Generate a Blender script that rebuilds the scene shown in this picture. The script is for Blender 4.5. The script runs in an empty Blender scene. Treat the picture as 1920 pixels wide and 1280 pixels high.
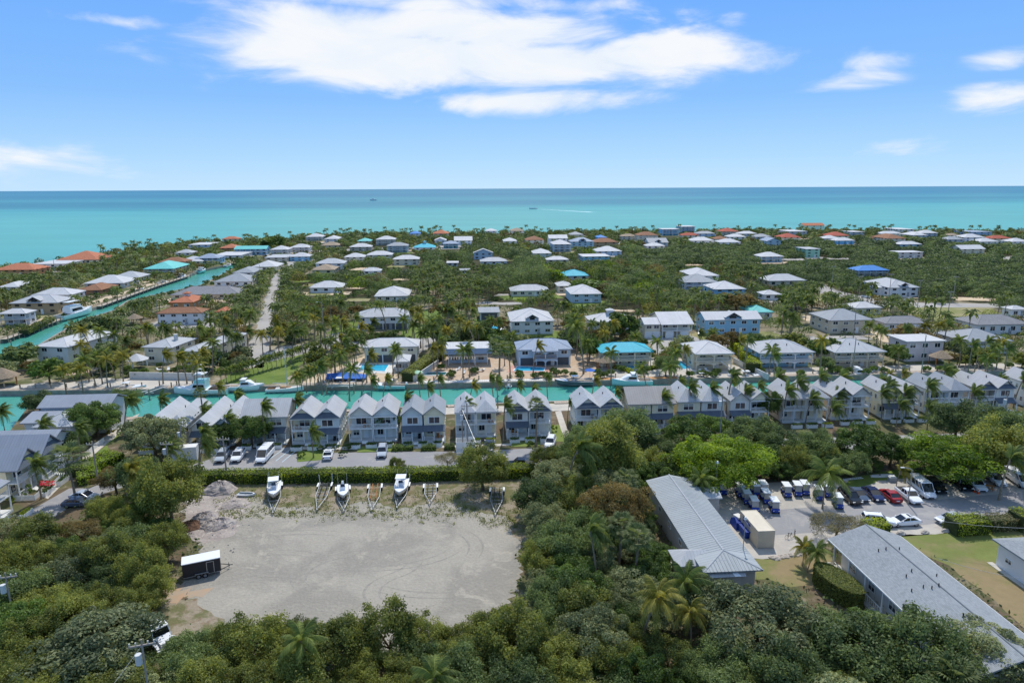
import bpy, math, random
import numpy as np
from mathutils import Vector, Matrix
from mathutils.geometry import tessellate_polygon
R = math.radians
rng = random.Random(7)
nr = np.random.RandomState(11)
scene = bpy.context.scene
COL = scene.collection

# ---------------------------------------------------------------- camera
CAM_H = 50.0; PITCH = R(12.63); ROLL = R(-0.30); FPX = 1280.0
cd = bpy.data.cameras.new('camera'); cd.sensor_width = 36; cd.lens = 24
cd.clip_start = 0.5; cd.clip_end = 200000
cam = bpy.data.objects.new('camera', cd); COL.objects.link(cam)
CM = Matrix.Translation((0, 0, CAM_H)) @ Matrix.Rotation(math.pi/2 - PITCH, 4, 'X') @ Matrix.Rotation(ROLL, 4, 'Z')
cam.matrix_world = CM
scene.camera = cam
CMI = CM.inverted()
_r3 = CM.to_3x3()

# ---------------------------------------------------------------- sun, sky, exposure
SUN_EL = R(56); SUN_AZ = R(11)          # azimuth from +Y towards +X
sd = bpy.data.lights.new('sun', 'SUN'); sd.energy = 2.7; sd.angle = R(0.5); sd.color = (1.0, 0.95, 0.87)
sun = bpy.data.objects.new('sun', sd); COL.objects.link(sun)
sdir = Vector((math.sin(SUN_AZ)*math.cos(SUN_EL), math.cos(SUN_AZ)*math.cos(SUN_EL), math.sin(SUN_EL)))
sun.rotation_euler = sdir.to_track_quat('Z', 'Y').to_euler()
scene.view_settings.view_transform = 'Standard'
scene.view_settings.look = 'None'
scene.view_settings.exposure = 0.48
scene.view_settings.gamma = 1.0
scene.view_settings.use_curve_mapping = False
scene.render.film_transparent = False
scene.cycles.max_bounces = 6; scene.cycles.diffuse_bounces = 4; scene.cycles.glossy_bounces = 2
scene.cycles.transmission_bounces = 4; scene.cycles.transparent_max_bounces = 4

def pdir(px, py):
    d = _r3 @ Vector(((px-960)/FPX, -(py-640)/FPX, -1.0)); return d.normalized()

world = bpy.data.worlds.new('World'); scene.world = world; world.use_nodes = True
wn = world.node_tree; wn.nodes.clear()
def N(tree, t, **kw):
    n = tree.nodes.new(t)
    for k, v in kw.items(): setattr(n, k, v)
    return n
def LK(tree, a, b): tree.links.new(a, b)
def MATH(tree, op, a, b=None, c=None, clamp=False):
    n = tree.nodes.new('ShaderNodeMath'); n.operation = op; n.use_clamp = clamp
    for i, v in enumerate((a, b, c)):
        if v is None: continue
        if isinstance(v, (int, float)): n.inputs[i].default_value = v
        else: tree.links.new(v, n.inputs[i])
    return n.outputs[0]
def build_world():
    out = N(wn, 'ShaderNodeOutputWorld'); bg = N(wn, 'ShaderNodeBackground'); bg.inputs[1].default_value = 0.124
    LK(wn, bg.outputs[0], out.inputs[0])
    sky = N(wn, 'ShaderNodeTexSky', sky_type='NISHITA'); sky.sun_disc = False
    sky.sun_elevation = SUN_EL; sky.sun_rotation = SUN_AZ; sky.altitude = 50
    sky.air_density = 1.0; sky.dust_density = 0.0; sky.ozone_density = 1.5
    hs = N(wn, 'ShaderNodeHueSaturation'); hs.inputs['Saturation'].default_value = 1.0; hs.inputs['Value'].default_value = 1.0
    hs.inputs['Hue'].default_value = 0.5
    # clear maritime air: blue deepens with height; unseen zenith paled for neutral fill
    tc0 = N(wn, 'ShaderNodeTexCoord'); s0 = N(wn, 'ShaderNodeSeparateXYZ'); LK(wn, tc0.outputs['Generated'], s0.inputs[0])
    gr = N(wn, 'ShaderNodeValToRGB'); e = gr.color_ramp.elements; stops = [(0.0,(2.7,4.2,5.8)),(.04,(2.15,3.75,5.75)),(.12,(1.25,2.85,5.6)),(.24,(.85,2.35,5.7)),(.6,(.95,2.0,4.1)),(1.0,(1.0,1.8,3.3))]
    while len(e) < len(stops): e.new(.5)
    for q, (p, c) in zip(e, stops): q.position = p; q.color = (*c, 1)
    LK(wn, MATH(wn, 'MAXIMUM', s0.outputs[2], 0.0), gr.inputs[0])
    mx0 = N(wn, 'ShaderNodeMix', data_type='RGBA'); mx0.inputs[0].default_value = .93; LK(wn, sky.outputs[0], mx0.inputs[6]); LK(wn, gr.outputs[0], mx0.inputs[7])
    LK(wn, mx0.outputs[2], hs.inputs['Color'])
    tc = N(wn, 'ShaderNodeTexCoord'); sep = N(wn, 'ShaderNodeSeparateXYZ'); LK(wn, tc.outputs['Generated'], sep.inputs[0])
    x, y, z = sep.outputs
    az = MATH(wn, 'ARCTAN2', x, y); el = MATH(wn, 'ARCSINE', z)
    # low, pale air near the horizon
    # clouds: soft noise over direction, gathered in a few banks
    comb = N(wn, 'ShaderNodeCombineXYZ'); LK(wn, MATH(wn, 'MULTIPLY', az, 3.2), comb.inputs[0]); LK(wn, MATH(wn, 'MULTIPLY', el, 9.5), comb.inputs[1])
    no = N(wn, 'ShaderNodeTexNoise'); no.inputs['Scale'].default_value = 1.9; no.inputs['Detail'].default_value = 9; no.inputs['Roughness'].default_value = 0.58; no.inputs['Distortion'].default_value = 0.45
    LK(wn, comb.outputs[0], no.inputs['Vector'])
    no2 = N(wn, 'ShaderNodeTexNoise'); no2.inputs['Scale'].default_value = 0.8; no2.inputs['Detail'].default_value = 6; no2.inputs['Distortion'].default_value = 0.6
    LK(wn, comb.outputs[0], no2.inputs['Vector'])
    banks = [(740,105,330,58,1.35),(560,90,190,48,1.0),(640,40,220,40,1.0),(880,60,330,50,1.1),(1000,190,190,26,1.05),(1040,120,330,42,1.25),(1240,88,180,34,.95),(760,6,330,26,.8),(1060,14,150,20,.7),
             (1390,42,55,30,.55),(1640,112,90,26,.55),(1590,152,110,26,.5),(1860,186,110,26,.8),(1900,104,95,24,.7),
             (215,40,110,17,.75),(380,22,60,14,.2),(40,310,240,48,.62),(1660,274,120,24,.45),(1500,165,60,20,.2),(700,170,320,24,.4)]
    acc = None
    for (cx, cy, rx, ry, s) in banks:
        d = pdir(cx, cy); a0 = math.atan2(d.x, d.y); e0 = math.asin(d.z)
        d2 = pdir(cx+rx, cy); ra = abs(math.atan2(d2.x, d2.y)-a0); d3 = pdir(cx, cy+ry); re = abs(math.asin(d3.z)-e0)
        u = MATH(wn, 'MULTIPLY', MATH(wn, 'SUBTRACT', az, a0), 1/ra)
        v = MATH(wn, 'MULTIPLY', MATH(wn, 'SUBTRACT', el, e0), 1/re)
        r2 = MATH(wn, 'ADD', MATH(wn, 'MULTIPLY', u, u), MATH(wn, 'MULTIPLY', v, v))
        g = MATH(wn, 'MULTIPLY', MATH(wn, 'EXPONENT', MATH(wn, 'MULTIPLY', r2, -0.85)), s)
        acc = g if acc is None else MATH(wn, 'MAXIMUM', acc, g)
    # the rest of the sky: unseen clouds, added thickly as neutral fill for shaded walls
    fill_clouds = MATH(wn, 'MULTIPLY', MATH(wn, 'SUBTRACT', no2.outputs[0], 0.49, clamp=True), 6.0)
    dens = MATH(wn, 'ADD', acc, MATH(wn, 'MULTIPLY', MATH(wn, 'SUBTRACT', no.outputs[0], 0.5), 2.3))
    mr = N(wn, 'ShaderNodeMapRange', interpolation_type='SMOOTHSTEP')
    mr.inputs['From Min'].default_value = 0.22; mr.inputs['From Max'].default_value = 0.98
    LK(wn, dens, mr.inputs[0])
    m2 = N(wn, 'ShaderNodeMapRange', interpolation_type='SMOOTHSTEP'); m2.inputs['From Min'].default_value = 0.12; m2.inputs['From Max'].default_value = 0.30
    LK(wn, acc, m2.inputs[0])
    mask = MATH(wn, 'MULTIPLY', mr.outputs[0], m2.outputs[0])
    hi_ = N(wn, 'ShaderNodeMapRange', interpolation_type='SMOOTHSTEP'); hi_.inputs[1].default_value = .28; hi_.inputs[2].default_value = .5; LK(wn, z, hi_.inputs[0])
    mask = MATH(wn, 'MAXIMUM', mask, MATH(wn, 'MULTIPLY', fill_clouds, hi_.outputs[0]))
    up = MATH(wn, 'MULTIPLY', z, 40, clamp=True)
    mask = MATH(wn, 'MULTIPLY', MATH(wn, 'MULTIPLY', mask, up), 0.96)
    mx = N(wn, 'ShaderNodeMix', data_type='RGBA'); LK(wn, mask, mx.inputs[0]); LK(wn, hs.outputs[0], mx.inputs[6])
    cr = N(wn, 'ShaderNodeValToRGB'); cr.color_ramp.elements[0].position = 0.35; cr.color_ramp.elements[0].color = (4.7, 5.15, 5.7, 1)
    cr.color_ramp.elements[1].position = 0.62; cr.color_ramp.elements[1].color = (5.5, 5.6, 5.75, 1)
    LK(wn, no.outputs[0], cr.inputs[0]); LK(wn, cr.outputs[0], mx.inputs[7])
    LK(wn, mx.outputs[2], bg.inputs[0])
build_world()

# ---------------------------------------------------------------- geometry helpers
def G(px, py, z=0.0):
    """the point of the level z that lies at this pixel (1920 wide) of the photograph"""
    d = pdir(px, py); t = (z - CAM_H)/d.z; return Vector((d.x*t, d.y*t, z))
def proj(p):
    c = CMI @ Vector(p)
    if c.z > -0.01: return (-9999, -9999, -1)
    return (960 + FPX*c.x/-c.z, 640 - FPX*c.y/-c.z, -c.z)
def s2l(c):
    o = []
    for v in c:
        v = v/255.0; o.append(v/12.92 if v <= 0.04045 else ((v+0.055)/1.055)**2.4)
    return tuple(o)

class MB:
    def __init__(s): s.v = []; s.f = []
    def add(s, vs, fs):
        o = len(s.v); s.v += [tuple(v) for v in vs]; s.f += [tuple(i+o for i in f) for f in fs]; return s
    def box(s, x0, y0, z0, x1, y1, z1, rz=0.0, c=None):
        vs = [(x, y, z) for z in (z0, z1) for (x, y) in ((x0, y0), (x1, y0), (x1, y1), (x0, y1))]
        if rz:
            cx, cy = c or ((x0+x1)/2, (y0+y1)/2); ca, sa = math.cos(rz), math.sin(rz)
            vs = [(cx+(x-cx)*ca-(y-cy)*sa, cy+(x-cx)*sa+(y-cy)*ca, z) for x, y, z in vs]
        return s.add(vs, [(3,2,1,0),(4,5,6,7),(0,1,5,4),(1,2,6,5),(2,3,7,6),(3,0,4,7)])
    def tube(s, p, q, r0, r1=None, n=8, cap=True):
        r1 = r0 if r1 is None else r1
        p, q = Vector(p), Vector(q); d = (q-p); 
        if d.length < 1e-6: return s
        d.normalize(); a = d.orthogonal().normalized(); b = d.cross(a)
        vs = [p + (a*math.cos(t)+b*math.sin(t))*r0 for t in [2*math.pi*i/n for i in range(n)]]
        vs += [q + (a*math.cos(t)+b*math.sin(t))*r1 for t in [2*math.pi*i/n for i in range(n)]]
        fs = [(i, (i+1) % n, n+(i+1) % n, n+i) for i in range(n)]
        if cap: fs += [tuple(range(n-1, -1, -1)), tuple(range(n, 2*n))]
        return s.add(vs, fs)
    def path(s, pts, rad, n=7):
        """one tube through the points, radius per point"""
        P = [Vector(p) for p in pts]; k = len(P); vs = []
        a = None
        for i in range(k):
            d = (P[min(i+1, k-1)]-P[max(i-1, 0)]).normalized()
            a = d.orthogonal().normalized() if a is None else (a - d*a.dot(d)).normalized()
            b = d.cross(a)
            vs += [P[i]+(a*math.cos(t)+b*math.sin(t))*rad[i] for t in [2*math.pi*j/n for j in range(n)]]
        fs = [(i*n+j, i*n+(j+1) % n, (i+1)*n+(j+1) % n, (i+1)*n+j) for i in range(k-1) for j in range(n)]
        fs += [tuple(range(n-1, -1, -1)), tuple(range((k-1)*n, k*n))]
        return s.add(vs, fs)
    def loft(s, rings, caps=True):
        k = len(rings[0]); vs = [v for r in rings for v in r]
        fs = [(i*k+j, i*k+(j+1) % k, (i+1)*k+(j+1) % k, (i+1)*k+j) for i in range(len(rings)-1) for j in range(k)]
        if caps: fs += [tuple(range(k-1, -1, -1)), tuple(range((len(rings)-1)*k, len(rings)*k))]
        return s.add(vs, fs)
    def mesh(s, name, mat, smooth=False):
        me = bpy.data.meshes.new(name); me.from_pydata(s.v, [], s.f); me.materials.append(mat)
        if smooth: me.polygons.foreach_set('use_smooth', [True]*len(me.polygons))
        me.update(); return me

def ob(name, mesh, parent=None, loc=(0, 0, 0), rz=0.0, scale=None):
    o = bpy.data.objects.new(name, mesh); COL.objects.link(o); o.location = loc
    if rz: o.rotation_euler = (0, 0, rz)
    if scale: o.scale = scale
    if parent is not None: o.parent = parent
    return o
def part(name, mb, mat, parent, loc=(0, 0, 0), rz=0.0, smooth=False):
    return ob(name, mb.mesh(name, mat, smooth), parent, loc, rz)
def tag(o, label=None, cat=None, group=None, kind=None):
    if label: o['label'] = label
    if cat: o['category'] = cat
    if group: o['group'] = group
    if kind: o['kind'] = kind
    return o
def thing(name, label, cat, loc=(0, 0, 0), rz=0.0, group=None):
    o = bpy.data.objects.new(name, None); COL.objects.link(o); o.location = loc; o.rotation_euler = (0, 0, rz)
    o.empty_display_size = 0.5
    return tag(o, label, cat, group)
KIDS = {}
def copy_tree(o, parent=None):
    c = o.copy(); COL.objects.link(c)
    if parent is not None: c.parent = parent
    for ch in KIDS.get(o.name) or [k for k in o.children]: copy_tree(ch, c)
    return c
def cache_kids(o):
    KIDS[o.name] = list(o.children)
    for k in KIDS[o.name]: cache_kids(k)

def slope_uv(me):
    uv = me.uv_layers.new(name='uv')
    for p in me.polygons:
        n = p.normal
        h = Vector((0, 0, 1)).cross(n)
        h = Vector((1, 0, 0)) if h.length < 0.03 else h.normalized()
        w = n.cross(h)
        for li in p.loop_indices:
            co = me.vertices[me.loops[li].vertex_index].co
            uv.data[li].uv = (co.dot(h), co.dot(w))
    return me

# ---------------------------------------------------------------- materials
MATS = {}
def mat(name, rgb, rough=0.7, var=0.12, scale=1.5, bump=0.0, bscale=8.0, metal=0.0, spec=0.3, rgb2=None, detail=5, lin=False, objvar=0.0):
    if name in MATS: return MATS[name]
    m = bpy.data.materials.new(name); m.use_nodes = True; t = m.node_tree
    b = t.nodes['Principled BSDF']; c = rgb if lin else s2l(rgb)
    b.inputs['Roughness'].default_value = rough; b.inputs['Metallic'].default_value = metal
    b.inputs['Specular IOR Level'].default_value = spec
    tc = N(t, 'ShaderNodeTexCoord')
    if var or rgb2:
        no = N(t, 'ShaderNodeTexNoise'); no.inputs['Scale'].default_value = scale; no.inputs['Detail'].default_value = detail; no.inputs['Roughness'].default_value = 0.6
        LK(t, tc.outputs['Object'], no.inputs['Vector'])
        mx = N(t, 'ShaderNodeMix', data_type='RGBA')
        c2 = s2l(rgb2) if rgb2 else tuple(min(1, v*(1+var)) for v in c); c1 = c if rgb2 else tuple(v*(1-var) for v in c)
        mx.inputs[6].default_value = (*c1, 1); mx.inputs[7].default_value = (*c2, 1)
        mr = N(t, 'ShaderNodeMapRange'); mr.inputs[1].default_value = 0.32; mr.inputs[2].default_value = 0.68
        LK(t, no.outputs[0], mr.inputs[0]); LK(t, mr.outputs[0], mx.inputs[0]); LK(t, mx.outputs[2], b.inputs['Base Color'])
    else: b.inputs['Base Color'].default_value = (*c, 1)
    if bump:
        n2 = N(t, 'ShaderNodeTexNoise'); n2.inputs['Scale'].default_value = bscale; n2.inputs['Detail'].default_value = 4
        LK(t, tc.outputs['Object'], n2.inputs['Vector'])
        bp = N(t, 'ShaderNodeBump'); bp.inputs['Strength'].default_value = bump; bp.inputs['Distance'].default_value = 0.1
        LK(t, n2.outputs[0], bp.inputs['Height']); LK(t, bp.outputs[0], b.inputs['Normal'])
    MATS[name] = m; return m

def roofmat(name, rgb, kind='seam', pitch=0.45, rough=0.62, spec=0.2, metal=0.0):
    if name in MATS: return MATS[name]
    m = bpy.data.materials.new(name); m.use_nodes = True; t = m.node_tree; b = t.nodes['Principled BSDF']
    c = s2l(rgb); b.inputs['Roughness'].default_value = rough; b.inputs['Specular IOR Level'].default_value = spec; b.inputs['Metallic'].default_value = metal
    uv = N(t, 'ShaderNodeUVMap'); sp = N(t, 'ShaderNodeSeparateXYZ'); LK(t, uv.outputs[0], sp.inputs[0])
    tc = N(t, 'ShaderNodeTexCoord')
    fr = MATH(t, 'FRACT', MATH(t, 'MULTIPLY', sp.outputs[0], 1/pitch))
    no = N(t, 'ShaderNodeTexNoise'); no.inputs['Scale'].default_value = 0.35; no.inputs['Detail'].default_value = 7; no.inputs['Roughness'].default_value = 0.65
    LK(t, tc.outputs['Object'], no.inputs['Vector'])
    if kind == 'seam':
        h = MATH(t, 'GREATER_THAN', fr, 0.88); k = 0.16
        cell = MATH(t, 'FLOOR', MATH(t, 'MULTIPLY', sp.outputs[0], 1/pitch))
        wn_ = N(t, 'ShaderNodeTexWhiteNoise', noise_dimensions='1D'); LK(t, cell, wn_.inputs['W'])
        per = MATH(t, 'MULTIPLY_ADD', wn_.outputs[0], 0.08, -0.04)
    else:
        fv = MATH(t, 'FRACT', MATH(t, 'MULTIPLY', sp.outputs[1], 1/(0.36 if kind == 'tile' else 0.16)))
        if kind == 'tile': h = MATH(t, 'MAXIMUM', MATH(t, 'LESS_THAN', fv, 0.2), MATH(t, 'LESS_THAN', fr, 0.2)); k = 0.4
        else: h = MATH(t, 'LESS_THAN', fv, 0.2); k = 0.3
        cu = MATH(t, 'FLOOR', MATH(t, 'MULTIPLY', sp.outputs[0], 1/pitch)); cv = MATH(t, 'FLOOR', MATH(t, 'MULTIPLY', sp.outputs[1], 1/0.16 if kind != 'tile' else 1/0.36))
        cc = N(t, 'ShaderNodeCombineXYZ'); LK(t, cu, cc.inputs[0]); LK(t, cv, cc.inputs[1])
        wn_ = N(t, 'ShaderNodeTexWhiteNoise', noise_dimensions='2D'); LK(t, cc.outputs[0], wn_.inputs['Vector'])
        per = MATH(t, 'MULTIPLY_ADD', wn_.outputs[0], 0.2, -0.1)
    shade = MATH(t, 'SUBTRACT', MATH(t, 'ADD', MATH(t, 'MULTIPLY_ADD', no.outputs[0], 0.34, 0.83), per), MATH(t, 'MULTIPLY', h, k))
    vm = N(t, 'ShaderNodeVectorMath', operation='SCALE'); vm.inputs[0].default_value = c; LK(t, shade, vm.inputs['Scale'])
    LK(t, vm.outputs[0], b.inputs['Base Color'])
    bp = N(t, 'ShaderNodeBump'); bp.inputs['Strength'].default_value = 0.5; bp.inputs['Distance'].default_value = 0.04
    LK(t, h, bp.inputs['Height']); LK(t, bp.outputs[0], b.inputs['Normal'])
    MATS[name] = m; return m

def leafmat(name, dark, light, transl=0.35, rough=0.6):
    if name in MATS: return MATS[name]
    m = bpy.data.materials.new(name); m.use_nodes = True; t = m.node_tree; t.nodes.clear()
    out = N(t, 'ShaderNodeOutputMaterial'); at = N(t, 'ShaderNodeAttribute', attribute_name='tint'); oi = N(t, 'ShaderNodeObjectInfo')
    v = MATH(t, 'ADD', at.outputs['Fac'], MATH(t, 'MULTIPLY_ADD', oi.outputs['Random'], 0.5, -0.25), clamp=True)
    mx = N(t, 'ShaderNodeMix', data_type='RGBA'); LK(t, v, mx.inputs[0]); mx.inputs[6].default_value = (*dark, 1); mx.inputs[7].default_value = (*light, 1)
    pb = N(t, 'ShaderNodeBsdfPrincipled'); pb.inputs['Roughness'].default_value = rough; pb.inputs['Specular IOR Level'].default_value = 0.35
    tr = N(t, 'ShaderNodeBsdfTranslucent'); ms = N(t, 'ShaderNodeMixShader'); ms.inputs[0].default_value = transl
    hs = N(t, 'ShaderNodeHueSaturation'); hs.inputs['Hue'].default_value = 0.485; hs.inputs['Saturation'].default_value = 1.1; hs.inputs['Value'].default_value = 1.3
    LK(t, mx.outputs[2], pb.inputs['Base Color']); LK(t, mx.outputs[2], hs.inputs['Color']); LK(t, hs.outputs[0], tr.inputs['Color'])
    LK(t, pb.outputs[0], ms.inputs[1]); LK(t, tr.outputs[0], ms.inputs[2]); LK(t, ms.outputs[0], out.inputs[0])
    MATS[name] = m; return m

def blendmat(name, cols, scale=0.08, scale2=0.9, bump=0.15, thr=(0.42, 0.58), rough=0.9, lo=0.3, hi=0.7):
    """ground: two or three earth colours in patches with finer grain on top"""
    if name in MATS: return MATS[name]
    m = bpy.data.materials.new(name); m.use_nodes = True; t = m.node_tree; b = t.nodes['Principled BSDF']
    b.inputs['Roughness'].default_value = rough; b.inputs['Specular IOR Level'].default_value = 0.15
    tc = N(t, 'ShaderNodeTexCoord')
    def noise(sc, det=6, dist=0.0, ro=0.6):
        n = N(t, 'ShaderNodeTexNoise'); n.inputs['Scale'].default_value = sc; n.inputs['Detail'].default_value = det
        n.inputs['Roughness'].default_value = ro; n.inputs['Distortion'].default_value = dist; LK(t, tc.outputs['Object'], n.inputs['Vector']); return n.outputs[0]
    n1, n2, n3, n4 = noise(scale, 8, 0.4, 0.65), noise(scale*2.7, 8, 0.8, 0.7), noise(scale2, 5), noise(scale2*7, 3)
    def step(v, a, bb):
        r = N(t, 'ShaderNodeMapRange', interpolation_type='SMOOTHSTEP'); r.inputs[1].default_value = a; r.inputs[2].default_value = bb; LK(t, v, r.inputs[0]); return r.outputs[0]
    mx = N(t, 'ShaderNodeMix', data_type='RGBA'); LK(t, step(n1, *thr), mx.inputs[0])
    mx.inputs[6].default_value = (*s2l(cols[0]), 1); mx.inputs[7].default_value = (*s2l(cols[1]), 1); cur = mx.outputs[2]
    if len(cols) > 2:
        m2 = N(t, 'ShaderNodeMix', data_type='RGBA'); LK(t, step(n2, 0.52, 0.66), m2.inputs[0]); LK(t, cur, m2.inputs[6]); m2.inputs[7].default_value = (*s2l(cols[2]), 1); cur = m2.outputs[2]
    sh = MATH(t, 'MULTIPLY', MATH(t, 'MULTIPLY_ADD', n3, lo*2, 1-lo), MATH(t, 'MULTIPLY_ADD', n4, lo, 1-lo/2))
    vm = N(t, 'ShaderNodeVectorMath', operation='SCALE'); LK(t, cur, vm.inputs[0]); LK(t, sh, vm.inputs['Scale']); LK(t, vm.outputs[0], b.inputs['Base Color'])
    bp = N(t, 'ShaderNodeBump'); bp.inputs['Strength'].default_value = bump; bp.inputs['Distance'].default_value = 0.15; LK(t, n3, bp.inputs['Height']); LK(t, bp.outputs[0], b.inputs['Normal'])
    MATS[name] = m; return m

def watermat(name, base, deep=None, rough=0.12, wscale=0.7, wstr=0.25, ocean=False):
    if name in MATS: return MATS[name]
    m = bpy.data.materials.new(name); m.use_nodes = True; t = m.node_tree; b = t.nodes['Principled BSDF']
    b.inputs['Roughness'].default_value = rough; b.inputs['IOR'].default_value = 1.33; b.inputs['Specular IOR Level'].default_value = 0.5
    tc = N(t, 'ShaderNodeTexCoord'); geo = N(t, 'ShaderNodeNewGeometry')
    if ocean:
        b.inputs['Specular IOR Level'].default_value = 0.06
        b.inputs['Roughness'].default_value = 0.35
        sp = N(t, 'ShaderNodeSeparateXYZ'); LK(t, geo.outputs['Position'], sp.inputs[0])
        mp = N(t, 'ShaderNodeMapping'); mp.inputs['Scale'].default_value = (0.00035, 0.0016, 1); LK(t, geo.outputs['Position'], mp.inputs[0])
        n1 = N(t, 'ShaderNodeTexNoise'); n1.inputs['Scale'].default_value = 1; n1.inputs['Detail'].default_value = 6; n1.inputs['Distortion'].default_value = 0.4; LK(t, mp.outputs[0], n1.inputs['Vector'])
        # the sea gets deeper outwards, sandbars and grass beds lie across it in long streaks
        yy = MATH(t, 'ADD', sp.outputs[1], MATH(t, 'MULTIPLY', sp.outputs[0], -0.12))
        lg = MATH(t, 'LOGARITHM', MATH(t, 'MAXIMUM', yy, 100.0), 10.0)
        v = MATH(t, 'ADD', lg, MATH(t, 'MULTIPLY_ADD', n1.outputs[0], 0.5, -0.25))
        cr = N(t, 'ShaderNodeValToRGB'); r = cr.color_ramp
        stops = [(2.55,(62,134,142)),(2.9,(96,166,160)),(3.15,(94,164,160)),(3.30,(84,160,160)),(3.40,(68,134,146)),(3.46,(62,124,140)),(3.54,(74,142,152)),(3.66,(64,128,146)),(3.80,(60,120,142)),(4.0,(64,128,148)),(4.3,(62,122,144))]
        while len(r.elements) < len(stops): r.elements.new(0.5)
        for e, (p, c) in zip(r.elements, stops): e.position = (p-2.5)/2.0; e.color = (*s2l(c), 1)
        LK(t, MATH(t, 'MULTIPLY', MATH(t, 'SUBTRACT', v, 2.5), 0.5), cr.inputs[0]); mq = N(t, 'ShaderNodeMapping'); mq.inputs['Scale'].default_value = (0.004, 0.010, 1); LK(t, geo.outputs['Position'], mq.inputs[0])
        nq = N(t, 'ShaderNodeTexNoise'); nq.inputs['Scale'].default_value = 1; nq.inputs['Detail'].default_value = 8; nq.inputs['Roughness'].default_value = .65; LK(t, mq.outputs[0], nq.inputs['Vector'])
        vq = N(t, 'ShaderNodeVectorMath', operation='SCALE'); LK(t, cr.outputs[0], vq.inputs[0]); LK(t, MATH(t, 'MULTIPLY_ADD', nq.outputs[0], 0.42, 0.79), vq.inputs['Scale']); LK(t, vq.outputs[0], b.inputs['Base Color'])
    else:
        n1 = N(t, 'ShaderNodeTexNoise'); n1.inputs['Scale'].default_value = 0.09; n1.inputs['Detail'].default_value = 5; LK(t, tc.outputs['Object'], n1.inputs['Vector'])
        mx = N(t, 'ShaderNodeMix', data_type='RGBA'); LK(t, n1.outputs[0], mx.inputs[0]); mx.inputs[6].default_value = (*s2l(base), 1); mx.inputs[7].default_value = (*s2l(deep or base), 1)
        LK(t, mx.outputs[2], b.inputs['Base Color'])
    n2 = N(t, 'ShaderNodeTexNoise'); n2.inputs['Scale'].default_value = wscale; n2.inputs['Detail'].default_value = 5; n2.inputs['Distortion'].default_value = 0.6
    mp2 = N(t, 'ShaderNodeMapping'); mp2.inputs['Scale'].default_value = (1, 1.8, 1); mp2.inputs['Rotation'].default_value = (0, 0, 0.5); LK(t, tc.outputs['Object'], mp2.inputs[0]); LK(t, mp2.outputs[0], n2.inputs['Vector'])
    bp = N(t, 'ShaderNodeBump'); bp.inputs['Strength'].default_value = wstr; bp.inputs['Distance'].default_value = 0.3; LK(t, n2.outputs[0], bp.inputs['Height']); LK(t, bp.outputs[0], b.inputs['Normal'])
    MATS[name] = m; return m

M = lambda n: MATS[n]
mat('white', (226,226,224), .5, .05, .6)
mat('offwhite', (208,206,200), .6, .08, .5)
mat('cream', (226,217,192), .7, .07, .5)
mat('beige', (208,195,170), .75, .08, .5)
mat('paleblue', (186,204,218), .7, .06, .5)
mat('skyblue', (150,194,216), .7, .06, .5)
mat('brightblue', (112,178,216), .7, .06, .5)
mat('palegrey', (204,206,204), .7, .07, .5)
mat('midgrey', (150,156,160), .7, .08, .5)
mat('palegreen', (166,206,176), .7, .07, .5)
mat('tealwall', (120,186,190), .7, .07, .5)
mat('tan', (182,158,126), .75, .09, .5)
mat('brownwall', (150,116,90), .75, .09, .5)
mat('orangewall', (206,150,110), .75, .09, .5)
mat('pinkwhite', (214,204,202), .7, .06, .5)
mat('concrete', (190,184,172), .85, .12, .5, .1)
mat('seawall', (150,144,132), .9, .2, .7, .2)
mat('dockwood', (176,162,146), .85, .15, 2, .1)
mat('newwood', (196,146,96), .8, .1, 2)
mat('piling', (156,142,122), .85, .2, 3)
mat('pole', (158,150,140), .85, .12, 3)
mat('steel', (170,174,178), .35, .08, 2, metal=.6)
mat('galvanised', (176,180,182), .45, .15, 3, metal=.4)
mat('darkmetal', (44,46,50), .5, .1, 3)
mat('blind', (176,176,166), .5, .1, 2)
mat('glass', (38,48,58), .08, .15, .8, spec=.8)
mat('carglass', (26,30,36), .06, .1, 1, spec=.9)
mat('frame', (236,236,232), .5, .02, 1)
mat('rubber', (26,26,27), .8, .1, 3)
mat('rim', (150,152,156), .35, .1, 3, metal=.6)
mat('carwhite', (232,234,236), .22, .02, 1, spec=.6)
mat('carblack', (18,19,22), .18, .1, 1, spec=.7)
mat('carnavy', (22,34,78), .2, .1, 1, spec=.7)
mat('carslate', (70,84,104), .2, .1, 1, spec=.7)
mat('carred', (150,22,26), .2, .1, 1, spec=.7)
mat('carsilver', (176,184,194), .22, .05, 1, spec=.7)
mat('lamp', (240,240,232), .15, .02, 1, spec=.8)
mat('taillamp', (140,20,20), .2, .05, 1)
mat('cartblue', (20,62,158), .25, .06, 1, spec=.6)
mat('seatgrey', (190,186,176), .7, .08, 2)
mat('tarpblue', (20,54,140), .5, .15, 1.5, .2)
mat('containerbeige', (206,196,176), .55, .08, .6, .05)
mat('rustwood', (160,110,66), .85, .2, 3)
mat('bark', (104,88,70), .95, .25, 3, .4)
mat('palmbark', (140,126,106), .95, .2, 4, .4)
mat('thatch', (146,130,110), .95, .3, 3, .5, 10)
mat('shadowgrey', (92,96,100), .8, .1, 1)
mat('orange', (226,84,30), .6, .05, 1)
mat('poolblue', (58,178,214), .12, .1, .4, .1, 1.2, spec=.5)
mat('pooldark', (40,96,104), .12, .1, .4, .1, 1.2, spec=.5)
mat('hullwhite', (234,236,238), .25, .03, 1, spec=.5)
mat('hullaqua', (170,220,222), .25, .03, 1, spec=.5)
mat('hullgrey', (96,106,112), .3, .05, 1, spec=.5)
mat('canvasblue', (52,104,186), .8, .1, 1)
mat('teak', (176,140,100), .7, .15, 2)
mat('flowersred', (190,40,60), .8, .2, 3)
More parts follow.
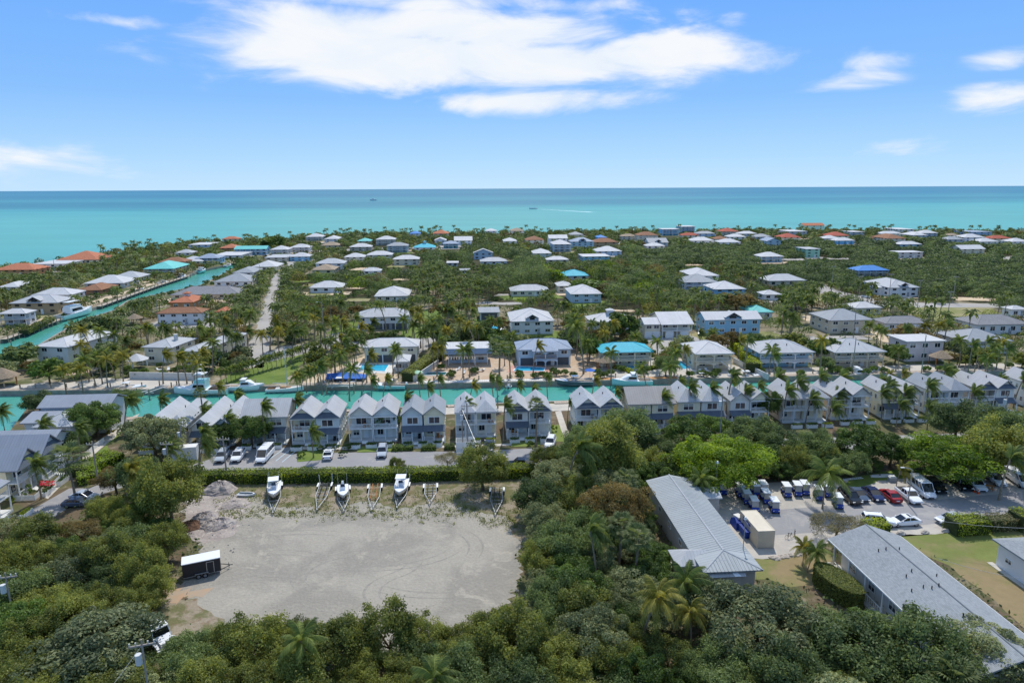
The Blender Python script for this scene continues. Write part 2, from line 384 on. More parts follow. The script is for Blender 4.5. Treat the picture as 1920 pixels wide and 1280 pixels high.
mat('rock', (186,176,164), .95, .25, 1.5, .4)
mat('soil', (104,78,60), .95, .25, 1.5, .3)
roofmat('roofwhite', (194,195,196)); roofmat('rooflight', (176,179,182)); roofmat('roofgrey', (152,157,162)); roofmat('roofblue', (146,160,178))
roofmat('rooftown', (176,177,178), pitch=.42); roofmat('roofclub', (148,154,163), pitch=.5); roofmat('roofdark', (98,106,116), pitch=.42)
roofmat('roofteal', (64,178,196)); roofmat('roofseagreen', (110,196,190)); roofmat('roofcobalt', (60,128,196)); roofmat('roofware', (160,166,168), pitch=.5)
roofmat('rooforange', (196,128,98), 'tile', .3, .85, .15); roofmat('roofbrown', (160,118,92), 'tile', .3, .85, .15); roofmat('roofred', (186,104,86), 'tile', .3, .85, .15)
roofmat('rooftan', (176,158,136), 'tile', .3, .85, .15); roofmat('roofgravel', (150,150,152), 'tile', .3, .85, .15)
roofmat('shingle', (150,155,158), 'shingle', .32, .9, .12)
# foliage (dark, light) in linear base colour
FOL = {
 'darkround': ((0.032,0.063,0.017),(0.161,0.248,0.058),.25), 'olive': ((.056,.080,.022),(0.280,0.311,0.083),.32), 'greygreen': ((0.073,0.098,0.051),(0.338,0.367,0.182),.22),
 'bright': ((.060,.120,.014),(.290,.400,.055),.45), 'autumn': ((.090,.072,.026),(.250,.200,.080),.35), 'mangrove': ((.038,.066,.028),(0.195,0.260,0.097),.28),
 'bare': ((0.098,0.093,0.055),(0.352,0.323,0.168),.3), 'hedge': ((.060,.110,.012),(0.429,0.508,0.066),.35), 'palm': ((0.041,0.071,0.020),(0.230,0.284,0.072),.3), 'palmyellow': ((0.085,0.098,0.018),(0.352,0.330,0.078),.4),
 'fanpalm': ((.040,.066,.020),(.190,.230,.090),.3), 'flamboyant': ((0.073,0.063,0.020),(0.261,0.194,0.058),.35)}
for k, (a, b_, tr) in FOL.items(): leafmat('leaf_'+k, tuple(v*q for v, q in zip(a, (1.0, 1.06, .98))), tuple(min(.7, v*q) for v, q in zip(b_, (1.22, 1.2, 1.05))), min(.5, tr+.13))

# ---------------------------------------------------------------- ground, water, roads
def inpoly(x, y, poly):
    c = False; j = len(poly)-1
    for i in range(len(poly)):
        xi, yi = poly[i]; xj, yj = poly[j]
        if (yi > y) != (yj > y) and x < (xj-xi)*(y-yi)/(yj-yi)+xi: c = not c
        j = i
    return c
def ragged(pts, amp, step=1.2, seed=1, closed=True):
    r = random.Random(seed); out = []
    for i in range(len(pts) if closed else len(pts)-1):
        a, b = Vector(pts[i]).to_2d(), Vector(pts[(i+1) % len(pts)]).to_2d(); L = (b-a).length; n = max(1, int(L/step)); nrm = Vector((-(b-a).y, (b-a).x))
        if nrm.length: nrm.normalize()
        for k in range(n):
            o = amp*(r.random()-.5)*(1 if k else .3) + amp*.8*math.sin((i*13+k)*step*.35+seed)*(1 if k else 0)
            p = a+(b-a)*(k/n)+nrm*o; out.append((p.x, p.y))
    return out
def flat(name, pts, z, m, kind='structure', label=None, cat=None, thick=0.0, parent=None):
    v = [Vector((p[0], p[1], z)) for p in pts]
    tris = tessellate_polygon([v]); vs = [tuple(p) for p in v]; fs = []
    for t in tris:
        a, b, c = (v[i] for i in t); fs.append(t if (b-a).cross(c-a).z > 0 else (t[0], t[2], t[1]))
    if thick:
        n = len(v); vs += [(p.x, p.y, z-thick) for p in v]
        ar = sum(v[i].x*v[(i+1) % n].y-v[(i+1) % n].x*v[i].y for i in range(n))
        for i in range(n):
            j = (i+1) % n; fs.append((i, j, n+j, n+i)[::-1] if ar > 0 else (i, j, n+j, n+i))
    me = bpy.data.meshes.new(name); me.from_pydata(vs, [], fs); me.materials.append(m); me.update()
    o = ob(name, me, parent)
    if kind: o['kind'] = kind
    return tag(o, label, cat)
def GP(*pp, z=0.0): return [tuple(G(x, y, z).to_2d()) for x, y in pp]
def W2(*pp): return list(pp)

blendmat('ground_near', [(104,90,72),(90,92,60),(136,124,104)], .12, 1.2, .3)
blendmat('ground_far', [(140,128,106),(92,98,62),(172,162,144)], .05, .5, .25)
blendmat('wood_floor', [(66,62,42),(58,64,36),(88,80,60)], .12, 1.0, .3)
blendmat('gravel', [(160,154,142),(144,139,129),(168,161,147)], .09, 2.6, .8, lo=.26)
blendmat('weedbank', [(148,136,118),(106,106,72),(126,108,86)], .3, 2.5, .6, thr=(.42,.56))
blendmat('asphalt', [(152,150,150),(144,143,144),(162,159,156)], .08, 1.5, .1, lo=.08)
blendmat('asphalt_lot', [(180,174,166),(172,167,160),(188,181,170)], .09, 1.4, .1, lo=.10)
blendmat('lotpale', [(184,178,168),(172,166,158)], .2, 2, .15, lo=.1)
blendmat('farroad', [(170,166,160),(160,156,152)], .05, 1, .1, lo=.1)
blendmat('lawn', [(100,120,56),(116,130,66),(90,110,50)], .06, 1.0, .2, lo=.15)
blendmat('drylawn', [(142,126,94),(112,120,66),(118,126,70)], .05, .9, .2, thr=(.43,.60), lo=.18)
blendmat('drygrass', [(150,142,106),(126,128,78)], .06, .8, .2, lo=.15)
blendmat('sand', [(206,186,158),(196,176,150)], .15, 1.5, .15, lo=.1)
blendmat('paver', [(184,160,136),(192,172,150)], .3, 2.5, .15, lo=.12)
blendmat('pinkdeck', [(206,160,140),(196,150,134)], .3, 2.5, .1, lo=.08)
blendmat('rubble', [(168,158,150),(150,140,134),(190,180,168)], .35, 3, .8, lo=.3)
blendmat('mulch', [(104,70,54),(120,84,62)], .6, 4, .5, lo=.3)
blendmat('walk', [(196,188,176),(186,180,170)], .3, 2.5, .1, lo=.08)

SEA = watermat('ocean', (80,180,190), ocean=True, wscale=.25, wstr=.12)
CANAL = watermat('canal', (90,170,152), (64,146,130), .16, .9, .35)
def bigplane(name, x0, y0, x1, y1, z, m):
    me = bpy.data.meshes.new(name); me.from_pydata([(x0,y0,z),(x1,y0,z),(x1,y1,z),(x0,y1,z)], [], [(0,1,2,3)]); me.materials.append(m)
    return tag(ob(name, me), kind='structure')
bigplane('sea', -150000, -3000, 150000, 150000, -1.3, SEA)
near_bank = GP((-250,850),(15,812),(45,772),(60,754),(215,752),(232,783),(440,780),(650,769),(840,760),(1060,752),(1430,742),(1900,731),(2600,715))
far_bank = GP((2600,680),(1920,695),(1640,702),(1210,712),(960,716),(740,721),(480,724),(240,731),(0,733),(-160,735))
diag_low = GP((-120,715),(0,686),(60,655),(105,628),(150,602),(213,582),(240,564),(317,547),(375,535),(397,524),(425,510),(452,495))
diag_up = GP((437,494),(375,507),(350,517),(287,537),(250,550),(180,575),(107,599),(0,637),(-200,720))
shore = GP((-200,530),(0,508),(25,503),(75,497),(107,490),(175,482),(225,474),(300,466),(332,461),(375,456),(480,452),(537,452),(560,446),(705,441),(960,438),(1260,436),(1500,435),(1920,437),(2500,439))
flat('canal_water', W2((-420,80))+GP((-250,850))+[(-30,100),(400,130),(430,215)]+GP((500,700),(520,490),(400,485),(-300,600))+[(-420,330)], -1.25, CANAL)
landA = near_bank + [(420,60),(420,-260),(-420,-260),(-420,60)]
landB = far_bank + diag_low + diag_up + [(-420,190),(-700,300),(-700,520)] + ragged(shore, 7, 14, 3, False) + [(1500,830),(1500,300)]
flat('ground', landA, 0, M('ground_near'), thick=3)
flat('far_ground', landB, 0, M('ground_far'), thick=3)
# concrete caps of the sea walls
def strip(name, pts, w, z0, z1, m, kind='structure', closed=False, **kw):
    mb = MB(); P = [Vector(p).to_2d() for p in pts]
    for a, b in zip(P[:-1], P[1:]):
        d = (b-a); L = d.length; d.normalize(); n = Vector((-d.y, d.x))*w/2; a2 = a-d*0.0; b2 = b+d*0.01
        vs = [(a2-n), (b2-n), (b2+n), (a2+n)]
        mb.add([(v.x, v.y, z) for z in (z0, z1) for v in vs], [(3,2,1,0),(4,5,6,7),(0,1,5,4),(1,2,6,5),(2,3,7,6),(3,0,4,7)])
    return mb, m
for nm, pts in (('seawall', far_bank[:]), ('seawall', diag_low[1:]), ('seawall', diag_up[:]), ('seawall', near_bank[5:])):
    mb, m = strip(nm, pts, 0.7, -2.5, 0.14, M('seawall')); tag(part(nm, mb, m, None), kind='structure')

LAWNS = []; NOTREE = []
def patch(name, pp, z, m, rag=0.0, seed=1, notree=True, step=1.2, **kw):
    w = GP(*pp)
    if rag: w = ragged(w, rag, step, seed)
    if notree: NOTREE.append(w)
    return flat(name, w, z, m, **kw)
# near
patch('gravel_lot', [(392,930),(470,922),(520,935),(600,940),(700,935),(800,932),(880,936),(945,950),(975,1010),(985,1060),(955,1110),(960,1190),(600,1260),(470,1230),(345,1180),(330,1110),(372,1062),(362,1010),(350,960)], .008, M('gravel'), 1.2, 2, step=.7)
patch('grass_verge', [(395,908),(1010,896),(1000,940),(985,1015),(962,1000),(940,965),(880,952),(820,942),(760,950),(700,940),(640,948),(600,958),(540,952),(500,945),(470,930),(400,930)], .012, M('weedbank'), 1.0, 5, step=.6)
patch('rubble_ground', [(350,925),(400,912),(440,925),(470,950),(450,985),(415,1010),(380,1020),(350,1000),(335,960)], .016, M('rubble'), 1.0, 8, step=.6)
patch('sand_stain', [(322,1088),(350,1095),(372,1105),(378,1118),(330,1135),(305,1115)], .016, mat('orangesand', (178,146,116), .95, .15, .8, rgb2=(160,150,134)), 1.4, 3, step=.5)
patch('dirt_track', [(318,1110),(372,1120),(420,1160),(420,1230),(340,1250),(318,1180)], .012, M('weedbank'), 1, 4)
road = [(-400,1300),(-120,1130),(15,1055),(70,990),(130,950),(195,925),(255,905),(320,893),(400,886),(560,882),(760,880),(1010,874),(1400,860),(2100,838),(2100,802),(1500,822),(1060,836),(1010,839),(960,842),(880,846),(700,847),(560,850),(470,853),(395,860),(340,878),(290,886),(240,892),(165,915),(130,915),(60,955),(0,1025),(-150,1100),(-400,1230)]
patch('road', road, .012, M('asphalt'))
patch('parking_bays', [(395,845),(545,838),(540,852),(395,862)], .014, M('asphalt'))
patch('sidewalk', [(560,838),(700,838),(890,834),(1040,828),(1042,832),(890,838),(700,843),(560,843)], .06, M('walk'), notree=True)
patch('promenade', [(232,792),(250,780),(262,775),(245,795),(215,822),(190,840),(160,868),(120,905),(90,935),(76,930),(110,895),(140,862),(175,835),(205,812)], .03, M('walk'))
patch('verge_lawn', [(232,800),(225,815),(205,832),(200,850),(175,852),(205,828)], .034, M('lawn'), .3)
patch('bank_walk', [(655,783),(655,772),(850,764),(1070,756),(1430,746),(1900,735),(1990,733),(1990,748),(1430,760),(1070,769),(850,776)], .03, M('walk'), .3, notree=False)
patch('grass_island', [(560,845),(608,842),(604,862),(557,866)], .03, M('lawn'), .3, 4, notree=False)
patch('grass_strip', [(669,838),(750,836),(750,846),(669,848)], .08, M('lawn'), .2)
patch('grass_plot', [(960,830),(1014,828),(1012,836),(958,838)], .08, M('lawn'), .2)
patch('garden_path', [(1041,772),(1052,770),(1062,800),(1072,826),(1062,828),(1052,806)], .03, M('walk'))
patch('garden_lawn', [(1030,800),(1052,796),(1060,815),(1062,828),(1034,828)], .022, M('lawn'), .3)
patch('parking_lot', [(1335,920),(1420,905),(1560,900),(1640,893),(1920,868),(2200,850),(2200,985),(1960,985),(1700,1005),(1570,1012),(1480,1040),(1440,1048),(1370,1045),(1320,985)], .012, M('asphalt_lot'))
patch('gravel_bay', [(1330,925),(1560,912),(1600,905),(1580,945),(1480,955),(1370,965),(1345,960)], .016, M('lotpale'), .8, 7)
patch('gravel_apron', [(1375,1010),(1480,1003),(1560,998),(1550,1015),(1480,1042),(1410,1046),(1380,1030)], .016, M('lotpale'), .5, 3)
patch('gravel_shoulder', [(1640,990),(1770,985),(1780,996),(1670,1004)], .016, M('lotpale'), .5, 9)
patch('access_road', [(1370,962),(1580,946),(1700,942),(1930,920),(2100,905),(2100,955),(1920,962),(1720,985),(1560,996),(1400,1006)], .02, M('asphalt'))
patch('dirt_yard', [(1400,1044),(1560,1030),(1560,1100),(1480,1100),(1400,1085)], .012, M('drylawn'), .8, 6)
patch('yard_lawn', [(1660,1006),(1920,985),(2200,970),(2200,1190),(1930,1185),(1780,1060)], .012, M('drylawn'), .4, 6)
patch('verge_grass', [(1585,912),(1600,893),(1700,880),(1790,878),(1780,890),(1700,893),(1640,905)], .02, M('lawn'), .6, 6)
patch('lot_path', [(1250,1060),(1262,1040),(1252,1150),(1240,1150)], .012, M('lotpale'), .3)
# mid ground
patch('lawn', [(400,720),(425,704),(520,672),(575,655),(612,655),(600,668),(570,680),(548,700),(540,719),(480,722)], .012, M('lawn'), .8, 3)
patch('sandy_lot', [(560,719),(590,700),(650,680),(720,650),(770,675),(745,700),(742,719)], .012, M('sand'), .8, 3)
patch('paved_yard', [(742,719),(790,680),(830,670),(935,660),(960,680),(955,714)], .012, M('paver'), .6, 3, notree=False)
patch('brick_yard', [(955,714),(965,680),(1070,655),(1100,650),(1120,680),(1112,712)], .012, M('paver'), .6, 4, notree=False)
patch('driveway', [(1225,642),(1280,625),(1400,620),(1460,640),(1400,650),(1270,658),(1230,665)], .012, M('farroad'), .8, 3)
patch('canal_yard', [(1112,712),(1118,690),(1280,660),(1400,690),(1920,680),(1920,694),(1640,701),(1210,711)], .012, M('walk'), .6, 6, notree=False)
patch('west_yard', [(0,730),(20,722),(120,717),(200,708),(395,708),(395,724),(240,730)], .012, M('walk'), 1, 6)
patch('west_garden_sand', [(120,697),(150,690),(190,684),(200,690),(170,698),(130,704)], .02, M('paver'), 1, 6)
patch('long_street', [(560,470),(900,458),(1300,452),(1300,455),(900,461.5),(560,474)], .02, M('farroad'), .4, 5, step=4)
patch('shore_street', [(660,446),(1000,441),(1500,440),(1500,441.6),(1000,443),(660,448)], .02, M('farroad'), .4, 5, step=5)
patch('street', [(450,690),(470,640),(487,600),(497,560),(510,520),(545,490),(545,480),(580,480),(560,500),(532,520),(528,560),(520,600),(505,650),(490,690)], .012, M('farroad'), .6, 3)
patch('cross_street', [(480,668),(530,650),(600,640),(640,615),(690,605),(700,612),(650,640),(760,640),(800,625),(830,640),(790,660),(700,648),(600,655),(500,680)], .016, M('farroad'), .6, 3)
patch('house_lawn', [(745,633),(758,612),(800,606),(830,608),(835,625),(800,634)], .02, M('lawn'), .6, 3)
patch('side_lawn', [(610,625),(640,605),(672,598),(690,605),(650,622)], .02, M('lawn'), .6, 3)
patch('back_lawn', [(770,590),(810,578),(840,582),(830,600),(780,602)], .02, M('lawn'), .6, 3)
patch('clearing', [(830,524),(860,518),(930,520),(950,530),(860,534)], .02, M('drygrass'), .8, 3)
patch('grass_lot', [(1515,565),(1525,552),(1560,548),(1600,560),(1560,572)], .02, M('drygrass'), .8, 3)
patch('vacant_lot', [(1690,580),(1720,574),(1860,574),(1880,590),(1850,612),(1800,616),(1740,600),(1720,592)], .02, M('drygrass'), 1, 3)
patch('east_street', [(1520,536),(1545,533),(1570,545),(1620,556),(1660,566),(1750,568),(1925,570),(1925,577),(1740,576),(1680,578),(1610,566),(1540,550)], .024, M('farroad'), .4, 3)
patch('clay_yard', [(1605,622),(1660,600),(1685,625),(1670,660),(1655,640)], .02, M('sand'), .6, 3)
patch('east_lane', [(1868,482),(1900,480),(1903,498),(1872,498)], .02, M('farroad'), .4, 3)
patch('west_bank_path', [(60,612),(110,592),(180,570),(250,545),(290,533),(290,528),(240,545),(170,565),(105,588),(50,606)], .02, M('sand'), .4, 3)
patch('west_lawn', [(245,494),(262,484),(300,482),(300,490),(262,500)], .02, M('lawn'), .4, 3)
patch('lagoon', [(187,471),(210,467),(235,469),(225,474),(200,475)], .02, mat('lagoonwater', (96,176,176), .2, .1), .4, 3)
WFL = [(520,600),(545,530),(620,500),(640,498),(700,495),(830,488),(1000,478),(1190,466),(1440,456),(1700,448),(2000,446),(2000,566),(1860,568),(1670,560),(1600,553),(1540,530),(1515,535),(1440,570),(1430,592),(1330,590),(1200,590),(1050,585),(960,580),(880,548),(800,524),(740,560),(660,578),(600,590)]
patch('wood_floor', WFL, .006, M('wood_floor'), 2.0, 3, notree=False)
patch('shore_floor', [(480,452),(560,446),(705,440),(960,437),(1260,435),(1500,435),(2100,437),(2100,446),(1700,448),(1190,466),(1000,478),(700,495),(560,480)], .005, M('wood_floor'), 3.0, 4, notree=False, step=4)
tk = MB(); r_ = random.Random(9)
for i in range(16):
    c_ = G(r_.uniform(480, 860), r_.uniform(1010, 1120)); rad = r_.uniform(5, 14); a0 = r_.uniform(0, 6.28); sw = r_.uniform(.8, 2.4); n_ = 26
    for off in (0, 1.5):
        vs = []
        for k_ in range(n_+1):
            a_ = a0+sw*k_/n_; w_ = .13*math.sin(math.pi*k_/n_)+.01
            vs += [(c_.x+(rad+off-w_)*math.cos(a_)*1.3, c_.y+(rad+off-w_)*math.sin(a_)*.8, .0125+.0002*i), (c_.x+(rad+off+w_)*math.cos(a_)*1.3, c_.y+(rad+off+w_)*math.sin(a_)*.8, .0125+.0002*i)]
        if all(inpoly(v[0], v[1], NOTREE[0]) for v in vs): tk.add(vs, [(2*k_, 2*k_+1, 2*k_+3, 2*k_+2) for k_ in range(n_)])
tag(part('tyre_track', tk, mat('trackgrey', (146,141,131), .95, .2, 2), None), kind='structure')
YARDS = []
r_ = random.Random(21); tries_ = 0
while len(YARDS) < 28 and tries_ < 900:
    tries_ += 1; px_, py_ = r_.uniform(20, 1900), r_.uniform(446, 640)
    if 1000 < px_ and 468 < py_ < 560 and r_.random() < .8: continue
    c_ = G(px_, py_); d_ = c_.length; w_, h_ = r_.uniform(4, 11), r_.uniform(6, 14)*(d_/350)**.5
    q_ = [(c_.x-w_, c_.y-h_/2), (c_.x+w_, c_.y-h_/2+r_.uniform(-2, 2)), (c_.x+w_*.9, c_.y+h_/2), (c_.x-w_*.8, c_.y+h_/2)]
    if not all(inpoly(*v, landB) for v in q_) or any(inpoly(*v, w) for v in q_ for w in NOTREE): continue
    w2 = ragged(q_, 1.0, 2, tries_); NOTREE.append(w2); k_ = r_.random(); flat('yard', w2, .03+.0003*len(YARDS), M('sand' if k_ < .3 else 'farroad' if k_ < .6 else 'drygrass' if k_ < .85 else 'lawn')); a_, b_ = proj((q_[0][0], q_[0][1], 0)), proj((q_[2][0], q_[2][1], 0)); YARDS.append((a_[0], b_[1], b_[0], a_[1]-1, d_-h_/2))
# parking markings
mk = MB()
for (x0, y0, x1, y1) in ((503,862,534,840),(517,864,546,841),(529,866,557,843)):
    a, b = G(x0, y0), G(x1, y1); d = (b-a).normalized(); n = Vector((-d.y, d.x, 0))*.07
    mk.add([(v.x, v.y, .02) for v in (a-n, b-n, b+n, a+n)], [(0,1,2,3)])
tag(part('bay_marking', mk, mat('paintline', (190,214,226), .7, .1), None), kind='structure')

# ---------------------------------------------------------------- building kit
def unit_meshes():
    f = MB(); w = .07
    f.box(0, -.05, 0, w, .03, 1); f.box(1-w, -.05, 0, 1, .03, 1); f.box(w, -.05, 0, 1-w, .03, w); f.box(w, -.05, 1-w, 1-w, .03, 1); f.box(.48, -.04, w, .52, .02, 1-w)
    p = MB(); p.box(w, -.02, w, 1-w, .01, 1-w)
    p2 = MB(); p2.box(w, -.02, .5, 1-w, .01, 1-w); p2.box(w, -.02, w, 1-w, .01, .5)
    q = p2.mesh('pane', M('glass')); q.materials.append(M('blind')); [setattr(f_, 'material_index', 1) for f_ in q.polygons[:6]]
    return f.mesh('window_frame', M('frame')), p.mesh('pane', M('glass')), q
WF, WP, WB = unit_meshes(); RW = random.Random(3)
def window(parent, x, y, z, w, h, rz=0.0, far=False):
    """a window whose lower left corner is at x,y,z, facing -y before it is turned by rz"""
    o = ob('window', WP if far else WF, parent, (x, y, z), rz, (w, 1, h))
    if not far: ob('pane', WB if RW.random() < .35 else WP, o)
    return o
def railing(mb, x0, y0, x1, y1, z, h=1.0, step=.35):
    a, b = Vector((x0, y0, 0)), Vector((x1, y1, 0)); L = (b-a).length; n = max(2, int(L/step)); rz = math.atan2(y1-y0, x1-x0)
    c = (a+b)/2
    mb.box(c.x-L/2, c.y-.04, z+h-.08, c.x+L/2, c.y+.04, z+h, rz); mb.box(c.x-L/2, c.y-.03, z+.08, c.x+L/2, c.y+.03, z+.14, rz)
    for i in range(n+1):
        p = a+(b-a)*(i/n); mb.box(p.x-.03, p.y-.03, z, p.x+.03, p.y+.03, z+h-.08)

def hip_roof(a, b, H, rise, th=.2, cx=0, cy=0):
    """a,b half sizes at the eave; ridge along the longer side"""
    m = MB(); r = min(a, b)
    E = [(-a,-b),(a,-b),(a,b),(-a,b)]
    if a >= b: Rg = [(-(a-r)-.001, 0), ((a-r)+.001, 0)]
    else: Rg = [(0, -(b-r)-.001), (0, (b-r)+.001)]
    vs = [(x+cx, y+cy, H-th) for x, y in E]+[(x+cx, y+cy, H) for x, y in E]+[(x+cx, y+cy, H+rise) for x, y in Rg]
    fs = [(3,2,1,0)]+[(i, (i+1) % 4, 4+(i+1) % 4, 4+i) for i in range(4)]
    fs += [(4,5,9,8),(5,6,9),(6,7,8,9),(7,4,8)] if a >= b else [(4,5,8),(5,6,9,8),(6,7,9),(7,4,8,9)]
    return m.add(vs, fs)
def gable_roof(a, b, H, rise, th=.18, along='x', cx=0, cy=0):
    m = MB()
    if along == 'x':
        P = [(-a,-b,H),(a,-b,H),(a,0,H+rise),(-a,0,H+rise),(-a,b,H),(a,b,H)]
    else:
        P = [(-a,b,H),(-a,-b,H),(0,-b,H+rise),(0,b,H+rise),(a,b,H),(a,-b,H)]
    P = [(x+cx, y+cy, z) for x, y, z in P]; Q = [(x, y, z-th) for x, y, z in P]
    fs = [(0,1,2,3),(3,2,5,4),(9,8,7,6),(10,11,8,9),(0,6,7,1),(4,5,11,10),(1,7,8,2),(2,8,11,5),(0,3,9,6),(3,4,10,9)]
    return m.add(P+Q, fs)
def ridge_caps(m, pts):
    for a, b in pts: m.tube(a, b, .09, n=5)
    return m
def arches(x0, x1, zb, h, n, y, t=.3, col=.35, arch=True):
    """a screen of n openings between columns with arched heads, lying along x at depth y"""
    m = MB(); W = (x1-x0)/n
    for i in range(n+1):
        cx = x0+W*i; m.box(max(x0, cx-col/2), y, zb, min(x1, cx+col/2), y+t, zb+h)
    band = h*.16 if arch else h*.12; k = 7; rise = h*.2 if arch else .0
    for i in range(n):
        a, b = x0+W*i+col/2, x0+W*(i+1)-col/2; vs = []; fs = []
        for j in range(k+1):
            u = j/k; x = a+(b-a)*u; z = zb+h-band-rise+rise*math.sqrt(max(0, 1-(2*u-1)**4)) if arch else zb+h-band
            vs += [(x, y, z), (x, y, zb+h-.003), (x, y+t, z), (x, y+t, zb+h-.003)]
        for j in range(k):
            o, p = 4*j, 4*j+4; fs += [(o, p, p+1, o+1), (o+3, p+3, p+2, o+2), (o+2, p+2, p, o)]
        m.add(vs, fs)
    return m
def solve_line(xl, xr, y, z, yaw):
    c = G((xl+xr)/2, y, z); d = Vector((math.cos(yaw), math.sin(yaw), 0))
    def hit(px):
        lo, hi = -60.0, 60.0
        for _ in range(40):
            mid = (lo+hi)/2
            if proj(c+d*mid)[0] < px: lo = mid
            else: hi = mid
        return (lo+hi)/2
    a, b = hit(xl), hit(xr); return c+d*a, b-a
PROTECT = [(405,662,585,717,196)]+YARDS; FOOT = []; LAND = []
YAW = R(4)
def wall_box(w, D, H, m=None):
    return (m or MB()).box(-w/2, -D/2, 0, w/2, D/2, H)
SIDEPICK = {}
def house(label, kind, xl, xr, ye, yt, H, roof, wall, yv=0, feats='', yaw=None, D=None, slope=.38, name='house', cat='house', group=None, near=False):
    yaw = YAW if yaw is None else yaw
    if name == 'house': H *= .8 if ye > 560 else .68
    P0, we = solve_line(xl, xr, ye, H, yaw); ca, sa = math.cos(yaw), math.sin(yaw); fw = Vector((-sa, ca, 0)); ux = Vector((ca, sa, 0))
    def top(Dt):
        if kind == 'h': return proj(P0+ux*(we/2)+fw*(Dt/2)+Vector((0,0,slope*min(we, Dt)/2)))[1]
        if kind == 'g': return proj(P0+ux*(we/2)+fw*(Dt/2)+Vector((0,0,slope*Dt/2)))[1]
        if kind == 'y': return proj(P0+ux*(we/2)+fw*Dt+Vector((0,0,slope*we/2)))[1]
        return proj(P0+ux*(we/2)+fw*Dt)[1]
    if D is None:
        lo, hi = 3.0, 60.0
        for _ in range(30):
            mid = (lo+hi)/2
            if top(mid) > yt: lo = mid
            else: hi = mid
        D = min(max((lo+hi)/2, .45*we, 6), max(1.5*we, 9))
    c = P0+ux*(we/2)+fw*(D/2); c.z = 0
    t = thing(name, label, cat, c, yaw, group); dist = c.length
    o = .55; w, d = we-2*o, D-2*o
    rise = {'h': slope*min(we, D)/2, 'g': slope*D/2, 'y': slope*we/2, 'f': .25}[kind]
    rm = M(roof); wm = M(wall); trim = M('frame'); fl = set(feats)
    rec = 2.2 if (fl & set('ABV')) else 0.0
    wb = MB(); wb.box(-w/2, -d/2+rec, 0, w/2, d/2, H-.19)
    if kind in 'gy':
        k = (b_ := None)
        if kind == 'g': wb.add([(-w/2,-d/2+rec,H-.2),(-w/2,d/2,H-.2),(-w/2,0,H+rise-.42),(w/2,-d/2+rec,H-.2),(w/2,d/2,H-.2),(w/2,0,H+rise-.42)], [(0,2,1),(3,4,5),(0,3,5,2),(1,2,5,4)])
        else: wb.add([(-w/2,-d/2,H-.2),(w/2,-d/2,H-.2),(0,-d/2,H+rise-.42),(-w/2,d/2,H-.2),(w/2,d/2,H-.2),(0,d/2,H+rise-.42)], [(0,1,2),(4,3,5),(0,2,5,3),(1,4,5,2)])
    part('wall', wb, wm, t)
    a, b = we/2, D/2
    rmb = {'h': lambda: hip_roof(a, b, H, rise), 'g': lambda: gable_roof(a, b, H, rise, along='x'), 'y': lambda: gable_roof(a, b, H, rise, along='y'),
           'f': lambda: MB().box(-a, -b, H-.18, a, b, H+.12)}[kind]()
    if dist < 420 and kind == 'h':
        r = min(a, b); Rg = [(-(a-r),0),((a-r),0)] if a >= b else [(0,-(b-r)),(0,b-r)]; z = H+rise
        hips = [((-a,-b,H),(*Rg[0],z)),((a,-b,H),(*(Rg[1] if a >= b else Rg[0]),z)),((a,b,H),(*Rg[1],z)),((-a,b,H),(*(Rg[0] if a >= b else Rg[1]),z)),((*Rg[0],z),(*Rg[1],z+.001))]
        ridge_caps(rmb, [h for h in hips if (Vector(h[0])-Vector(h[1])).length > .3])
    me = rmb.mesh('roof', rm); slope_uv(me); ro = ob('roof', me, t)
    st = max(1, round(H/((2.5 if ye > 560 else 2.1) if name == 'house' else 3.0))); fh = H/st; far = dist > 330
    # windows
    ww = 1.1 if dist < 330 else 1.5; wh = 1.25
    nwin = max(2, int(w/(3.4 if not far else 4.5)))
    if dist > 600: nwin = min(nwin, 3)
    for s in range(st):
        if 'G' in fl and s == 0: continue
        if 'O' in fl and s == 0: continue
        for i in range(nwin):
            ww = 1.9 if not far else 2.0; x = -w/2+(i+.5)*w/nwin-ww/2; window(t, x, -d/2+rec-.03, s*fh+fh*.34, ww, fh*.46, far=far)
    side = 1 if c.x < 0 else -1     # the side wall turned to the camera
    if abs(c.x)/c.y > .12:
        ns = max(1, int((d-rec)/4.5))
        for s in range(st):
            for i in range(ns):
                yy = -d/2+rec+(i+.5)*(d-rec)/ns
                if side > 0: window(t, w/2+.03, yy-ww/2, s*fh+.9, ww, wh, math.pi/2, far=far)
                else: window(t, -w/2-.03, yy+ww/2, s*fh+.9, ww, wh, -math.pi/2, far=far)
    if not far or st > 1:
        part('door', MB().box(w*.12, -d/2+rec-.06, .02, w*.12+1.05, -d/2+rec+.02, min(2.15, fh-.1)), M('frame') if wall not in ('white','offwhite') else M('midgrey'), t)
    y0 = -d/2-.1
    if 'A' in fl or 'V' in fl:   # arched (or square) loggias on every storey
        n = max(2, int(w/4.2)); am = wm if 'W' not in fl else M('white')
        for s in range(st):
            part('arcade', arches(-w/2, w/2, s*fh+(.003 if s == 0 else .16), fh-(.2 if s < st-1 else .36), n, y0, arch='A' in fl), am, t)
            if s: part('balcony_floor', MB().box(-w/2, y0, s*fh-.04, w/2, -d/2+rec, s*fh+.15), am, t)
            if s:
                rb = MB(); railing(rb, -w/2+.2, y0+.1, w/2-.2, y0+.1, s*fh+.15); part('railing', rb, trim, t)
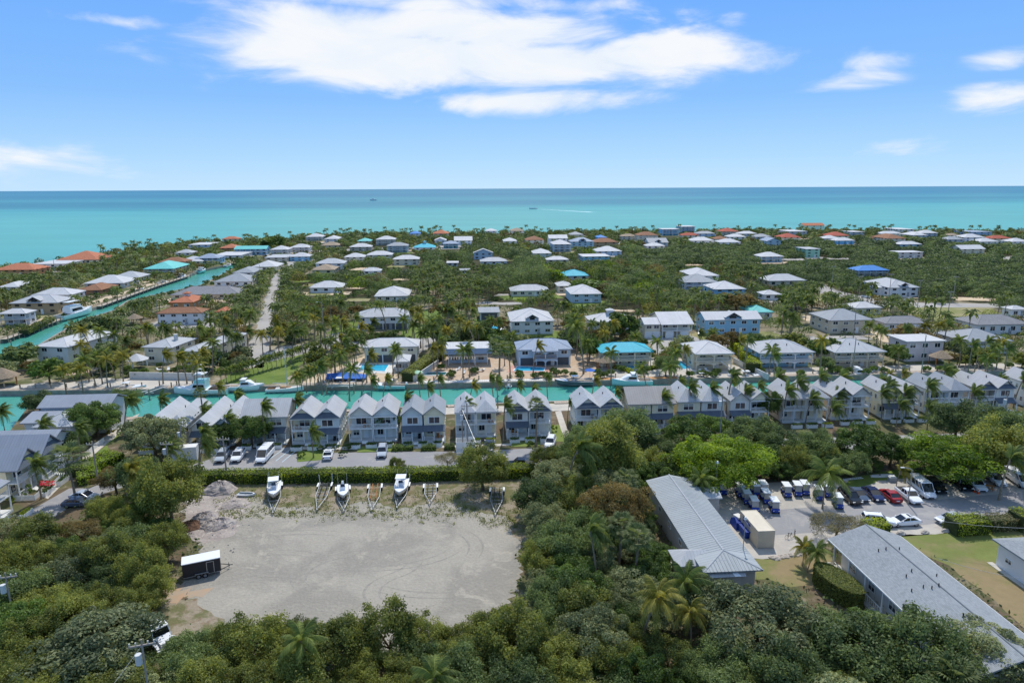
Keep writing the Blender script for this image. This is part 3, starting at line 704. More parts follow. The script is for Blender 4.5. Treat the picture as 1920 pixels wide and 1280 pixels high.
    if 'B' in fl:
        n = max(2, int(w/3.5))
        for s in range(1, st):
            part('balcony_floor', MB().box(-w/2, y0, s*fh-.05, w/2, -d/2+rec, s*fh+.12), trim, t)
            rb = MB(); railing(rb, -w/2+.05, y0+.08, w/2-.05, y0+.08, s*fh+.12); part('railing', rb, trim, t)
        for i in range(n+1):
            x = -w/2+.1+i*(w-.2)/n; part('post', MB().box(x-.1, y0, 0, x+.1, y0+.2, H-.2), trim, t)
    if 'G' in fl:
        n = 3 if w > 12 else 2
        for i in range(n):
            x = -w/2+(i+.5)*w/n
            if i == 1 and n == 3: part('carport_shade_panel', MB().box(x-1.7, -d/2-.04, .02, x+1.7, -d/2+.02, min(2.4, fh-.12)), M('shadowgrey'), t)  # flat dark panel, its grey painted as the shade inside the bay
            else:
                g = part('garage_door', MB().box(x-1.4, -d/2-.05, .02, x+1.4, -d/2+.02, min(2.2, fh-.15)), trim, t)
                gm = MB(); [gm.box(x-1.4, -d/2-.07, .02+k*.45, x+1.4, -d/2-.05, .05+k*.45) for k in range(1, 5)]; part('door_groove', gm, M('palegrey'), g)
    if 'O' in fl:
        n = max(2, int(w/4))
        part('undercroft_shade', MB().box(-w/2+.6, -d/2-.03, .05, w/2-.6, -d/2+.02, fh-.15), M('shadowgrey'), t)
        for i in range(n+1):
            x = -w/2+.3+i*(w-.6)/n; part('post', MB().box(x-.15, -d/2-.35, 0, x+.15, -d/2-.05, H*.5), trim, t)
    if 'C' in fl:
        ch = MB(); ch.box(w*.2, -.4, H, w*.2+.9, .4, H+rise+1.0); ch.box(w*.2-.1, -.5, H+rise+1.0, w*.2+1.0, .5, H+rise+1.15); part('chimney', ch, M('offwhite'), ro)
    if 'K' in fl:
        k = MB(); k.box(-1, -1, H+rise-.6, 1, 1, H+rise+.9); part('cupola', k, M('white'), ro)
        me2 = hip_roof(1.5, 1.5, H+rise+1.0, .7, cx=0, cy=0).mesh('cupola_roof', rm); slope_uv(me2); ob('cupola_roof', me2, ro)
    if 'D' in fl:   # front dormer / projecting gable
        me2 = gable_roof(w*.16, 2.4, H+rise*.35, w*.09, along='y', cy=-b+2.6).mesh('dormer_roof', rm); slope_uv(me2); ob('dormer_roof', me2, ro)
        part('dormer', MB().box(-w*.13, -b+.9, H, w*.13, -b+4.5, H+rise*.35-.1), wm, ro)
        window(ro, -w*.07, -b+.86, H+.25, w*.14, .9, far=True)
    if 'H' in fl:   # projecting hipped bay over the front
        me2 = hip_roof(w*.25, 3.2, H-.05, w*.1, cy=-b+1.2).mesh('bay_roof', rm); slope_uv(me2); ob('bay_roof', me2, ro)
        for s in range(st):
            part('arcade', arches(-w*.23, w*.23, s*fh+.003, fh-.22, 2, -b-1.7), wm, t)
            if s:
                part('balcony_floor', MB().box(-w*.23, -b-1.7, s*fh-.05, w*.23, -d/2, s*fh+.1), wm, t)
                rb = MB(); railing(rb, -w*.22, -b-1.6, w*.22, -b-1.6, s*fh+.1); part('railing', rb, M('teak'), t)
    if 'S' in fl:   # outside stair down the front
        sm = MB(); n = 12; x0 = w*.15
        for i in range(n): sm.box(x0+i*.32, y0-1.1, 3.0-(i+1)*.25, x0+(i+1)*.32, y0-.1, 3.12-(i+1)*.25)
        sm.tube((x0, y0-1.1, 3.0), (x0+n*.32, y0-1.1, 0), .08, n=4); sm.tube((x0, y0-1.1, 4.0), (x0+n*.32, y0-1.1, 1.0), .04, n=4)
        part('stair', sm, trim, t)
    if 'L' in fl and not far:   # vents
        for q in range(2): part('roof_vent', MB().tube((-a*.2+q*a*.35, -b*.45, H+rise*.4), (-a*.2+q*a*.35, -b*.45, H+rise*.45+.7), .12, n=6), M('darkmetal'), ro)
    if dist > 230 and name == 'house' and wall:
        r_ = random.Random(int(xl*7)); k_ = r_.random(); yp = [(-we*.7, -D/2-r_.uniform(5, 11)), (we*.8, -D/2-r_.uniform(5, 11)), (we*.75, -D*.2), (-we*.75, -D*.2)]
        wpt = [((c+ux*u_+fw*v_).x, (c+ux*u_+fw*v_).y) for u_, v_ in yp]
        if k_ < .5 and inpoly(*wpt[0], landB) and inpoly(*wpt[1], landB):
            w2 = ragged(wpt, .7, 2, int(xl)); NOTREE.append(w2); flat('sandy_yard' if k_ < .3 else 'grass_yard', w2, .028+.0004*(len(FOOT) % 9), M('sand' if k_ < .15 else 'farroad' if k_ < .3 else 'lawn' if k_ < .4 else 'drygrass'))
    yv = yv or ye+max(2, min(26, H*(.6 if dist < 260 else .14)*FPX/dist))
    PROTECT.append((xl-1, yt-1, xr+1, yv, dist))
    FOOT.append((c, yaw, we/2+1.2, D/2+1.0)); LAND.append((c.x, c.y, label))
    return t, we, D, H, rise

H_ = house
# far town, west shore
H_('big house with two orange tile roofs near the western shore','h',105,184,487,470,4.5,'rooforange','cream',0,'')
H_('orange tiled house cut by the left edge of the photo','h',-14,65,506,493,5,'rooforange','orangewall',0)
H_('low white flat roofed house behind the orange tiled one at the west shore','f',57,122,495,486,4,'roofwhite','white')
H_('beige house with seagreen hipped roof above the diagonal canal','h',267,326,504,489,6,'roofseagreen','beige',0,'B')
H_('tan house with brown tiled roof just behind the seagreen roofed one','h',295,347,491,482,5,'roofbrown','tan')
H_('white roofed low house beside the diagonal canal, between brown and blue roofs','h',332,380,490,480,3.5,'roofwhite','cream')
H_('pale blue house with blue metal roof at the canal bank','h',365,410,484,475,6,'roofblue','skyblue',0,'B')
H_('long flat white roofed house between the blue roof and the balcony building','f',397,452,479,471,4,'roofwhite','white')
H_('long pale blue two storey building with a row of balconies','g',438,500,467,461,7,'roofseagreen','skyblue',478,'B')
H_('tiered white house on the western point by the sea','f',352,393,459,451,6,'roofwhite','paleblue')
H_('brown walled house with orange hip roof on the western point','h',410,445,465,457,5,'rooforange','brownwall')
H_('small white roofed house in palms left of the orange hip roof','h',327,360,474,467,3.5,'rooflight','white')
H_('orange tiled roof showing over trees at the shore, above the balcony building','h',415,447,448,443,4.5,'rooforange','cream')
H_('large grey metal roofed house behind trees on the west bank, lower of two wings','h',155,232,531,515,4,'roofwhite','palegrey')
H_('white metal roofed wing with a blue shaded wall beside the west bank','h',207,262,520,508,4,'rooflight','palegrey')
H_('round looking brown hip roof house on the west bank','h',143,190,544,529,3.5,'roofbrown','brownwall')
H_('wide white hip roofed house on the west bank, left of the brown roof','h',57,133,553,539,4,'roofwhite','white')
H_('tan two storey house with grey green hipped roof on the west bank','h',16,108,568,552,6,'rooflight','tan',590,'D')
H_('white house with balcony posts at the left edge by the canal dock','h',-6,48,588,578,6,'roofwhite','white',604,'B')
H_('low white roofs at the left edge between dark trees','h',-5,34,538,526,3.5,'roofwhite','white')
H_('long low grey tan roofed house on the right bank of the diagonal canal','h',318,448,552,536,3.5,'roofgravel','beige')
H_('grey and white roofed house right beside the diagonal canal water','h',399,470,528,511,4,'roofgrey','white')
H_('small grey hip roof above the canal end','h',435,476,511,499,4,'roofgrey','palegrey')
H_('white roofed canal house nearest the end of the street','h',470,519,500,488,4,'roofwhite','cream')
H_('orange clay tile house with little tower among palms','h',315,362,567,553,4,'rooforange','orangewall',0,'K')
H_('small orange tile roof peeking out right of the towered one','h',402,425,584,572,3.5,'rooforange','orangewall')
H_('white walled house with brown grey hip roof in the palm garden','h',290,378,587,575,5.5,'roofbrown','white',608,'')
H_('big white house with long white metal roof and tall windows by the canal corner','h',62,126,650,622,6.2,'roofwhite','white',676,'C',yaw=R(-8),D=22,slope=.3)
H_('cream villa with wide pale roof, left wing beside the gazebo','h',264,322,651,633,6,'rooflight','cream',676,'C',yaw=R(-7),slope=.3)
H_('cream villa with wide pale roof, right wing next to the lawn palms','h',337,375,658,628,6,'rooflight','cream',684,'',yaw=R(-10),D=26,slope=.28)
# far town, centre shore
H_('white two tone house by the sea left of the palm clump','h',572,605,444,437,6,'roofwhite','white',452,'B')
H_('white hip roofed house right of the two tone one near the shore','h',607,635,448,441,5,'roofwhite','palegrey')
H_('tan roofed bungalow in front of the shoreline houses','h',600,636,460,453,4,'rooftan','cream')
H_('aqua green roofed house in the palms near the centre shore','h',669,695,452,446,5,'roofseagreen','cream')
H_('cream three storey house with balconies and white roof','h',704,741,449,442,8,'roofwhite','cream',462,'B')
H_('white roofed beige house left of the blue balcony house','h',654,696,463,456,5,'roofwhite','beige',470)
H_('pale blue three storey house with grey roof and balconies','h',724,765,461,454,8,'roofgrey','paleblue',473,'B')
H_('low house with vivid turquoise roof and cupola','h',775,816,464,455,3.5,'roofteal','white',467,'K')
H_('cobalt blue roof seen among palms at the shore','h',767,788,438,432,6,'roofcobalt','white')
H_('orange hip roof on the shoreline left of centre','h',811,841,438,431,6,'rooforange','cream')
H_('white metal roofed gable between palms behind the turquoise roof','y',814,837,451,441,6,'roofwhite','white')
H_('broad white roof above the teal walled house','g',851,886,451,443,6,'roofwhite','white')
H_('teal walled house with pale blue roof','h',830,860,457,451,6,'roofblue','tealwall',468,'B')
H_('white roofed house with blue walls right of the balcony building','h',505,540,468,460,6,'roofwhite','palegrey',474,'B')
H_('white two storey house near the end of the canal street','h',542,580,464,457,6,'roofwhite','white',470,'B')
H_('light blue walled house with white hip roof on the street end','h',541,581,481,473,5,'roofwhite','skyblue',488)
H_('beige stepped roof house between canal and street','f',495,539,483,471,5,'rooflight','beige',489)
H_('white two storey house with grey hip roof beside the street','h',590,645,494,484,6,'rooflight','white',498)
H_('tan tiled roof house in front of the grey hip roofed one','h',583,627,506,495,4,'rooftan','beige')
H_('small white pyramid roof in the trees left of centre','h',644,684,482,474,5,'roofwhite','cream')
H_('white hip roofed house behind the pyramid roof, tallest of the group','h',686,735,478,470,6,'roofwhite','cream')
H_('cream house with white hip roof and dark windows in the woods','h',736,786,486,478,6,'roofwhite','cream',496)
H_('roof patch almost buried in feathery dark pines','h',677,714,508,501,3.5,'roofwhite','white')
H_('low white hip roof in the woods at the left of the pines','h',579,642,539,526,4,'roofwhite','white',541)
H_('large white hip roof in the woods behind the palm rows','h',701,767,555,537,4,'roofwhite','cream',558)
H_('white two storey house with grey roof and arched ground floor by the cross street','h',666,768,594,577,6,'rooflight','white',616,'O')
H_('flat roofed carport house with dark opening in the palm grove','f',897,938,586,576,4,'roofgrey','offwhite',596,'O')
H_('white front gabled house in the centre of the wood','y',887,925,474,466,7,'roofwhite','paleblue',489)
H_('low white roof beside the front gabled house','h',900,952,490,482,3.5,'rooflight','white')
H_('thin white roof strip left of the front gabled house','f',837,860,493,489,3.5,'roofwhite','white')
H_('small grey roof in dark trees below the front gable','f',861,882,507,500,3.5,'roofgrey','white')
H_('white roof right on the centre shoreline','h',910,932,433,428,6,'roofwhite','white')
H_('small white roof left of the tall white houses','h',944,970,452,445,5,'roofwhite','white')
# centre right shore
H_('tan tiled roof standing alone against the sea','h',958,983,433,426,7,'rooftan','cream')
H_('tall white house with plain gable roof behind the pale hip one','g',1029,1065,447,440,10,'roofwhite','white',450)
H_('tall bluish white three storey house with pyramid roof','h',1037,1072,458,447,9,'roofwhite','paleblue',472,'B')
H_('pale blue house with stepped blue grey roofs','h',1070,1115,453,445,8,'roofblue','paleblue',461,'D')
H_('red brown tiled bungalow with arches near the shore','h',986,1021,450,442,5,'roofbrown','cream')
H_('grey hip roof behind the stepped blue house','h',1069,1095,440,434,6,'roofgrey','cream')
H_('brown tiled mansion of several low roofs','h',1112,1160,454,446,6,'roofbrown','tan',458)
H_('small deep blue roofed house in the shore palms','h',1120,1139,445,438,7,'roofcobalt','brightblue',447)
H_('cream two storey house with long brown tile roof','h',1196,1235,441,434,8,'roofbrown','cream',450,'A')
H_('arched tan house left of the long brown roof','h',1165,1195,443,438,5,'rooftan','cream',449)
H_('grey roofed twin gabled house right of centre','g',1216,1254,455,446,5,'roofgrey','white',458,'D')
H_('low white pyramid roof before the twin gables','h',1212,1248,461,455,4,'roofwhite','white')
H_('bright blue cube shaped three storey house','f',1242,1275,430,428,10,'roofwhite','brightblue',445,'B')
H_('pale blue tall house at the shore behind the bright blue one','f',1278,1305,425,423,10,'roofwhite','paleblue',434,'B')
H_('flat coral red tiled roof near the shore','h',1279,1312,441,436,4,'roofred','cream')
H_('coral red roofed cream house with loggia near the shore','h',1354,1386,434,427,8,'roofred','cream',441,'A')
H_('light grey hip roof left of the coral loggia house','h',1307,1342,438,433,6,'roofgrey','paleblue',442)
H_('wide white roof in the scrub below the coral roofs','h',1297,1340,451,444,4,'roofwhite','white')
H_('white roof right of the brown one in the scrub','h',1350,1390,454,447,4,'roofwhite','white')
H_('white low roof under the coral loggia house','h',1367,1400,444,438,4,'roofwhite','white')
H_('white metal roof right of the coral loggia house','h',1387,1420,438,433,6,'roofwhite','palegrey')
H_('brown tiled roof between two white ones','h',1341,1368,448,442,4,'roofbrown','cream')
H_('wide grey roof behind the red brown hip roof','h',1417,1448,444,438,5,'roofgrey','palegrey')
H_('big white hip roofed house deep in the wood','h',1298,1350,517,501,6,'roofwhite','white',519)
H_('grey roofed house with pale porch in front of the big white hip','h',1283,1348,529,514,6,'roofgrey','paleblue',539,'B')
H_('white roofed house with light blue trim in the wood','h',1339,1400,542,526,5,'roofwhite','skyblue',547)
H_('white walled blue house at the west edge of the scrub','h',1427,1471,481,472,6,'roofwhite','skyblue',494,'B')
H_('square pale green tower house in the mangroves','f',1511,1540,467,462,9,'rooflight','palegreen',484)
H_('blue and white house with broken gables over the scrub','y',1438,1466,452,444,6,'roofblue','paleblue',458)
H_('dark red hip roof on the scrub edge','h',1466,1503,445,437,5,'roofred','cream')
H_('long orange roof on the shoreline right of centre','g',1507,1547,423,418,7,'rooforange','cream')
H_('white flat house under the long orange roof','f',1480,1515,434,430,7,'roofwhite','offwhite',438)
H_('coral red hip roof before the grey decks','h',1557,1594,442,434,6,'roofred','cream')
H_('white low roof left of the aqua blue house','h',1546,1576,447,441,4,'roofwhite','white')
H_('aqua blue house with white hip roof','h',1567,1604,451,445,5,'roofwhite','brightblue',458)
H_('white two tier house right of the coral hip roof','f',1597,1622,435,431,7,'roofwhite','white',441,'B')
H_('wide brown tiled house near the right shore','h',1664,1700,447,438,6,'roofbrown','cream')
H_('low brown tile roof left of the wide brown house','h',1636,1662,447,442,4,'roofbrown','cream')
H_('long white hip roof behind the brown tiled pair','h',1653,1692,438,433,6,'roofwhite','white')
H_('white flat roofed block right on the shoreline','f',1684,1716,430,427,7,'roofwhite','white',434)
H_('light house with twin white hips near the right shore','h',1728,1760,437,431,6,'roofwhite','palegrey',443)
H_('white pyramid roof left of the twin hips','h',1713,1740,441,434,6,'roofwhite','palegrey')
H_('white and blue ornate house alone in the scrub','h',1688,1730,458,452,4,'roofwhite','skyblue')
H_('light grey hip roofed house in the right scrub','h',1776,1810,449,443,6,'roofgrey','palegrey')
H_('small brown roof by the right shore','h',1780,1800,441,437,6,'rooftan','cream')
H_('white hip roof at the right, behind the pale gable barn','h',1809,1848,445,438,6,'roofwhite','white')
H_('flat blue grey house close to the right shore','f',1822,1862,435,432,8,'roofblue','paleblue',439)
H_('white hip roof right of the pale gable barn','h',1838,1874,453,446,5,'roofwhite','white')
H_('long red tiled roof near the right edge','h',1860,1898,447,441,5,'roofred','cream')
H_('white roof cut by the right edge of the photo','h',1898,1932,453,446,5,'roofwhite','white')
H_('long pale barn like house with white gable roof','g',1802,1849,467,459,5,'roofwhite','cream',475)
H_('white flat roofed long house alone in the mangroves','f',1685,1733,473,470,6,'roofwhite','palegrey',483)
H_('cream house on stilts with vivid blue roof and deck','h',1609,1669,507,497,5,'roofcobalt','cream',517,'B')
H_('large white house with gabled grey wing by the east street','h',1668,1726,539,520,6.5,'rooflight','white',556,'D')
H_('lower white wing left of the gabled grey roof','h',1650,1690,539,532,5.5,'roofwhite','white',552)
H_('long grey white roof with palms in front, at the street corner','h',1441,1513,526,513,4.5,'rooflight','beige',530)
H_('white roof patch behind the dark hedge','h',1432,1467,552,543,4,'roofwhite','white')
H_('low white roof beside the east street','h',1604,1656,577,565,3.5,'roofwhite','white')
H_('grey hip roofed two storey house by the clay yard','h',1556,1640,600,578,6,'roofgrey','beige',610,'')
H_('low grey roof behind the yellow flowering tree','h',1662,1748,606,592,3.5,'roofgravel','palegrey')
H_('long white house with grey tiled roof at the right edge','h',1833,1934,608,589,4.5,'roofgravel','white',620)
H_('white roof corner by the far right of the east street','h',1898,1930,580,573,4,'roofwhite','white')
# second row
H_('white house with dormer turret over the canal houses','h',957,1040,602,578,6,'roofwhite','white',628,'D')
H_('white house behind the dark round tree, with roof terrace tower','h',1107,1192,603,586,5.5,'roofwhite','white',606,'K')
H_('small white roof half hidden by a dark spreading tree','h',1045,1074,536,525,5,'roofwhite','cream')
H_('white roofs split by a tall pine in the centre wood','h',957,1031,545,533,4,'rooflight','cream')
H_('white pyramid roofed house alone in the centre wood','h',1070,1130,551,534,6,'roofwhite','paleblue',565)
H_('flat turquoise roof in the centre wood','h',1053,1105,517,505,3.5,'roofteal','white')
H_('flat white roofed blue house in the centre wood','f',1092,1145,481,476,5,'roofwhite','skyblue',487)
H_('low white hip roof near the pyramid in trees','h',1025,1067,487,480,3.5,'roofwhite','cream')
H_('white peaked roof under the tall bluish house','h',1000,1035,475,465,5,'roofwhite','palegrey')
H_('white hip roof with dark window band, centre right','h',1118,1167,471,461,5,'roofwhite','paleblue')
H_('cream garage house with two sloping white roofs, narrow left part','g',1208,1242,608,585,6,'roofwhite','cream',629,'G',slope=.34)
H_('cream garage house with wide sloping white roof and screened porch','g',1240,1302,608,583,6,'roofwhite','cream',632,'BG',slope=.34)
H_('long light blue house with white gable roof','g',1322,1430,599,583,6.5,'roofwhite','skyblue',622,'D')
H_('pale seagreen roofed house at the end of the light blue one','h',1408,1452,585,572,4,'roofseagreen','white')
# canal front
H_('white hip roofed cream house behind the rectangular pool','h',679,785,650,633,6,'roofwhite','cream',680,'O')
H_('small white pool house next to the rectangular pool','h',738,768,678,667,3,'roofwhite','white',692,D=8,cat='pool house',name='pool_house')
H_('pale blue grey house with hipped front bay and arches','h',969,1074,655,634,6,'roofblue','paleblue',686,'HO')
H_('cream canal house with turquoise roof and glazed upper storey','h',1126,1226,660,641,6,'roofteal','cream',686,'V')
H_('cream canal house with white pyramid roof and dark arches','h',1304,1378,663,639,6.2,'roofwhite','cream',690,'AS')
H_('light blue canal house with white roof and arched loggia','h',1424,1530,661,636,6,'rooflight','skyblue',688,'AWL')
H_('beige canal house with white roof, right of the light blue one','h',1566,1664,660,634,6,'rooflight','beige',682,'VL')
H_('pinkish white canal house with outside stair and thatched shade','f',1700,1776,640,627,7.5,'roofwhite','pinkwhite',682,'S')
H_('grey hip roofed canal house behind palms at the right','h',1812,1902,640,615,5,'roofgrey','palegrey',652,'')

def canopy_house():
    t, we, D, H, rise = H_('blue grey canal house with flat white roof and sloping blue awning edge','f',836,918,654,641,6,'roofwhite','paleblue',688,'B')
    a, b = we/2, D/2; m = MB(); h = 1.3; o = .9
    m.add([(-a-.01,-b-.01,H+.1),(a+.01,-b-.01,H+.1),(a+o,-b-o,H-h),(-a-o,-b-o,H-h),(-a-.01,b,H+.1),(-a-o,b,H-h),(a+.01,b,H+.1),(a+o,b,H-h)], [(3,2,1,0),(5,3,0,4),(2,7,6,1)])
    me = m.mesh('awning_skirt', M('roofblue')); slope_uv(me); ob('awning_skirt', me, t)
    pg = MB(); y0 = -b-4.2
    for i in range(12): pg.box(-a+i*.75, y0, 2.7, -a+i*.75+.12, -b-1, 2.85)
    for x in (-a, -a+8.3): pg.box(x, y0+.1, 0, x+.18, y0+.3, 2.7)
    part('pergola', pg, M('dockwood'), t)
canopy_house()
def pink_extra():
    P0, we = solve_line(1700, 1778, 652, 5, YAW); c = P0
    pass
# terrace-top tower of the white house
def gazebo(px, py, r, label, roofm, thatch=False):
    c = G(px, py); t = thing('gazebo' if not thatch else 'thatched_hut', label, 'gazebo' if not thatch else 'hut', c)
    m = MB(); n = 8 if not thatch else 10; vs = [(r*math.cos(2*math.pi*i/n), r*math.sin(2*math.pi*i/n), 2.5) for i in range(n)]
    top = (0, 0, 2.5+r*(.55 if not thatch else .6)); m.add(vs+[top], [(i, (i+1) % n, n) for i in range(n)]+[tuple(range(n-1, -1, -1))])
    me = m.mesh('roof', M(roofm)); slope_uv(me); ob('roof', me, t)
    for i in range(0, n, 2): x, y, _ = vs[i]; part('post', MB().box(x*.85-.1, y*.85-.1, 0, x*.85+.1, y*.85+.1, 2.52), M('frame' if not thatch else 'rustwood'), t)
    d = c.length; q = proj(c+Vector((0,0,3))); PROTECT.append((q[0]-r*FPX/d, q[1]-6, q[0]+r*FPX/d, q[1]+8, d)); FOOT.append((c, 0, r, r)); return t
gazebo(259, 689, 3.2, 'white octagonal garden gazebo in front of the cream villa', 'roofwhite')
gazebo(254, 608, 3.0, 'dark thatched hut by the diagonal canal garden', 'thatch', True) if 'thatch' in MATS else None
gazebo(8, 722, 4.0, 'thatched hut at the left edge by the dock', 'thatch', True)
gazebo(1134, 692, 3.0, 'thatched hut left of the turquoise roofed canal house', 'thatch', True)
gazebo(1762, 684, 3.2, 'thatched shade before the pinkish white canal house', 'thatch', True)

# ---------------------------------------------------------------- townhouse row
def siding(name, rgb):
    m = mat(name, rgb, .7, .05, .5)
    return m
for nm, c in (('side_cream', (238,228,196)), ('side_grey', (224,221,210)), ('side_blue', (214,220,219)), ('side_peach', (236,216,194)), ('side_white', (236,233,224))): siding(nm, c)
TOWN = []
roofmat('roofgravel2', (156,152,148), pitch=.5)
def townhouse(label, xl, xr, yb, kinds, roof, cols, yaw=None, D=8.3, H=5.6, flip=False, roofm='rooftown', planters=3, solve=True, P0=None, w=None):
    yaw = YAW if yaw is None else yaw
    if P0 is None: P0, w = solve_line(xl, xr, yb, 0, yaw)
    ux = Vector((math.cos(yaw), math.sin(yaw), 0)); fw = Vector((-math.sin(yaw), math.cos(yaw), 0))
    c = P0+ux*(w/2)+fw*(D/2); c.z = 0
    t = thing('townhouse', label, 'townhouse', c, yaw, 'duplex townhouses along the canal'); tr = M('frame')
    hw = w/2; rise = hw*.5*.86; f = -D/2
    rise2 = D*.5*.62
    for s in (0, 1):
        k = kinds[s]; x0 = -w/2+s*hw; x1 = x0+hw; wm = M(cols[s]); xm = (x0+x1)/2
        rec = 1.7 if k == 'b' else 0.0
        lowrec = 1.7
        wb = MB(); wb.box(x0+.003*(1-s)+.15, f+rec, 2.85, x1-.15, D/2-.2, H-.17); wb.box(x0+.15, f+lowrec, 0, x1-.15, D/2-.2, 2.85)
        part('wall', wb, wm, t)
        if roof != 'side':
            gy = f+.1
            gm = MB(); gm.add([(x0+.15,gy,H-.15),(x1-.15,gy,H-.15),(xm,gy,H+rise-.25),(x0+.15,gy+.15,H-.15),(x1-.15,gy+.15,H-.15),(xm,gy+.15,H+rise-.25)], [(0,1,2),(5,4,3),(0,3,4,1),(1,4,5,2),(2,5,3,0)])
            # battens on the gable
            if roof == 'g':
                part('gable', gm, wm, t)
                bt = MB()
                for i in range(1, 9):
                    xx = x0+.15+(hw-.3)*i/9; hh = rise*(1-abs(xx-xm)/(hw/2-.1)); bt.box(xx-.03, gy-.04, H-.12, xx+.03, gy, H-.15+max(.1, hh-.25))
                part('batten', bt, wm, t)
                me = gable_roof(hw/2+(.15 if True else 0), D/2+.45, H, rise, along='y', cx=xm).mesh('roof', M(roofm))
            elif roof == 'p':     # clipped front: small hip in front of the ridge
                b = D/2+.45; a = hw/2+.12
                m = MB(); m.add([(xm-a,-b,H),(xm+a,-b,H),(xm+a,b,H),(xm-a,b,H),(xm,-b+a*1.1,H+rise),(xm,b,H+rise),(xm-a,-b,H-.18),(xm+a,-b,H-.18),(xm+a,b,H-.18),(xm-a,b,H-.18)],
                                [(0,1,4),(1,2,5,4),(2,3,5),(3,0,4,5),(6,7,1,0),(7,8,2,1),(8,9,3,2),(9,6,0,3),(9,8,7,6)])
                me = m.mesh('roof', M(roofm))
            else:                # gablet: gable with small dark hip in the gable
                part('gable', gm, wm, t)
                me = gable_roof(hw/2+.15, D/2+.45, H, rise, along='y', cx=xm).mesh('roof', M(roofm))
                h = MB(); z0 = H-.05; a = hw/2*.98; h.add([(xm-a, -D/2-.62, z0),(xm+a, -D/2-.62, z0),(xm, -D/2+.08, z0+rise*.5),(xm-a*.5, -D/2+.12, z0+rise*.5),(xm+a*.5, -D/2+.12, z0+rise*.5)], [(0,1,4,3)])
                me3 = h.mesh('gable_skirt', M('roofdark')); slope_uv(me3); ob('gable_skirt', me3, t)
            slope_uv(me); ro = ob('roof', me, t)
            part('roof_vent', MB().tube((xm-.9, D*.1, H+rise*.5), (xm-.9, D*.1, H+rise*.5+.7), .1, n=6), M('darkmetal'), ro)
        # ground floor
        window(t, x0+.6, f+lowrec-.04, .9, 1.3, 1.3)
        dr = part('door', MB().box(xm+.3, f+lowrec-.07, .02, xm+1.25, f+lowrec-.01, 2.15), tr, t)
        part('door_handle', MB().box(xm+1.08, f+lowrec-.12, 1.0, xm+1.16, f+lowrec-.07, 1.1), M('steel'), dr)
        if k == 'b':
            window(t, x0+hw*.25, f+rec-.04, 2.95+.1, 2.3, 2.0)
            part('balcony_floor', MB().box(x0+.05, f-.12, 2.72, x1-.05, f+rec, 2.92), tr, t)
            rb = MB(); railing(rb, x0+.15, f-.02, x1-.15, f-.02, 2.92, .95, .22); part('railing', rb, tr, t)
            for x in (x0+.06, x1-.24): part('post', MB().box(x, f-.1, 2.92, x+.18, f+.08, H-.16), tr, t)
            part('fascia', MB().box(x0+.05, f-.14, H-.42, x1-.05, f-.02, H-.16), tr, t)
        else:
            window(t, x0+hw*.24, f-.05, 3.65, 2.4, 1.45)
            aw = MB(); aw.add([(x0-.05,f-1.5,2.55),(x1+.05,f-1.5,2.55),(x1+.05,f+.02,3.35),(x0-.05,f+.02,3.35),(x0-.05,f-1.5,2.45),(x1+.05,f-1.5,2.45),(x1+.05,f+.02,3.2),(x0-.05,f+.02,3.2)],
                              [(0,1,2,3),(7,6,5,4),(0,4,5,1),(1,5,6,2),(3,7,4,0)])
            me = aw.mesh('porch_roof', M('roofdark')); slope_uv(me); ob('porch_roof', me, t)
        ypost = f-.1 if k == 'b' else f-1.4
        for x in (x0+.06, xm-.1, x1-.24): part('post', MB().box(x, ypost, 0, x+.18, ypost+.18, 2.72 if k == 'b' else 2.5), tr, t)
        rb = MB(); railing(rb, x0+.25, ypost+.09, xm-.1, ypost+.09, .35, .95, .25); part('railing', rb, tr, t)
        part('porch_floor', MB().box(x0+.04, ypost-.05, .02, x1-.04, f+lowrec, .35), M('palegrey'), t)
        sm = MB(); [sm.box(xm+.2, ypost-.05-(i+1)*.28, .02, xm+1.3, ypost-.05-i*.28, .30-.1*i) for i in range(3)]; part('step', sm, tr, t)
        if RW.random() < .8:
            bx = x0+.5+RW.random()*(hw-1.6); cz = 2.93 if k == 'b' else .36; ch = MB(); ch.box(bx, f+.5, cz, bx+.55, f+1.0, cz+.42); ch.box(bx, f+.95, cz+.42, bx+.55, f+1.05, cz+.85); ch.box(bx+.8, f+.55, cz, bx+1.2, f+.95, cz+.5)
            q = part('porch_chair', ch, M(('rustwood', 'darkmetal', 'offwhite')[RW.randrange(3)]), t); q['kind'] = 'stuff'
        # windows on the outer side
        sx = x0+.12 if s == 0 else x1-.12
        if (s == 1 and c.x < 0) or (s == 0 and c.x > 0):
            for z in (1.0, 3.7):
                for i in range(4):
                    yy = f+2.2+i*1.75
                    if s == 1: window(t, sx, yy, z, .7, 1.1, math.pi/2)
                    else: window(t, sx, yy+.7, z, .7, 1.1, -math.pi/2)
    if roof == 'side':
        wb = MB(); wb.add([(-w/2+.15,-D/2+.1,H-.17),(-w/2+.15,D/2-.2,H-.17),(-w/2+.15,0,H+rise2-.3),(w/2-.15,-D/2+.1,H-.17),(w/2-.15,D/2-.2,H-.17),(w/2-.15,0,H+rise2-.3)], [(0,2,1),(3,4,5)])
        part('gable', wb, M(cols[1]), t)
        me = gable_roof(w/2+.35, D/2+.5, H, rise2, along='x').mesh('roof', M(roofm)); slope_uv(me); ob('roof', me, t)
    FOOT.append((c, yaw, w/2+.8, D/2+1.6)); d = c.length; LAND.append((c.x, c.y, label))
    PROTECT.append((xl, yb-110, xr, yb-8, d-2)) if xl is not None else None
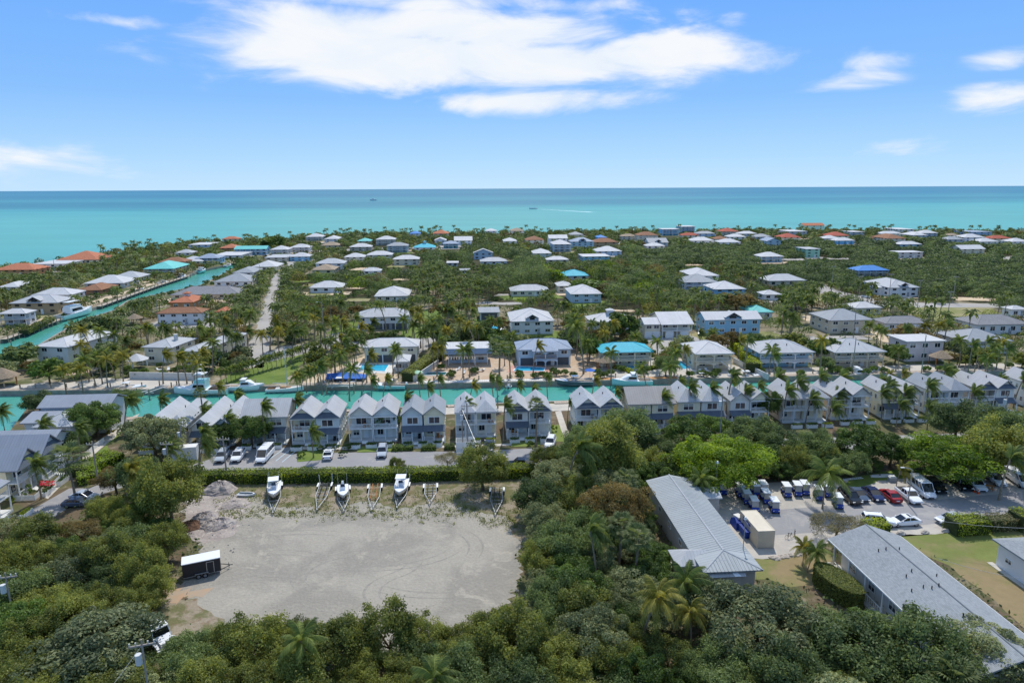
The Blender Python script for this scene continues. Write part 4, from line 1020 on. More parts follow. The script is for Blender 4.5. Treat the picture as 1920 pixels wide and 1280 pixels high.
    # planters in front
    for i in range(planters):
        x = -w/2+(i+.5)*w/planters; p = c+ux*x+fw*(f-3.3)
        q = thing('planter', 'white box planter with clipped shrub before the '+label.split(' duplex')[0]+' duplex', 'planter', p, yaw, 'white planters before the townhouses')
        part('box', MB().box(-w/planters*.33, -.35, 0, w/planters*.33, .35, .75), M('frame'), q)
        TOWN.append((q, w/planters*.3))
    return t, c, w
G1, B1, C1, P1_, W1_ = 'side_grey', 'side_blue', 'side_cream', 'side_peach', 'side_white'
townhouse('grey duplex with steep twin roofs next to the waterside promenade', 268, 352, 838, 'bb', 'p', (G1, G1), D=15, H=4.2, yaw=R(5.5), roofm='rooflight', planters=2)
townhouse('grey duplex behind the street palms, second from the promenade', 362, 440, 836, 'ab', 'g', (G1, G1), D=15, H=4.2, yaw=R(5.5), roofm='rooflight', planters=2)
townhouse('grey duplex with one long side roof beside the parked white van', 458, 541, 830, 'aa', 'side', (B1, G1))
townhouse('blue grey duplex with balcony left and awning right, behind the parked sedan', 548, 640, 832, 'ba', 'x', (C1, B1))
townhouse('twin balcony duplex half hidden by the round dark tree', 655, 746, 828, 'bb', 'g', (G1, B1))
townhouse('blue and cream duplex with one awning across and battened gables', 754, 835, 826, 'aa', 'g', (B1, C1), roofm='roofgrey')
townhouse('cream balcony duplex behind the white picket enclosure', 854, 931, 820, 'bb', 'p', (B1, C1), roofm='rooflight')
townhouse('pale duplex with awning left and balcony right next to the garden path', 949, 1033, 818, 'ab', 'x', (W1_, B1))
townhouse('white duplex with two balconies and dark gablets right of the garden path', 1079, 1167, 811, 'bb', 'x', (W1_, C1), roofm='rooflight')
townhouse('cream and yellow duplex under a single ribbed side roof', 1178, 1262, 803, 'aa', 'side', (C1, C1), roofm='roofgravel2')
townhouse('cream and grey duplex with a bluish awning behind tall palms', 1268, 1356, 798, 'aa', 'p', (C1, G1), roofm='rooflight')
townhouse('grey duplex with dark awning left, tree in front of its balcony', 1366, 1440, 796, 'ab', 'g', (G1, C1))
townhouse('peach duplex with wide white balconies among leaning palms', 1466, 1550, 792, 'bb', 'p', (P1_, C1))
townhouse('pale grey duplex with two gables over glazed balconies', 1556, 1628, 786, 'bb', 'g', (P1_, G1))
townhouse('white duplex hidden by five crowded palms', 1650, 1722, 782, 'ab', 'g', (C1, W1_))
townhouse('blue grey duplex with hipped fronts and long white balcony rail', 1738, 1812, 776, 'bb', 'p', (G1, B1), roofm='roofgrey')
townhouse('peach and grey duplex with small dark hip gablets near the right edge', 1826, 1896, 772, 'ba', 'x', (P1_, G1))
townhouse('white duplex cut by the right edge of the photo', 1928, 2000, 764, 'ab', 'g', (W1_, G1), planters=1)

# big bluish duplexes at the left edge, fronts turned to the lower right
def left_block(label, corner_px, face_px, yaw_d, w, D, H, roofm, cols, kinds='bb', roof='g'):
    yaw = R(yaw_d); P0 = G(*corner_px)
    return townhouse(label, None, None, None, kinds, roof, cols, yaw=yaw, D=D, H=H, roofm=roofm, P0=P0, w=w, planters=3)
left_block('large grey blue roofed duplex at the left edge with white balconies facing the promenade', (38,937), None, 94, 13.0, 13, 5.2, 'roofclub', (C1, B1), 'bb', 'x')
_e = G(24, 958)-Vector((math.cos(R(94)), math.sin(R(94)), 0))*12
t, c, w = left_block('corner duplex at the left edge, mostly outside the photo, with white balcony', proj(_e)[:2], None, 94, 12, 12, 5.2, 'roofclub', (W1_, W1_), 'bb', 'p')
# waterside clubhouse: two long bluish roofs
def club(label, xl, xr, ye, yt, H, yaw=YAW, D=None, kind='g', roof='roofclub', slope=.42):
    return house(label, kind, xl, xr, ye, yt, H, roof, 'palegrey', yaw=yaw, D=D, slope=slope, name='clubhouse', cat='clubhouse')
club('long bluish grey roofed clubhouse at the water, behind the round dark tree', 68, 206, 763, 739, 6)
club('lower clubhouse roof nearer the camera than the long ridge', 36, 145, 792, 762, 4.5, D=9, slope=.22)
club('clubhouse wing with pale hipped entrance roof', 58, 134, 800, 776, 4.6, kind='h', roof='rooflight', D=9)
club('long grey blue roof behind the left edge duplex', -60, 98, 832, 806, 6.0, kind='g')

# ---------------------------------------------------------------- near buildings
def xf(c, yaw):
    return Matrix.Translation(c) @ Matrix.Rotation(yaw, 4, 'Z')
def warehouse():
    H = 4.2; yaw = R(3.9); A = G(1213, 900, H); Bp = G(1291, 1028, H); Cr = G(1431, 1068, H)
    fw = Vector((-math.sin(yaw), math.cos(yaw), 0)); ux = Vector((math.cos(yaw), math.sin(yaw), 0))
    W = (Cr-Bp).dot(ux); L = (A-Cr).dot(fw); c = Bp+ux*(W/2); c = c-fw*((c-Cr).dot(fw)); c.z = 0
    t = thing('warehouse', 'long metal roofed building between the dense wood and the cart parking', 'building', c, yaw)
    rise = .85; a = W/2
    def rect(y0, y1): return y0, y1
    wb = MB(); wb.box(-a+.5, 1.0, 0, a-.5, L-.4, H-.15); part('wall', wb, mat('warewall', (186,182,174), .8, .1, .4), t)
    # main roof: gable along y, hipped at the near end
    hipy = a*.95
    m = MB(); P = [(-a,0,H),(a,0,H),(a,L,H),(-a,L,H),(0,hipy,H+rise),(0,L,H+rise)]
    m.add(P+[(x, y, H-.16) for x, y, z in P[:4]], [(0,1,4),(1,2,5,4),(3,0,4,5),(7,6,1,0)[::1],(7,8,2,1),(9,6,0,3),(9,8,7,6),(2,3,5)])
    me = m.mesh('roof', M('roofware')); slope_uv(me); ro = ob('roof', me, t)
    rib = MB(); n = int((L-hipy)/.5)
    for i in range(n):
        y = hipy+.25+i*.5
        rib.tube((-a, y, H+.01), (-.05, y, H+rise+.01), .026, n=4, cap=False); rib.tube((a, y, H+.01), (.05, y, H+rise+.01), .026, n=4, cap=False)
    n = int(2*a/.45)
    for i in range(1, n):
        x = -a+i*.45; k = 1-abs(x)/a; rib.tube((x, 0, H+.03), (x, hipy*k, H+rise*k+.03), .035, n=4, cap=False)
    k = part('roof_seam', rib, M('roofware'), ro); k['kind'] = 'stuff'
    cap = MB(); cap.tube((0, hipy, H+rise), (0, L, H+rise+.001), .12, n=6); cap.tube((-a, 0, H), (0, hipy, H+rise), .1, n=6); cap.tube((a, 0, H), (0, hipy, H+rise), .1, n=6)
    part('ridge_cap', cap, M('rooflight'), ro)
    # side wing at the near left
    wl = Vector(c)
    def loc(px, py, z): v = G(px, py, z)-c; return Vector((v.dot(ux), v.dot(fw), z))
    p1, p2, p3 = loc(1252, 1030, H-.5), loc(1267, 1062, H-.5), loc(1330, 1062, H-.5)
    x0 = p1.x; y0, y1 = p2.y, p1.y; hh = H-.5; ym = (y0+y1)/2; r2 = 1.0
    m = MB(); m.add([(x0,y0,hh),(x0,y1,hh),(x0+(y1-y0)*.45,ym,hh+r2),(0,ym,hh+r2),(0,y0,hh),(0,y1,hh),(x0,y0,hh-.14),(x0,y1,hh-.14),(0,y0,hh-.14),(0,y1,hh-.14)], [(1,0,2),(0,4,3,2),(2,3,5,1),(6,8,4,0),(7,6,0,1),(5,9,7,1),(6,7,9,8)])
    me = m.mesh('wing_roof', M('rooflight')); slope_uv(me); ob('wing_roof', me, t)
    part('wing_wall', MB().box(x0+.5, y0+.5, 0, -a+.5, y1-.5, hh-.14), MATS['warewall'], t)
    # porch at the near end with a bright translucent sheet
    q1, q2 = loc(1329, 1083, H-.6), loc(1392, 1080, H-.6)
    m = MB(); z = H-.6; yy = q1.y; m.add([(q1.x,yy,z),(q2.x+.5,yy,z),((q1.x+q2.x)/2+.3,hipy*.55,H+rise*.62),(q1.x,1.0,H+.1),(q2.x+.5,1.0,H+.1)], [(0,1,2),(1,4,2),(3,0,2)])
    me = m.mesh('porch_roof', M('rooflight')); slope_uv(me); ob('porch_roof', me, t)
    m = MB(); u = Vector(((q1.x+q2.x)/2+.3, hipy*.55, H+rise*.62)); lo = Vector((q2.x-.9, yy, z)); l2 = Vector((q2.x-.1, yy, z)); up = Vector((0,0,.03))
    m.add([lo+up, l2+up, l2.lerp(u, .8)+up+Vector((.1,0,0)), lo.lerp(u, .8)+up-Vector((.1,0,0))], [(0,1,2,3)]); part('skylight_sheet', m, mat('sheetwhite', (240,242,244), .3, .02, 1), t)
    part('porch_wall', MB().box(q1.x+.4, yy+.5, 0, q2.x, 1.0, z-.05), MATS['warewall'], t)
    # rear right small wing
    r1 = loc(1325, 905, 3.4)
    me = gable_roof(2.0, 2.2, 3.2, .9, along='x', cx=a+1.2, cy=L-3.0).mesh('rear_roof', M('rooflight')); slope_uv(me); ob('rear_roof', me, t)
    part('rear_wall', MB().box(a-.5, L-4.8, 0, a+2.9, L-1.2, 3.0), MATS['warewall'], t)
    for y in (6, 11, 16, 21, 26, 31):
        if y < L-2: window(t, -a+.45, y, 2.1, 1.3, .8, -math.pi/2)
    FOOT.append((c+fw*(L/2), yaw, W/2+.8, L/2+1)); return t, c, ux, fw
WH = warehouse()

def longhouse():
    H = 3.9; yaw = R(4.0); A = G(1553, 1009, H); Cc = G(1678, 996, H); B = G(1668, 1121, H)
    fw = Vector((-math.sin(yaw), math.cos(yaw), 0)); ux = Vector((math.cos(yaw), math.sin(yaw), 0))
    W = (Cc-A).dot(ux); L = 27.0; c = A+ux*(W/2)-fw*(L/2); c.z = 0
    t = thing('shingle_roofed_building', 'very long low building with grey shingle gable roof at the lower right', 'building', c, yaw)
    rise = 1.9; a = W/2; b = L/2
    part('wall', MB().box(-a+1.6, -b+.5, 0, a-.5, b-.9, H-.2), M('offwhite'), t)
    wb = MB(); wb.add([(-a+.6,b-.9,H-.2),(a-.6,b-.9,H-.2),(0,b-.9,H+rise-.4)], [(0,1,2),(2,1,0)]); part('gable', wb, M('offwhite'), t)
    me = gable_roof(a, b, H, rise, along='y').mesh('roof', M('shingle')); slope_uv(me); ro = ob('roof', me, t)
    part('ridge_cap', MB().tube((0,-b,H+rise),(0,b,H+rise+.001),.09,n=6), M('shingle'), ro)
    gt = MB(); gt.box(-a-.08, -b, H-.22, -a, b, H-.03); gt.box(a, -b, H-.22, a+.08, b, H-.03); part('gutter', gt, M('frame'), ro)
    for (px, py) in ((1647,1033),(1661,1030),(1686,1030),(1709,1071),(1699,1081),(1731,1101),(1747,1103),(1756,1080),(1760,1098),(1709,1108),(1806,1154)):
        d = pdir(px, py); s = None
        # meet the roof plane on the matching side
        for sgn in (-1, 1):
            nrm = Vector((sgn*rise/a, 0, 1.0)); nw = ux*nrm.x+Vector((0,0,1))
            O = Vector((0,0,CAM_H)); q = c+Vector((0,0,H+rise)); tt = (q-O).dot(nw)/d.dot(nw); p = O+d*tt; lx = (p-c).dot(ux)
            if lx*sgn > 0: s = (lx, (p-c).dot(fw), p.z)
        if s: part('roof_vent', MB().tube((s[0], s[1], s[2]-.1), (s[0], s[1], s[2]+.35), .07, n=6), M('darkmetal'), ro)
    n = 7
    for i in range(n):
        y = b-1.2-i*(L-2)/n; part('post', MB().box(-a+.25, y-.08, 0, -a+.41, y+.08, H-.2), M('frame'), t)
    part('walkway', MB().box(-a-.2, -b+.5, 0.03, -a+1.6, b-.5, .25), M('concrete'), t)
    rb = MB(); railing(rb, -a+.35, b-1.3, -a+.35, b-12, .25, 1.0, .4)
    part('railing', rb, M('frame'), t)
    for i in range(6): window(t, -a+1.55, b-3-i*4.2, 1.0, 1.4, 1.2, -math.pi/2)
    st = MB(); [st.box(-a-2.0, b-3.2, .02+0*i, -a-.2-.0, b-1.2, .12) for i in range(1)]; part('ramp', st, M('concrete'), t)
    rb = MB(); railing(rb, -a-1.9, b-1.3, -a-.1, b-1.3, .12, 1.0, .3); part('ramp_railing', rb, M('frame'), t)
    FOOT.append((c, yaw, W/2+1.2, L/2+1)); return t
longhouse()
def edge_house():
    H = 3.6; yaw = R(4); A = G(1860, 1009, H); fw = Vector((-math.sin(yaw), math.cos(yaw), 0)); ux = Vector((math.cos(yaw), math.sin(yaw), 0))
    W, L = 11.0, 15.0; c = A+ux*(W/2)-fw*(L/2); c.z = 0
    t = thing('bungalow', 'small white walled house with grey shingle hip roof cut by the right edge', 'house', c, yaw)
    a, b = W/2, L/2
    part('wall', MB().box(-a+.6, -b+.6, 0, a-.6, b-.6, H-.2), M('white'), t)
    me = hip_roof(a, b, H, 1.7).mesh('roof', M('shingle')); slope_uv(me); ob('roof', me, t)
    part('paving_strip', MB().box(-a-.2, -b, .02, -a+.6, b, .08), M('concrete'), t)
    for i in range(3): window(t, -a+.57, b-2-i*4.0, 1.3, 1.1, .7, -math.pi/2)
    part('electric_meter', MB().box(-a+.45, b-7.0, 1.2, -a+.6, b-6.6, 1.7), M('steel'), t)
    FOOT.append((c, yaw, W/2+1, L/2+1))
edge_house()

def container():
    A = G(1441, 1028); yaw = R(4); L, W, H = 6.4, 2.5, 2.7; fw = Vector((-math.sin(yaw), math.cos(yaw), 0)); ux = Vector((math.cos(yaw), math.sin(yaw), 0))
    P0 = G(1419, 1028); c = P0+ux*(W/2)+fw*(L/2); c.z = 0
    t = thing('shipping_container', 'beige storage container beside the long metal roofed building', 'container', c, yaw)
    a, b = W/2, L/2; m = MB(); m.box(-a+.03, -b+.03, .12, a-.03, b-.03, H-.05)
    part('body', m, M('containerbeige'), t)
    fr = MB()
    for x in (-a, a-.12):
        for y in (-b, b-.12): fr.box(x, y, .0, x+.12, y+.12, H)
    for z in (.1, H-.1):
        fr.box(-a+.12, -b, z, a-.12, -b+.1, z+.1); fr.box(-a+.12, b-.1, z, a-.12, b, z+.1); fr.box(-a, -b+.12, z, -a+.1, b-.12, z+.1); fr.box(a-.1, -b+.12, z, a, b-.12, z+.1)
    part('frame', fr, M('containerbeige'), t)
    cg = MB()
    for i in range(11): x = -a+.17+i*.215; cg.box(x, -b-.01, .2, x+.11, -b+.03, H-.12)
    n = int(L/.28)
    for i in range(n): y = -b+.15+i*.28; cg.box(-a-.01, y, .2, -a+.03, y+.14, H-.12)
    k = part('corrugation', cg, M('containerbeige'), t); k['kind'] = 'stuff'
    s = part('sign', MB().box(-a-.05, -.6, 1.75, -a-.02, 2.0, 2.35), mat('signblue', (36,58,140), .5, .05, 1), t)
    lm_ = MB(); rl = random.Random(5)
    for z, y0, n in ((2.06, 1.75, 9), (1.86, 1.3, 11)):      # two lines of small white lettering too small to read
        for q in range(n): lm_.box(-a-.065, y0-q*.2-.13, z, -a-.05, y0-q*.2, z+.10+.05*rl.random())
    part('sign_marks', lm_, M('white'), s)
    FOOT.append((c, yaw, 2, L/2+.5))
container()
def tarp_pile():
    c = G(1400, 1003); t = thing('waste_bin', 'open blue waste bin between container and metal roof', 'bin', c, R(4)); t.scale = (.75, .75, .8); B_ = M('tarpblue')
    m = MB(); m.loft([[(-.8,-1.5,.15),(.8,-1.5,.15),(.8,1.5,.15),(-.8,1.5,.15)],[(-1.0,-1.9,1.5),(1.0,-1.9,1.5),(1.0,1.9,1.5),(-1.0,1.9,1.5)]]); part('body', m, B_, t)
    m = MB(); m.box(-1.08,-1.98,1.5,-.94,1.98,1.62); m.box(.94,-1.98,1.5,1.08,1.98,1.62); m.box(-.94,-1.98,1.5,.94,-1.84,1.62); m.box(-.94,1.84,1.5,.94,1.98,1.62); part('rim', m, M('tarpblue'), t)
    m = MB(); [m.box(sx*1.0-.04, y, .3, sx*1.0+.04, y+.12, 1.5) for sx in (-1, 1) for y in (-1.4, -.5, .4, 1.3)]; part('rib', m, M('canvasblue'), t)
    c2 = G(1386, 986); t2 = thing('covered_pile', 'blue covered pile with white top behind the open waste bin', 'tarpaulin', c2, .1); m = MB()
    m.loft([[(-1,-1.2,0),(1,-1.2,0),(.9,-1.1,1),(-.9,-1.0,1.1)],[(-1.1,0,0),(1.1,0,0),(.9,0,1.4),(-.8,0,1.5)],[(-1,1.3,0),(1,1.3,0),(.8,1.2,1),(-.8,1.2,.9)]])
    part('cover', m, B_, t2); part('bundle', MB().box(-.6, -.4, 1.35, .4, .9, 1.65, .3), M('offwhite'), t2)
tarp_pile()
def enclosure():
    c = G(873, 845); t = thing('fence_enclosure', 'white slatted enclosure round an electric pole by the street', 'fence', c, YAW)
    w, d, h = 3.6, 2.6, 2.3
    pl = MB(); pl.box(-.07, -.03, .1, .07, .03, h)
    me = pl.mesh('plank', M('frame'))
    n = int(w/.17)
    for i in range(n):
        x = -w/2+.08+i*.17
        ob('plank', me, t, (x, -d/2, 0)); ob('plank', me, t, (x, d/2, 0))
    n = int(d/.17)
    for i in range(n):
        y = -d/2+.08+i*.17; ob('plank', me, t, (-w/2, y, 0), math.pi/2); ob('plank', me, t, (w/2, y, 0), math.pi/2)
    tp = MB()
    for z in (.3, 1.9):
        tp.box(-w/2+.04, -d/2+.03, z, w/2-.04, -d/2+.08, z+.1)
        tp.box(-w/2+.04, d/2-.08, z, w/2-.04, d/2-.03, z+.1)
    part('rail', tp, M('frame'), t)
enclosure()
def white_fence(label, pts, h=1.0, group='low white fences by the promenade'):
    P = [G(*p) for p in pts]; c = P[0].copy(); t = thing('garden_fence', label, 'fence', c, 0, group)
    pl = MB(); pl.box(-.07, -.02, .05, .07, .02, h); me = pl.mesh('plank', M('frame'))
    for a, b in zip(P[:-1], P[1:]):
        L = (b-a).length; n = max(2, int(L/.2)); rz = math.atan2((b-a).y, (b-a).x)
        for i in range(n):
            p = a+(b-a)*((i+.5)/n)-c; ob('plank', me, t, p, rz)
        mid = (a+b)/2-c; part('rail', MB().box(mid.x-L/2, mid.y+.03, h*.7, mid.x+L/2, mid.y+.07, h*.7+.09, rz, (mid.x, mid.y)), M('frame'), t)
white_fence('low white fence beside the red flowering bushes', [(86,926),(98,915),(113,901)])
white_fence('low white fence left of the fan palm', [(118,901),(131,886)])
white_fence('low white fence by the planter corner at the left edge', [(20,940),(66,938),(80,926)])
white_fence('low white fence high on the promenade near the water', [(168,852),(178,841),(196,828)])

# ---------------------------------------------------------------- vehicles
def heading(px, py, dx, dy):
    a, b = G(px, py), G(px+dx, py+dy); return math.atan2((b-a).y, (b-a).x)
WHEEL = {}
def wheel(parent, x, y, r=.34, w=.22):
    k = (r, w)
    if k not in WHEEL:
        a = MB(); a.tube((0,-w/2,0),(0,w/2,0), r, n=14); b = MB(); b.tube((0,-w/2-.012,0),(0,w/2+.012,0), r*.62, n=10)
        WHEEL[k] = (a.mesh('wheel', M('rubber')), b.mesh('rim', M('rim')))
    o = ob('wheel', WHEEL[k][0], parent, (x, y, r)); ob('rim', WHEEL[k][1], o); return o
CARS = {  # L, W, body stations (x, z low, z belt, half width), cabin stations (x, z, half width)
 'sedan': (4.75, 1.84, [(0,.45,.78,.70),(.08,.30,.95,.82),(.9,.24,1.02,.90),(2.4,.22,.98,.92),(3.6,.24,.92,.91),(4.3,.28,.80,.84),(4.7,.34,.66,.70)], [(.55,1.0),(1.35,1.42),(2.45,1.44),(3.45,.97)]),
 'suv': (4.8, 1.92, [(0,.50,.95,.78),(.06,.36,1.15,.88),(.9,.28,1.16,.95),(2.6,.27,1.12,.96),(3.7,.28,1.06,.95),(4.45,.32,.95,.88),(4.78,.42,.78,.74)], [(.10,1.15),(.45,1.68),(2.75,1.72),(3.55,1.12)]),
 'van': (6.0, 1.98, [(0,.45,1.2,.95),(.04,.35,1.35,1.0),(1.5,.32,1.36,1.02),(3.8,.32,1.34,1.02),(4.9,.33,1.25,1.0),(5.6,.38,1.05,.92),(5.98,.45,.8,.78)], [(.03,1.35),(.10,2.28),(4.1,2.32),(5.2,1.28)]),
 'cargovan': (5.9, 2.05, [(0,.45,1.2,.95),(.04,.35,1.35,1.0),(1.5,.32,1.36,1.02),(3.8,.32,1.34,1.02),(4.8,.33,1.25,1.0),(5.5,.38,1.05,.92),(5.88,.45,.8,.78)], [(.03,1.35),(.15,2.0),(4.1,2.05),(5.1,1.28)]),
 'pickup': (5.4, 1.95, [(0,.50,.98,.90),(.05,.40,1.05,.94),(1.7,.34,1.05,.96),(1.8,.34,1.1,.96),(3.9,.34,1.08,.96),(4.9,.36,1.0,.92),(5.38,.45,.82,.80)], [(1.85,1.08),(2.05,1.72),(3.25,1.74),(3.95,1.08)]),
}
CARPROTO = {}
def car(kind, colour, label, px, py, rz, group, name=None, cat='car', rack=False):
    key = (kind, colour, rack)
    loc = G(px, py)
    names = {'sedan': 'parked_car', 'suv': 'parked_suv', 'van': 'passenger_van', 'cargovan': 'cargo_van', 'pickup': 'pickup_truck'}
    if key in CARPROTO:
        t = copy_tree(CARPROTO[key]); t.location = loc; t.rotation_euler = (0, 0, rz); tag(t, label, cat, group); FOOT.append((loc, rz, 2.8, 1.4)); return t
    L, W, bs, cs = CARS[kind]; bm = M(colour)
    t = thing(name or names[kind], label, cat, loc, rz, group)
    hx = L/2; m = MB(); rings = []
    for (x, zl, zb, hw) in bs:
        rings.append([(x-hx, -hw*.86, zl), (x-hx, -hw, zl+.18), (x-hx, -hw, zb-.12), (x-hx, -hw*.90, zb), (x-hx, hw*.90, zb), (x-hx, hw, zb-.12), (x-hx, hw, zl+.18), (x-hx, hw*.86, zl)])
    m.loft(rings); body = part('body', m, bm, t, smooth=False)
    belt = lambda x: np.interp(x, [b[0] for b in bs], [b[2] for b in bs]); half = lambda x: np.interp(x, [b[0] for b in bs], [b[3] for b in bs])
    g = MB(); x0, x1, x2, x3 = [c[0] for c in cs]; z1, z2 = cs[1][1], cs[2][1]; rin = .80 if kind not in ('van', 'cargovan') else .90
    hb0, hb3, ht = half(x0)*.90, half(x3)*.88, half(x1)*rin
    V = [(x0-hx,-hb0,belt(x0)-.02),(x0-hx,hb0,belt(x0)-.02),(x3-hx,hb3,belt(x3)-.02),(x3-hx,-hb3,belt(x3)-.02),(x1-hx,-ht,z1),(x1-hx,ht,z1),(x2-hx,ht,z2),(x2-hx,-ht,z2)]
    g.add(V, [(0,1,5,4)[::-1],(1,2,6,5)[::-1],(2,3,7,6)[::-1],(3,0,4,7)[::-1],(4,5,6,7)]); part('window', g, M('carglass') if kind != 'cargovan' else M('carglass'), t)
    r = MB(); e = .03
    r.add([(x1-hx-.12,-ht-.01,z1-.02),(x2-hx+.10,-ht-.01,z2-.03),(x2-hx+.10,ht+.01,z2-.03),(x1-hx-.12,ht+.01,z1-.02),(x1-hx,-ht+.06,z1+.05),(x2-hx,-ht+.06,z2+.05),(x2-hx,ht-.06,z2+.05),(x1-hx,ht-.06,z1+.05)],
          [(3,2,1,0),(4,5,6,7),(0,1,5,4),(1,2,6,5),(2,3,7,6),(3,0,4,7)]); roof = part('roof', r, bm, t)
    pl = MB()
    for s in (-1, 1):
        pl.tube((x0-hx, s*hb0, belt(x0)), (x1-hx, s*ht, z1), .06, n=4); pl.tube((x3-hx, s*hb3, belt(x3)), (x2-hx, s*ht, z2), .045, n=4)
        for u in ((.5,) if kind in ('sedan', 'pickup') else (.28, .55, .8)):
            xb, xt = x0+(x3-x0)*u, x1+(x2-x1)*u; pl.tube((xb-hx, s*(half(xb)*.905), belt(xb)-.02), (xt-hx, s*(ht+.005), z1), .05, n=4)
    part('pillar', pl, bm, t)['kind'] = 'stuff'
    if kind == 'cargovan':
        sm = MB()
        for s in (-1, 1):
            v = [(x0-hx,s*(hb0+.03),belt(x0)-.05),(x1-hx,s*(ht+.03),z1),(x2-hx-.9,s*(ht+.03),z2),(x2-hx-.2,s*(half(4)*.9+.03),belt(4)-.05)]; sm.add(v, [(0,1,2,3) if s < 0 else (3,2,1,0)])
        sm.add([(x0-hx-.02,-hb0,belt(x0)),(x0-hx-.02,hb0,belt(x0)),(x1-hx-.02,ht,z1),(x1-hx-.02,-ht,z1)], [(3,2,1,0)]); part('side_panel', sm, bm, t)
    if kind == 'van': part('side_stripe', MB().box(-hx+.3, -1.035, .72, hx-1.6, -1.02, .86), M('darkmetal'), t)
    for s in (-1, 1):
        for x in (.95 if kind != 'van' else 1.2, L-.95): wheel(t, x-hx, s*(W/2-.14), .36 if kind != 'sedan' else .33)
        part('headlight', MB().box(hx-.22, s*W*.33-.18, bs[-2][2]-.25, hx-.03, s*W*.33+.18, bs[-2][2]-.10), M('lamp'), t)
        part('taillight', MB().box(-hx-.015, s*W*.36-.12, bs[1][2]-.32, -hx+.1, s*W*.36+.12, bs[1][2]-.12), M('taillamp'), t)
        part('mirror', MB().box(x3-hx-.35, s*(W/2+.02)-.09, belt(x3)+.02, x3-hx-.2, s*(W/2+.02)+.09, belt(x3)+.18), bm, t)
    part('grille', MB().box(hx-.1, -W*.22, .42, hx-.01, W*.22, .60), M('darkmetal'), t)
    part('number_plate', MB().box(-hx-.03, -.26, .58, -hx+.02, .26, .72), M('white'), t)
    if kind == 'pickup':
        bed = MB(); bed.box(-hx+.12, -.80, 1.06, -hx+1.75, .80, 1.08); part('bed_cover', bed, M('darkmetal'), t)
    if kind == 'suv':
        for s in (-1, 1): part('roof_rail', MB().box(x1-hx+.2, s*.62-.03, z1+.05, x2-hx-.1, s*.62+.03, z1+.11), M('darkmetal'), roof)
    if kind in ('sedan',) and colour == 'carwhite': part('sunroof', MB().box(x1-hx+.15, -.5, z1+.045, x2-hx-.1, .5, z1+.06), M('carglass'), roof)
    if rack:
        k = MB()
        for x in (-hx+.1, -hx+1.6, .2, 1.2):
            for s in (-.75, .75): k.tube((x, s, 1.1), (x, s, 1.95), .03, n=4)
            k.tube((x, -.75, 1.95), (x, .75, 1.95), .03, n=4)
        for s in (-.75, -.25, .25, .75): k.tube((-hx, s, 1.98), (1.6, s, 1.98), .03, n=4)
        part('rack', k, M('galvanised'), t)
    bpy.context.view_layer.update() if False else None
    cache_kids(t); CARPROTO[key] = t; FOOT.append((loc, rz, 2.8, 1.4)); return t
hz = lambda px, py, dx, dy: heading(px, py, dx, dy)
LOTG = 'vehicles parked nose out along the lot'
def lot(kind, col, label, px, py, dx=34, dy=27, **k): return car(kind, col, label, px, py, hz(px, py, dx, dy), LOTG, **k)
lot('suv', 'carblack', 'black minivan parked beside the last golf cart', 1593, 938)
lot('sedan', 'carslate', 'slate grey sedan between the black minivan and the navy sedan', 1608, 933)
lot('sedan', 'carnavy', 'dark navy sedan left of the red coupe', 1637, 932)
lot('sedan', 'carred', 'red coupe in the parking lot', 1668, 934, dx=-34, dy=-27)
lot('pickup', 'carwhite', 'white pickup with dark open bed next to the red coupe', 1703, 935, cat='pickup')
lot('van', 'carwhite', 'white high roof passenger van in the parking lot', 1727, 924, cat='van')
lot('suv', 'carblack', 'black estate car right of the white passenger van', 1753, 918)
lot('pickup', 'carblack', 'dark pickup carrying a metal ladder rack', 1800, 912, rack=True, cat='pickup')
lot('suv', 'carwhite', 'white suv with traffic cones at its nose', 1828, 914)
lot('sedan', 'carwhite', 'white car beside the tipped trailer', 1866, 904)
lot('cargovan', 'carwhite', 'white windowless cargo van at the right edge', 1908, 905, dx=34, dy=24, cat='van')
SG = 'white sedans along the access road'
car('sedan', 'carwhite', 'white sedan with dark sunroof on the access road, nose to the left', 1694, 983, hz(1694, 983, -40, 2), SG)
car('sedan', 'carsilver', 'pale sedan half behind the clipped hedge', 1782, 979, hz(1782, 979, -40, 4), SG)
car('suv', 'carwhite', 'white car showing its roof behind the yellow green bush', 1646, 983, hz(1646, 983, 40, 4), SG)
NG = 'cars in front of the townhouses'
car('suv', 'carsilver', 'silver suv parked under the street palms, left of two', 417, 861, hz(417, 861, -14, 20), NG)
car('suv', 'carwhite', 'white suv parked under the street palms, right of two', 447, 860, hz(447, 860, -14, 20), NG)
car('van', 'carwhite', 'long white passenger van parked in front of the side roofed duplex', 497, 860, hz(497, 860, -22, 26), NG, cat='van')
car('sedan', 'carwhite', 'white sedan with black windows by the palm island', 616, 856, hz(616, 856, 7, -24), NG)
car('suv', 'carsilver', 'silver white suv beside the shadow of the round tree', 717, 852, hz(717, 852, -4, 20), NG)
car('pickup', 'carslate', 'grey utility pickup beside the white picket enclosure', 917, 842, hz(917, 842, 0, 20), NG, cat='pickup')
car('suv', 'carwhite', 'white suv by the end of the garden path', 1032, 835, hz(1032, 835, -8, 20), NG)
car('pickup', 'carblack', 'black pickup at the right end of the street', 976, 876, hz(976, 876, -40, 0), NG, cat='pickup')
car('sedan', 'carsilver', 'pale silver car by the trees at the lower left street', 160, 936, hz(160, 936, 40, 2), NG)
car('sedan', 'carslate', 'dark blue car behind the pale silver one at the left', 148, 948, hz(148, 948, 40, -2), NG)
FG = 'cars in the drives across the canal'
car('suv', 'carwhite', 'white suv on the red paved drive by the arched white house', 664, 622, hz(664, 622, 40, -2), FG)
car('pickup', 'carwhite', 'white pickup in the drive of the garage house', 1314, 627, hz(1314, 627, -5, 20), FG, cat='pickup')
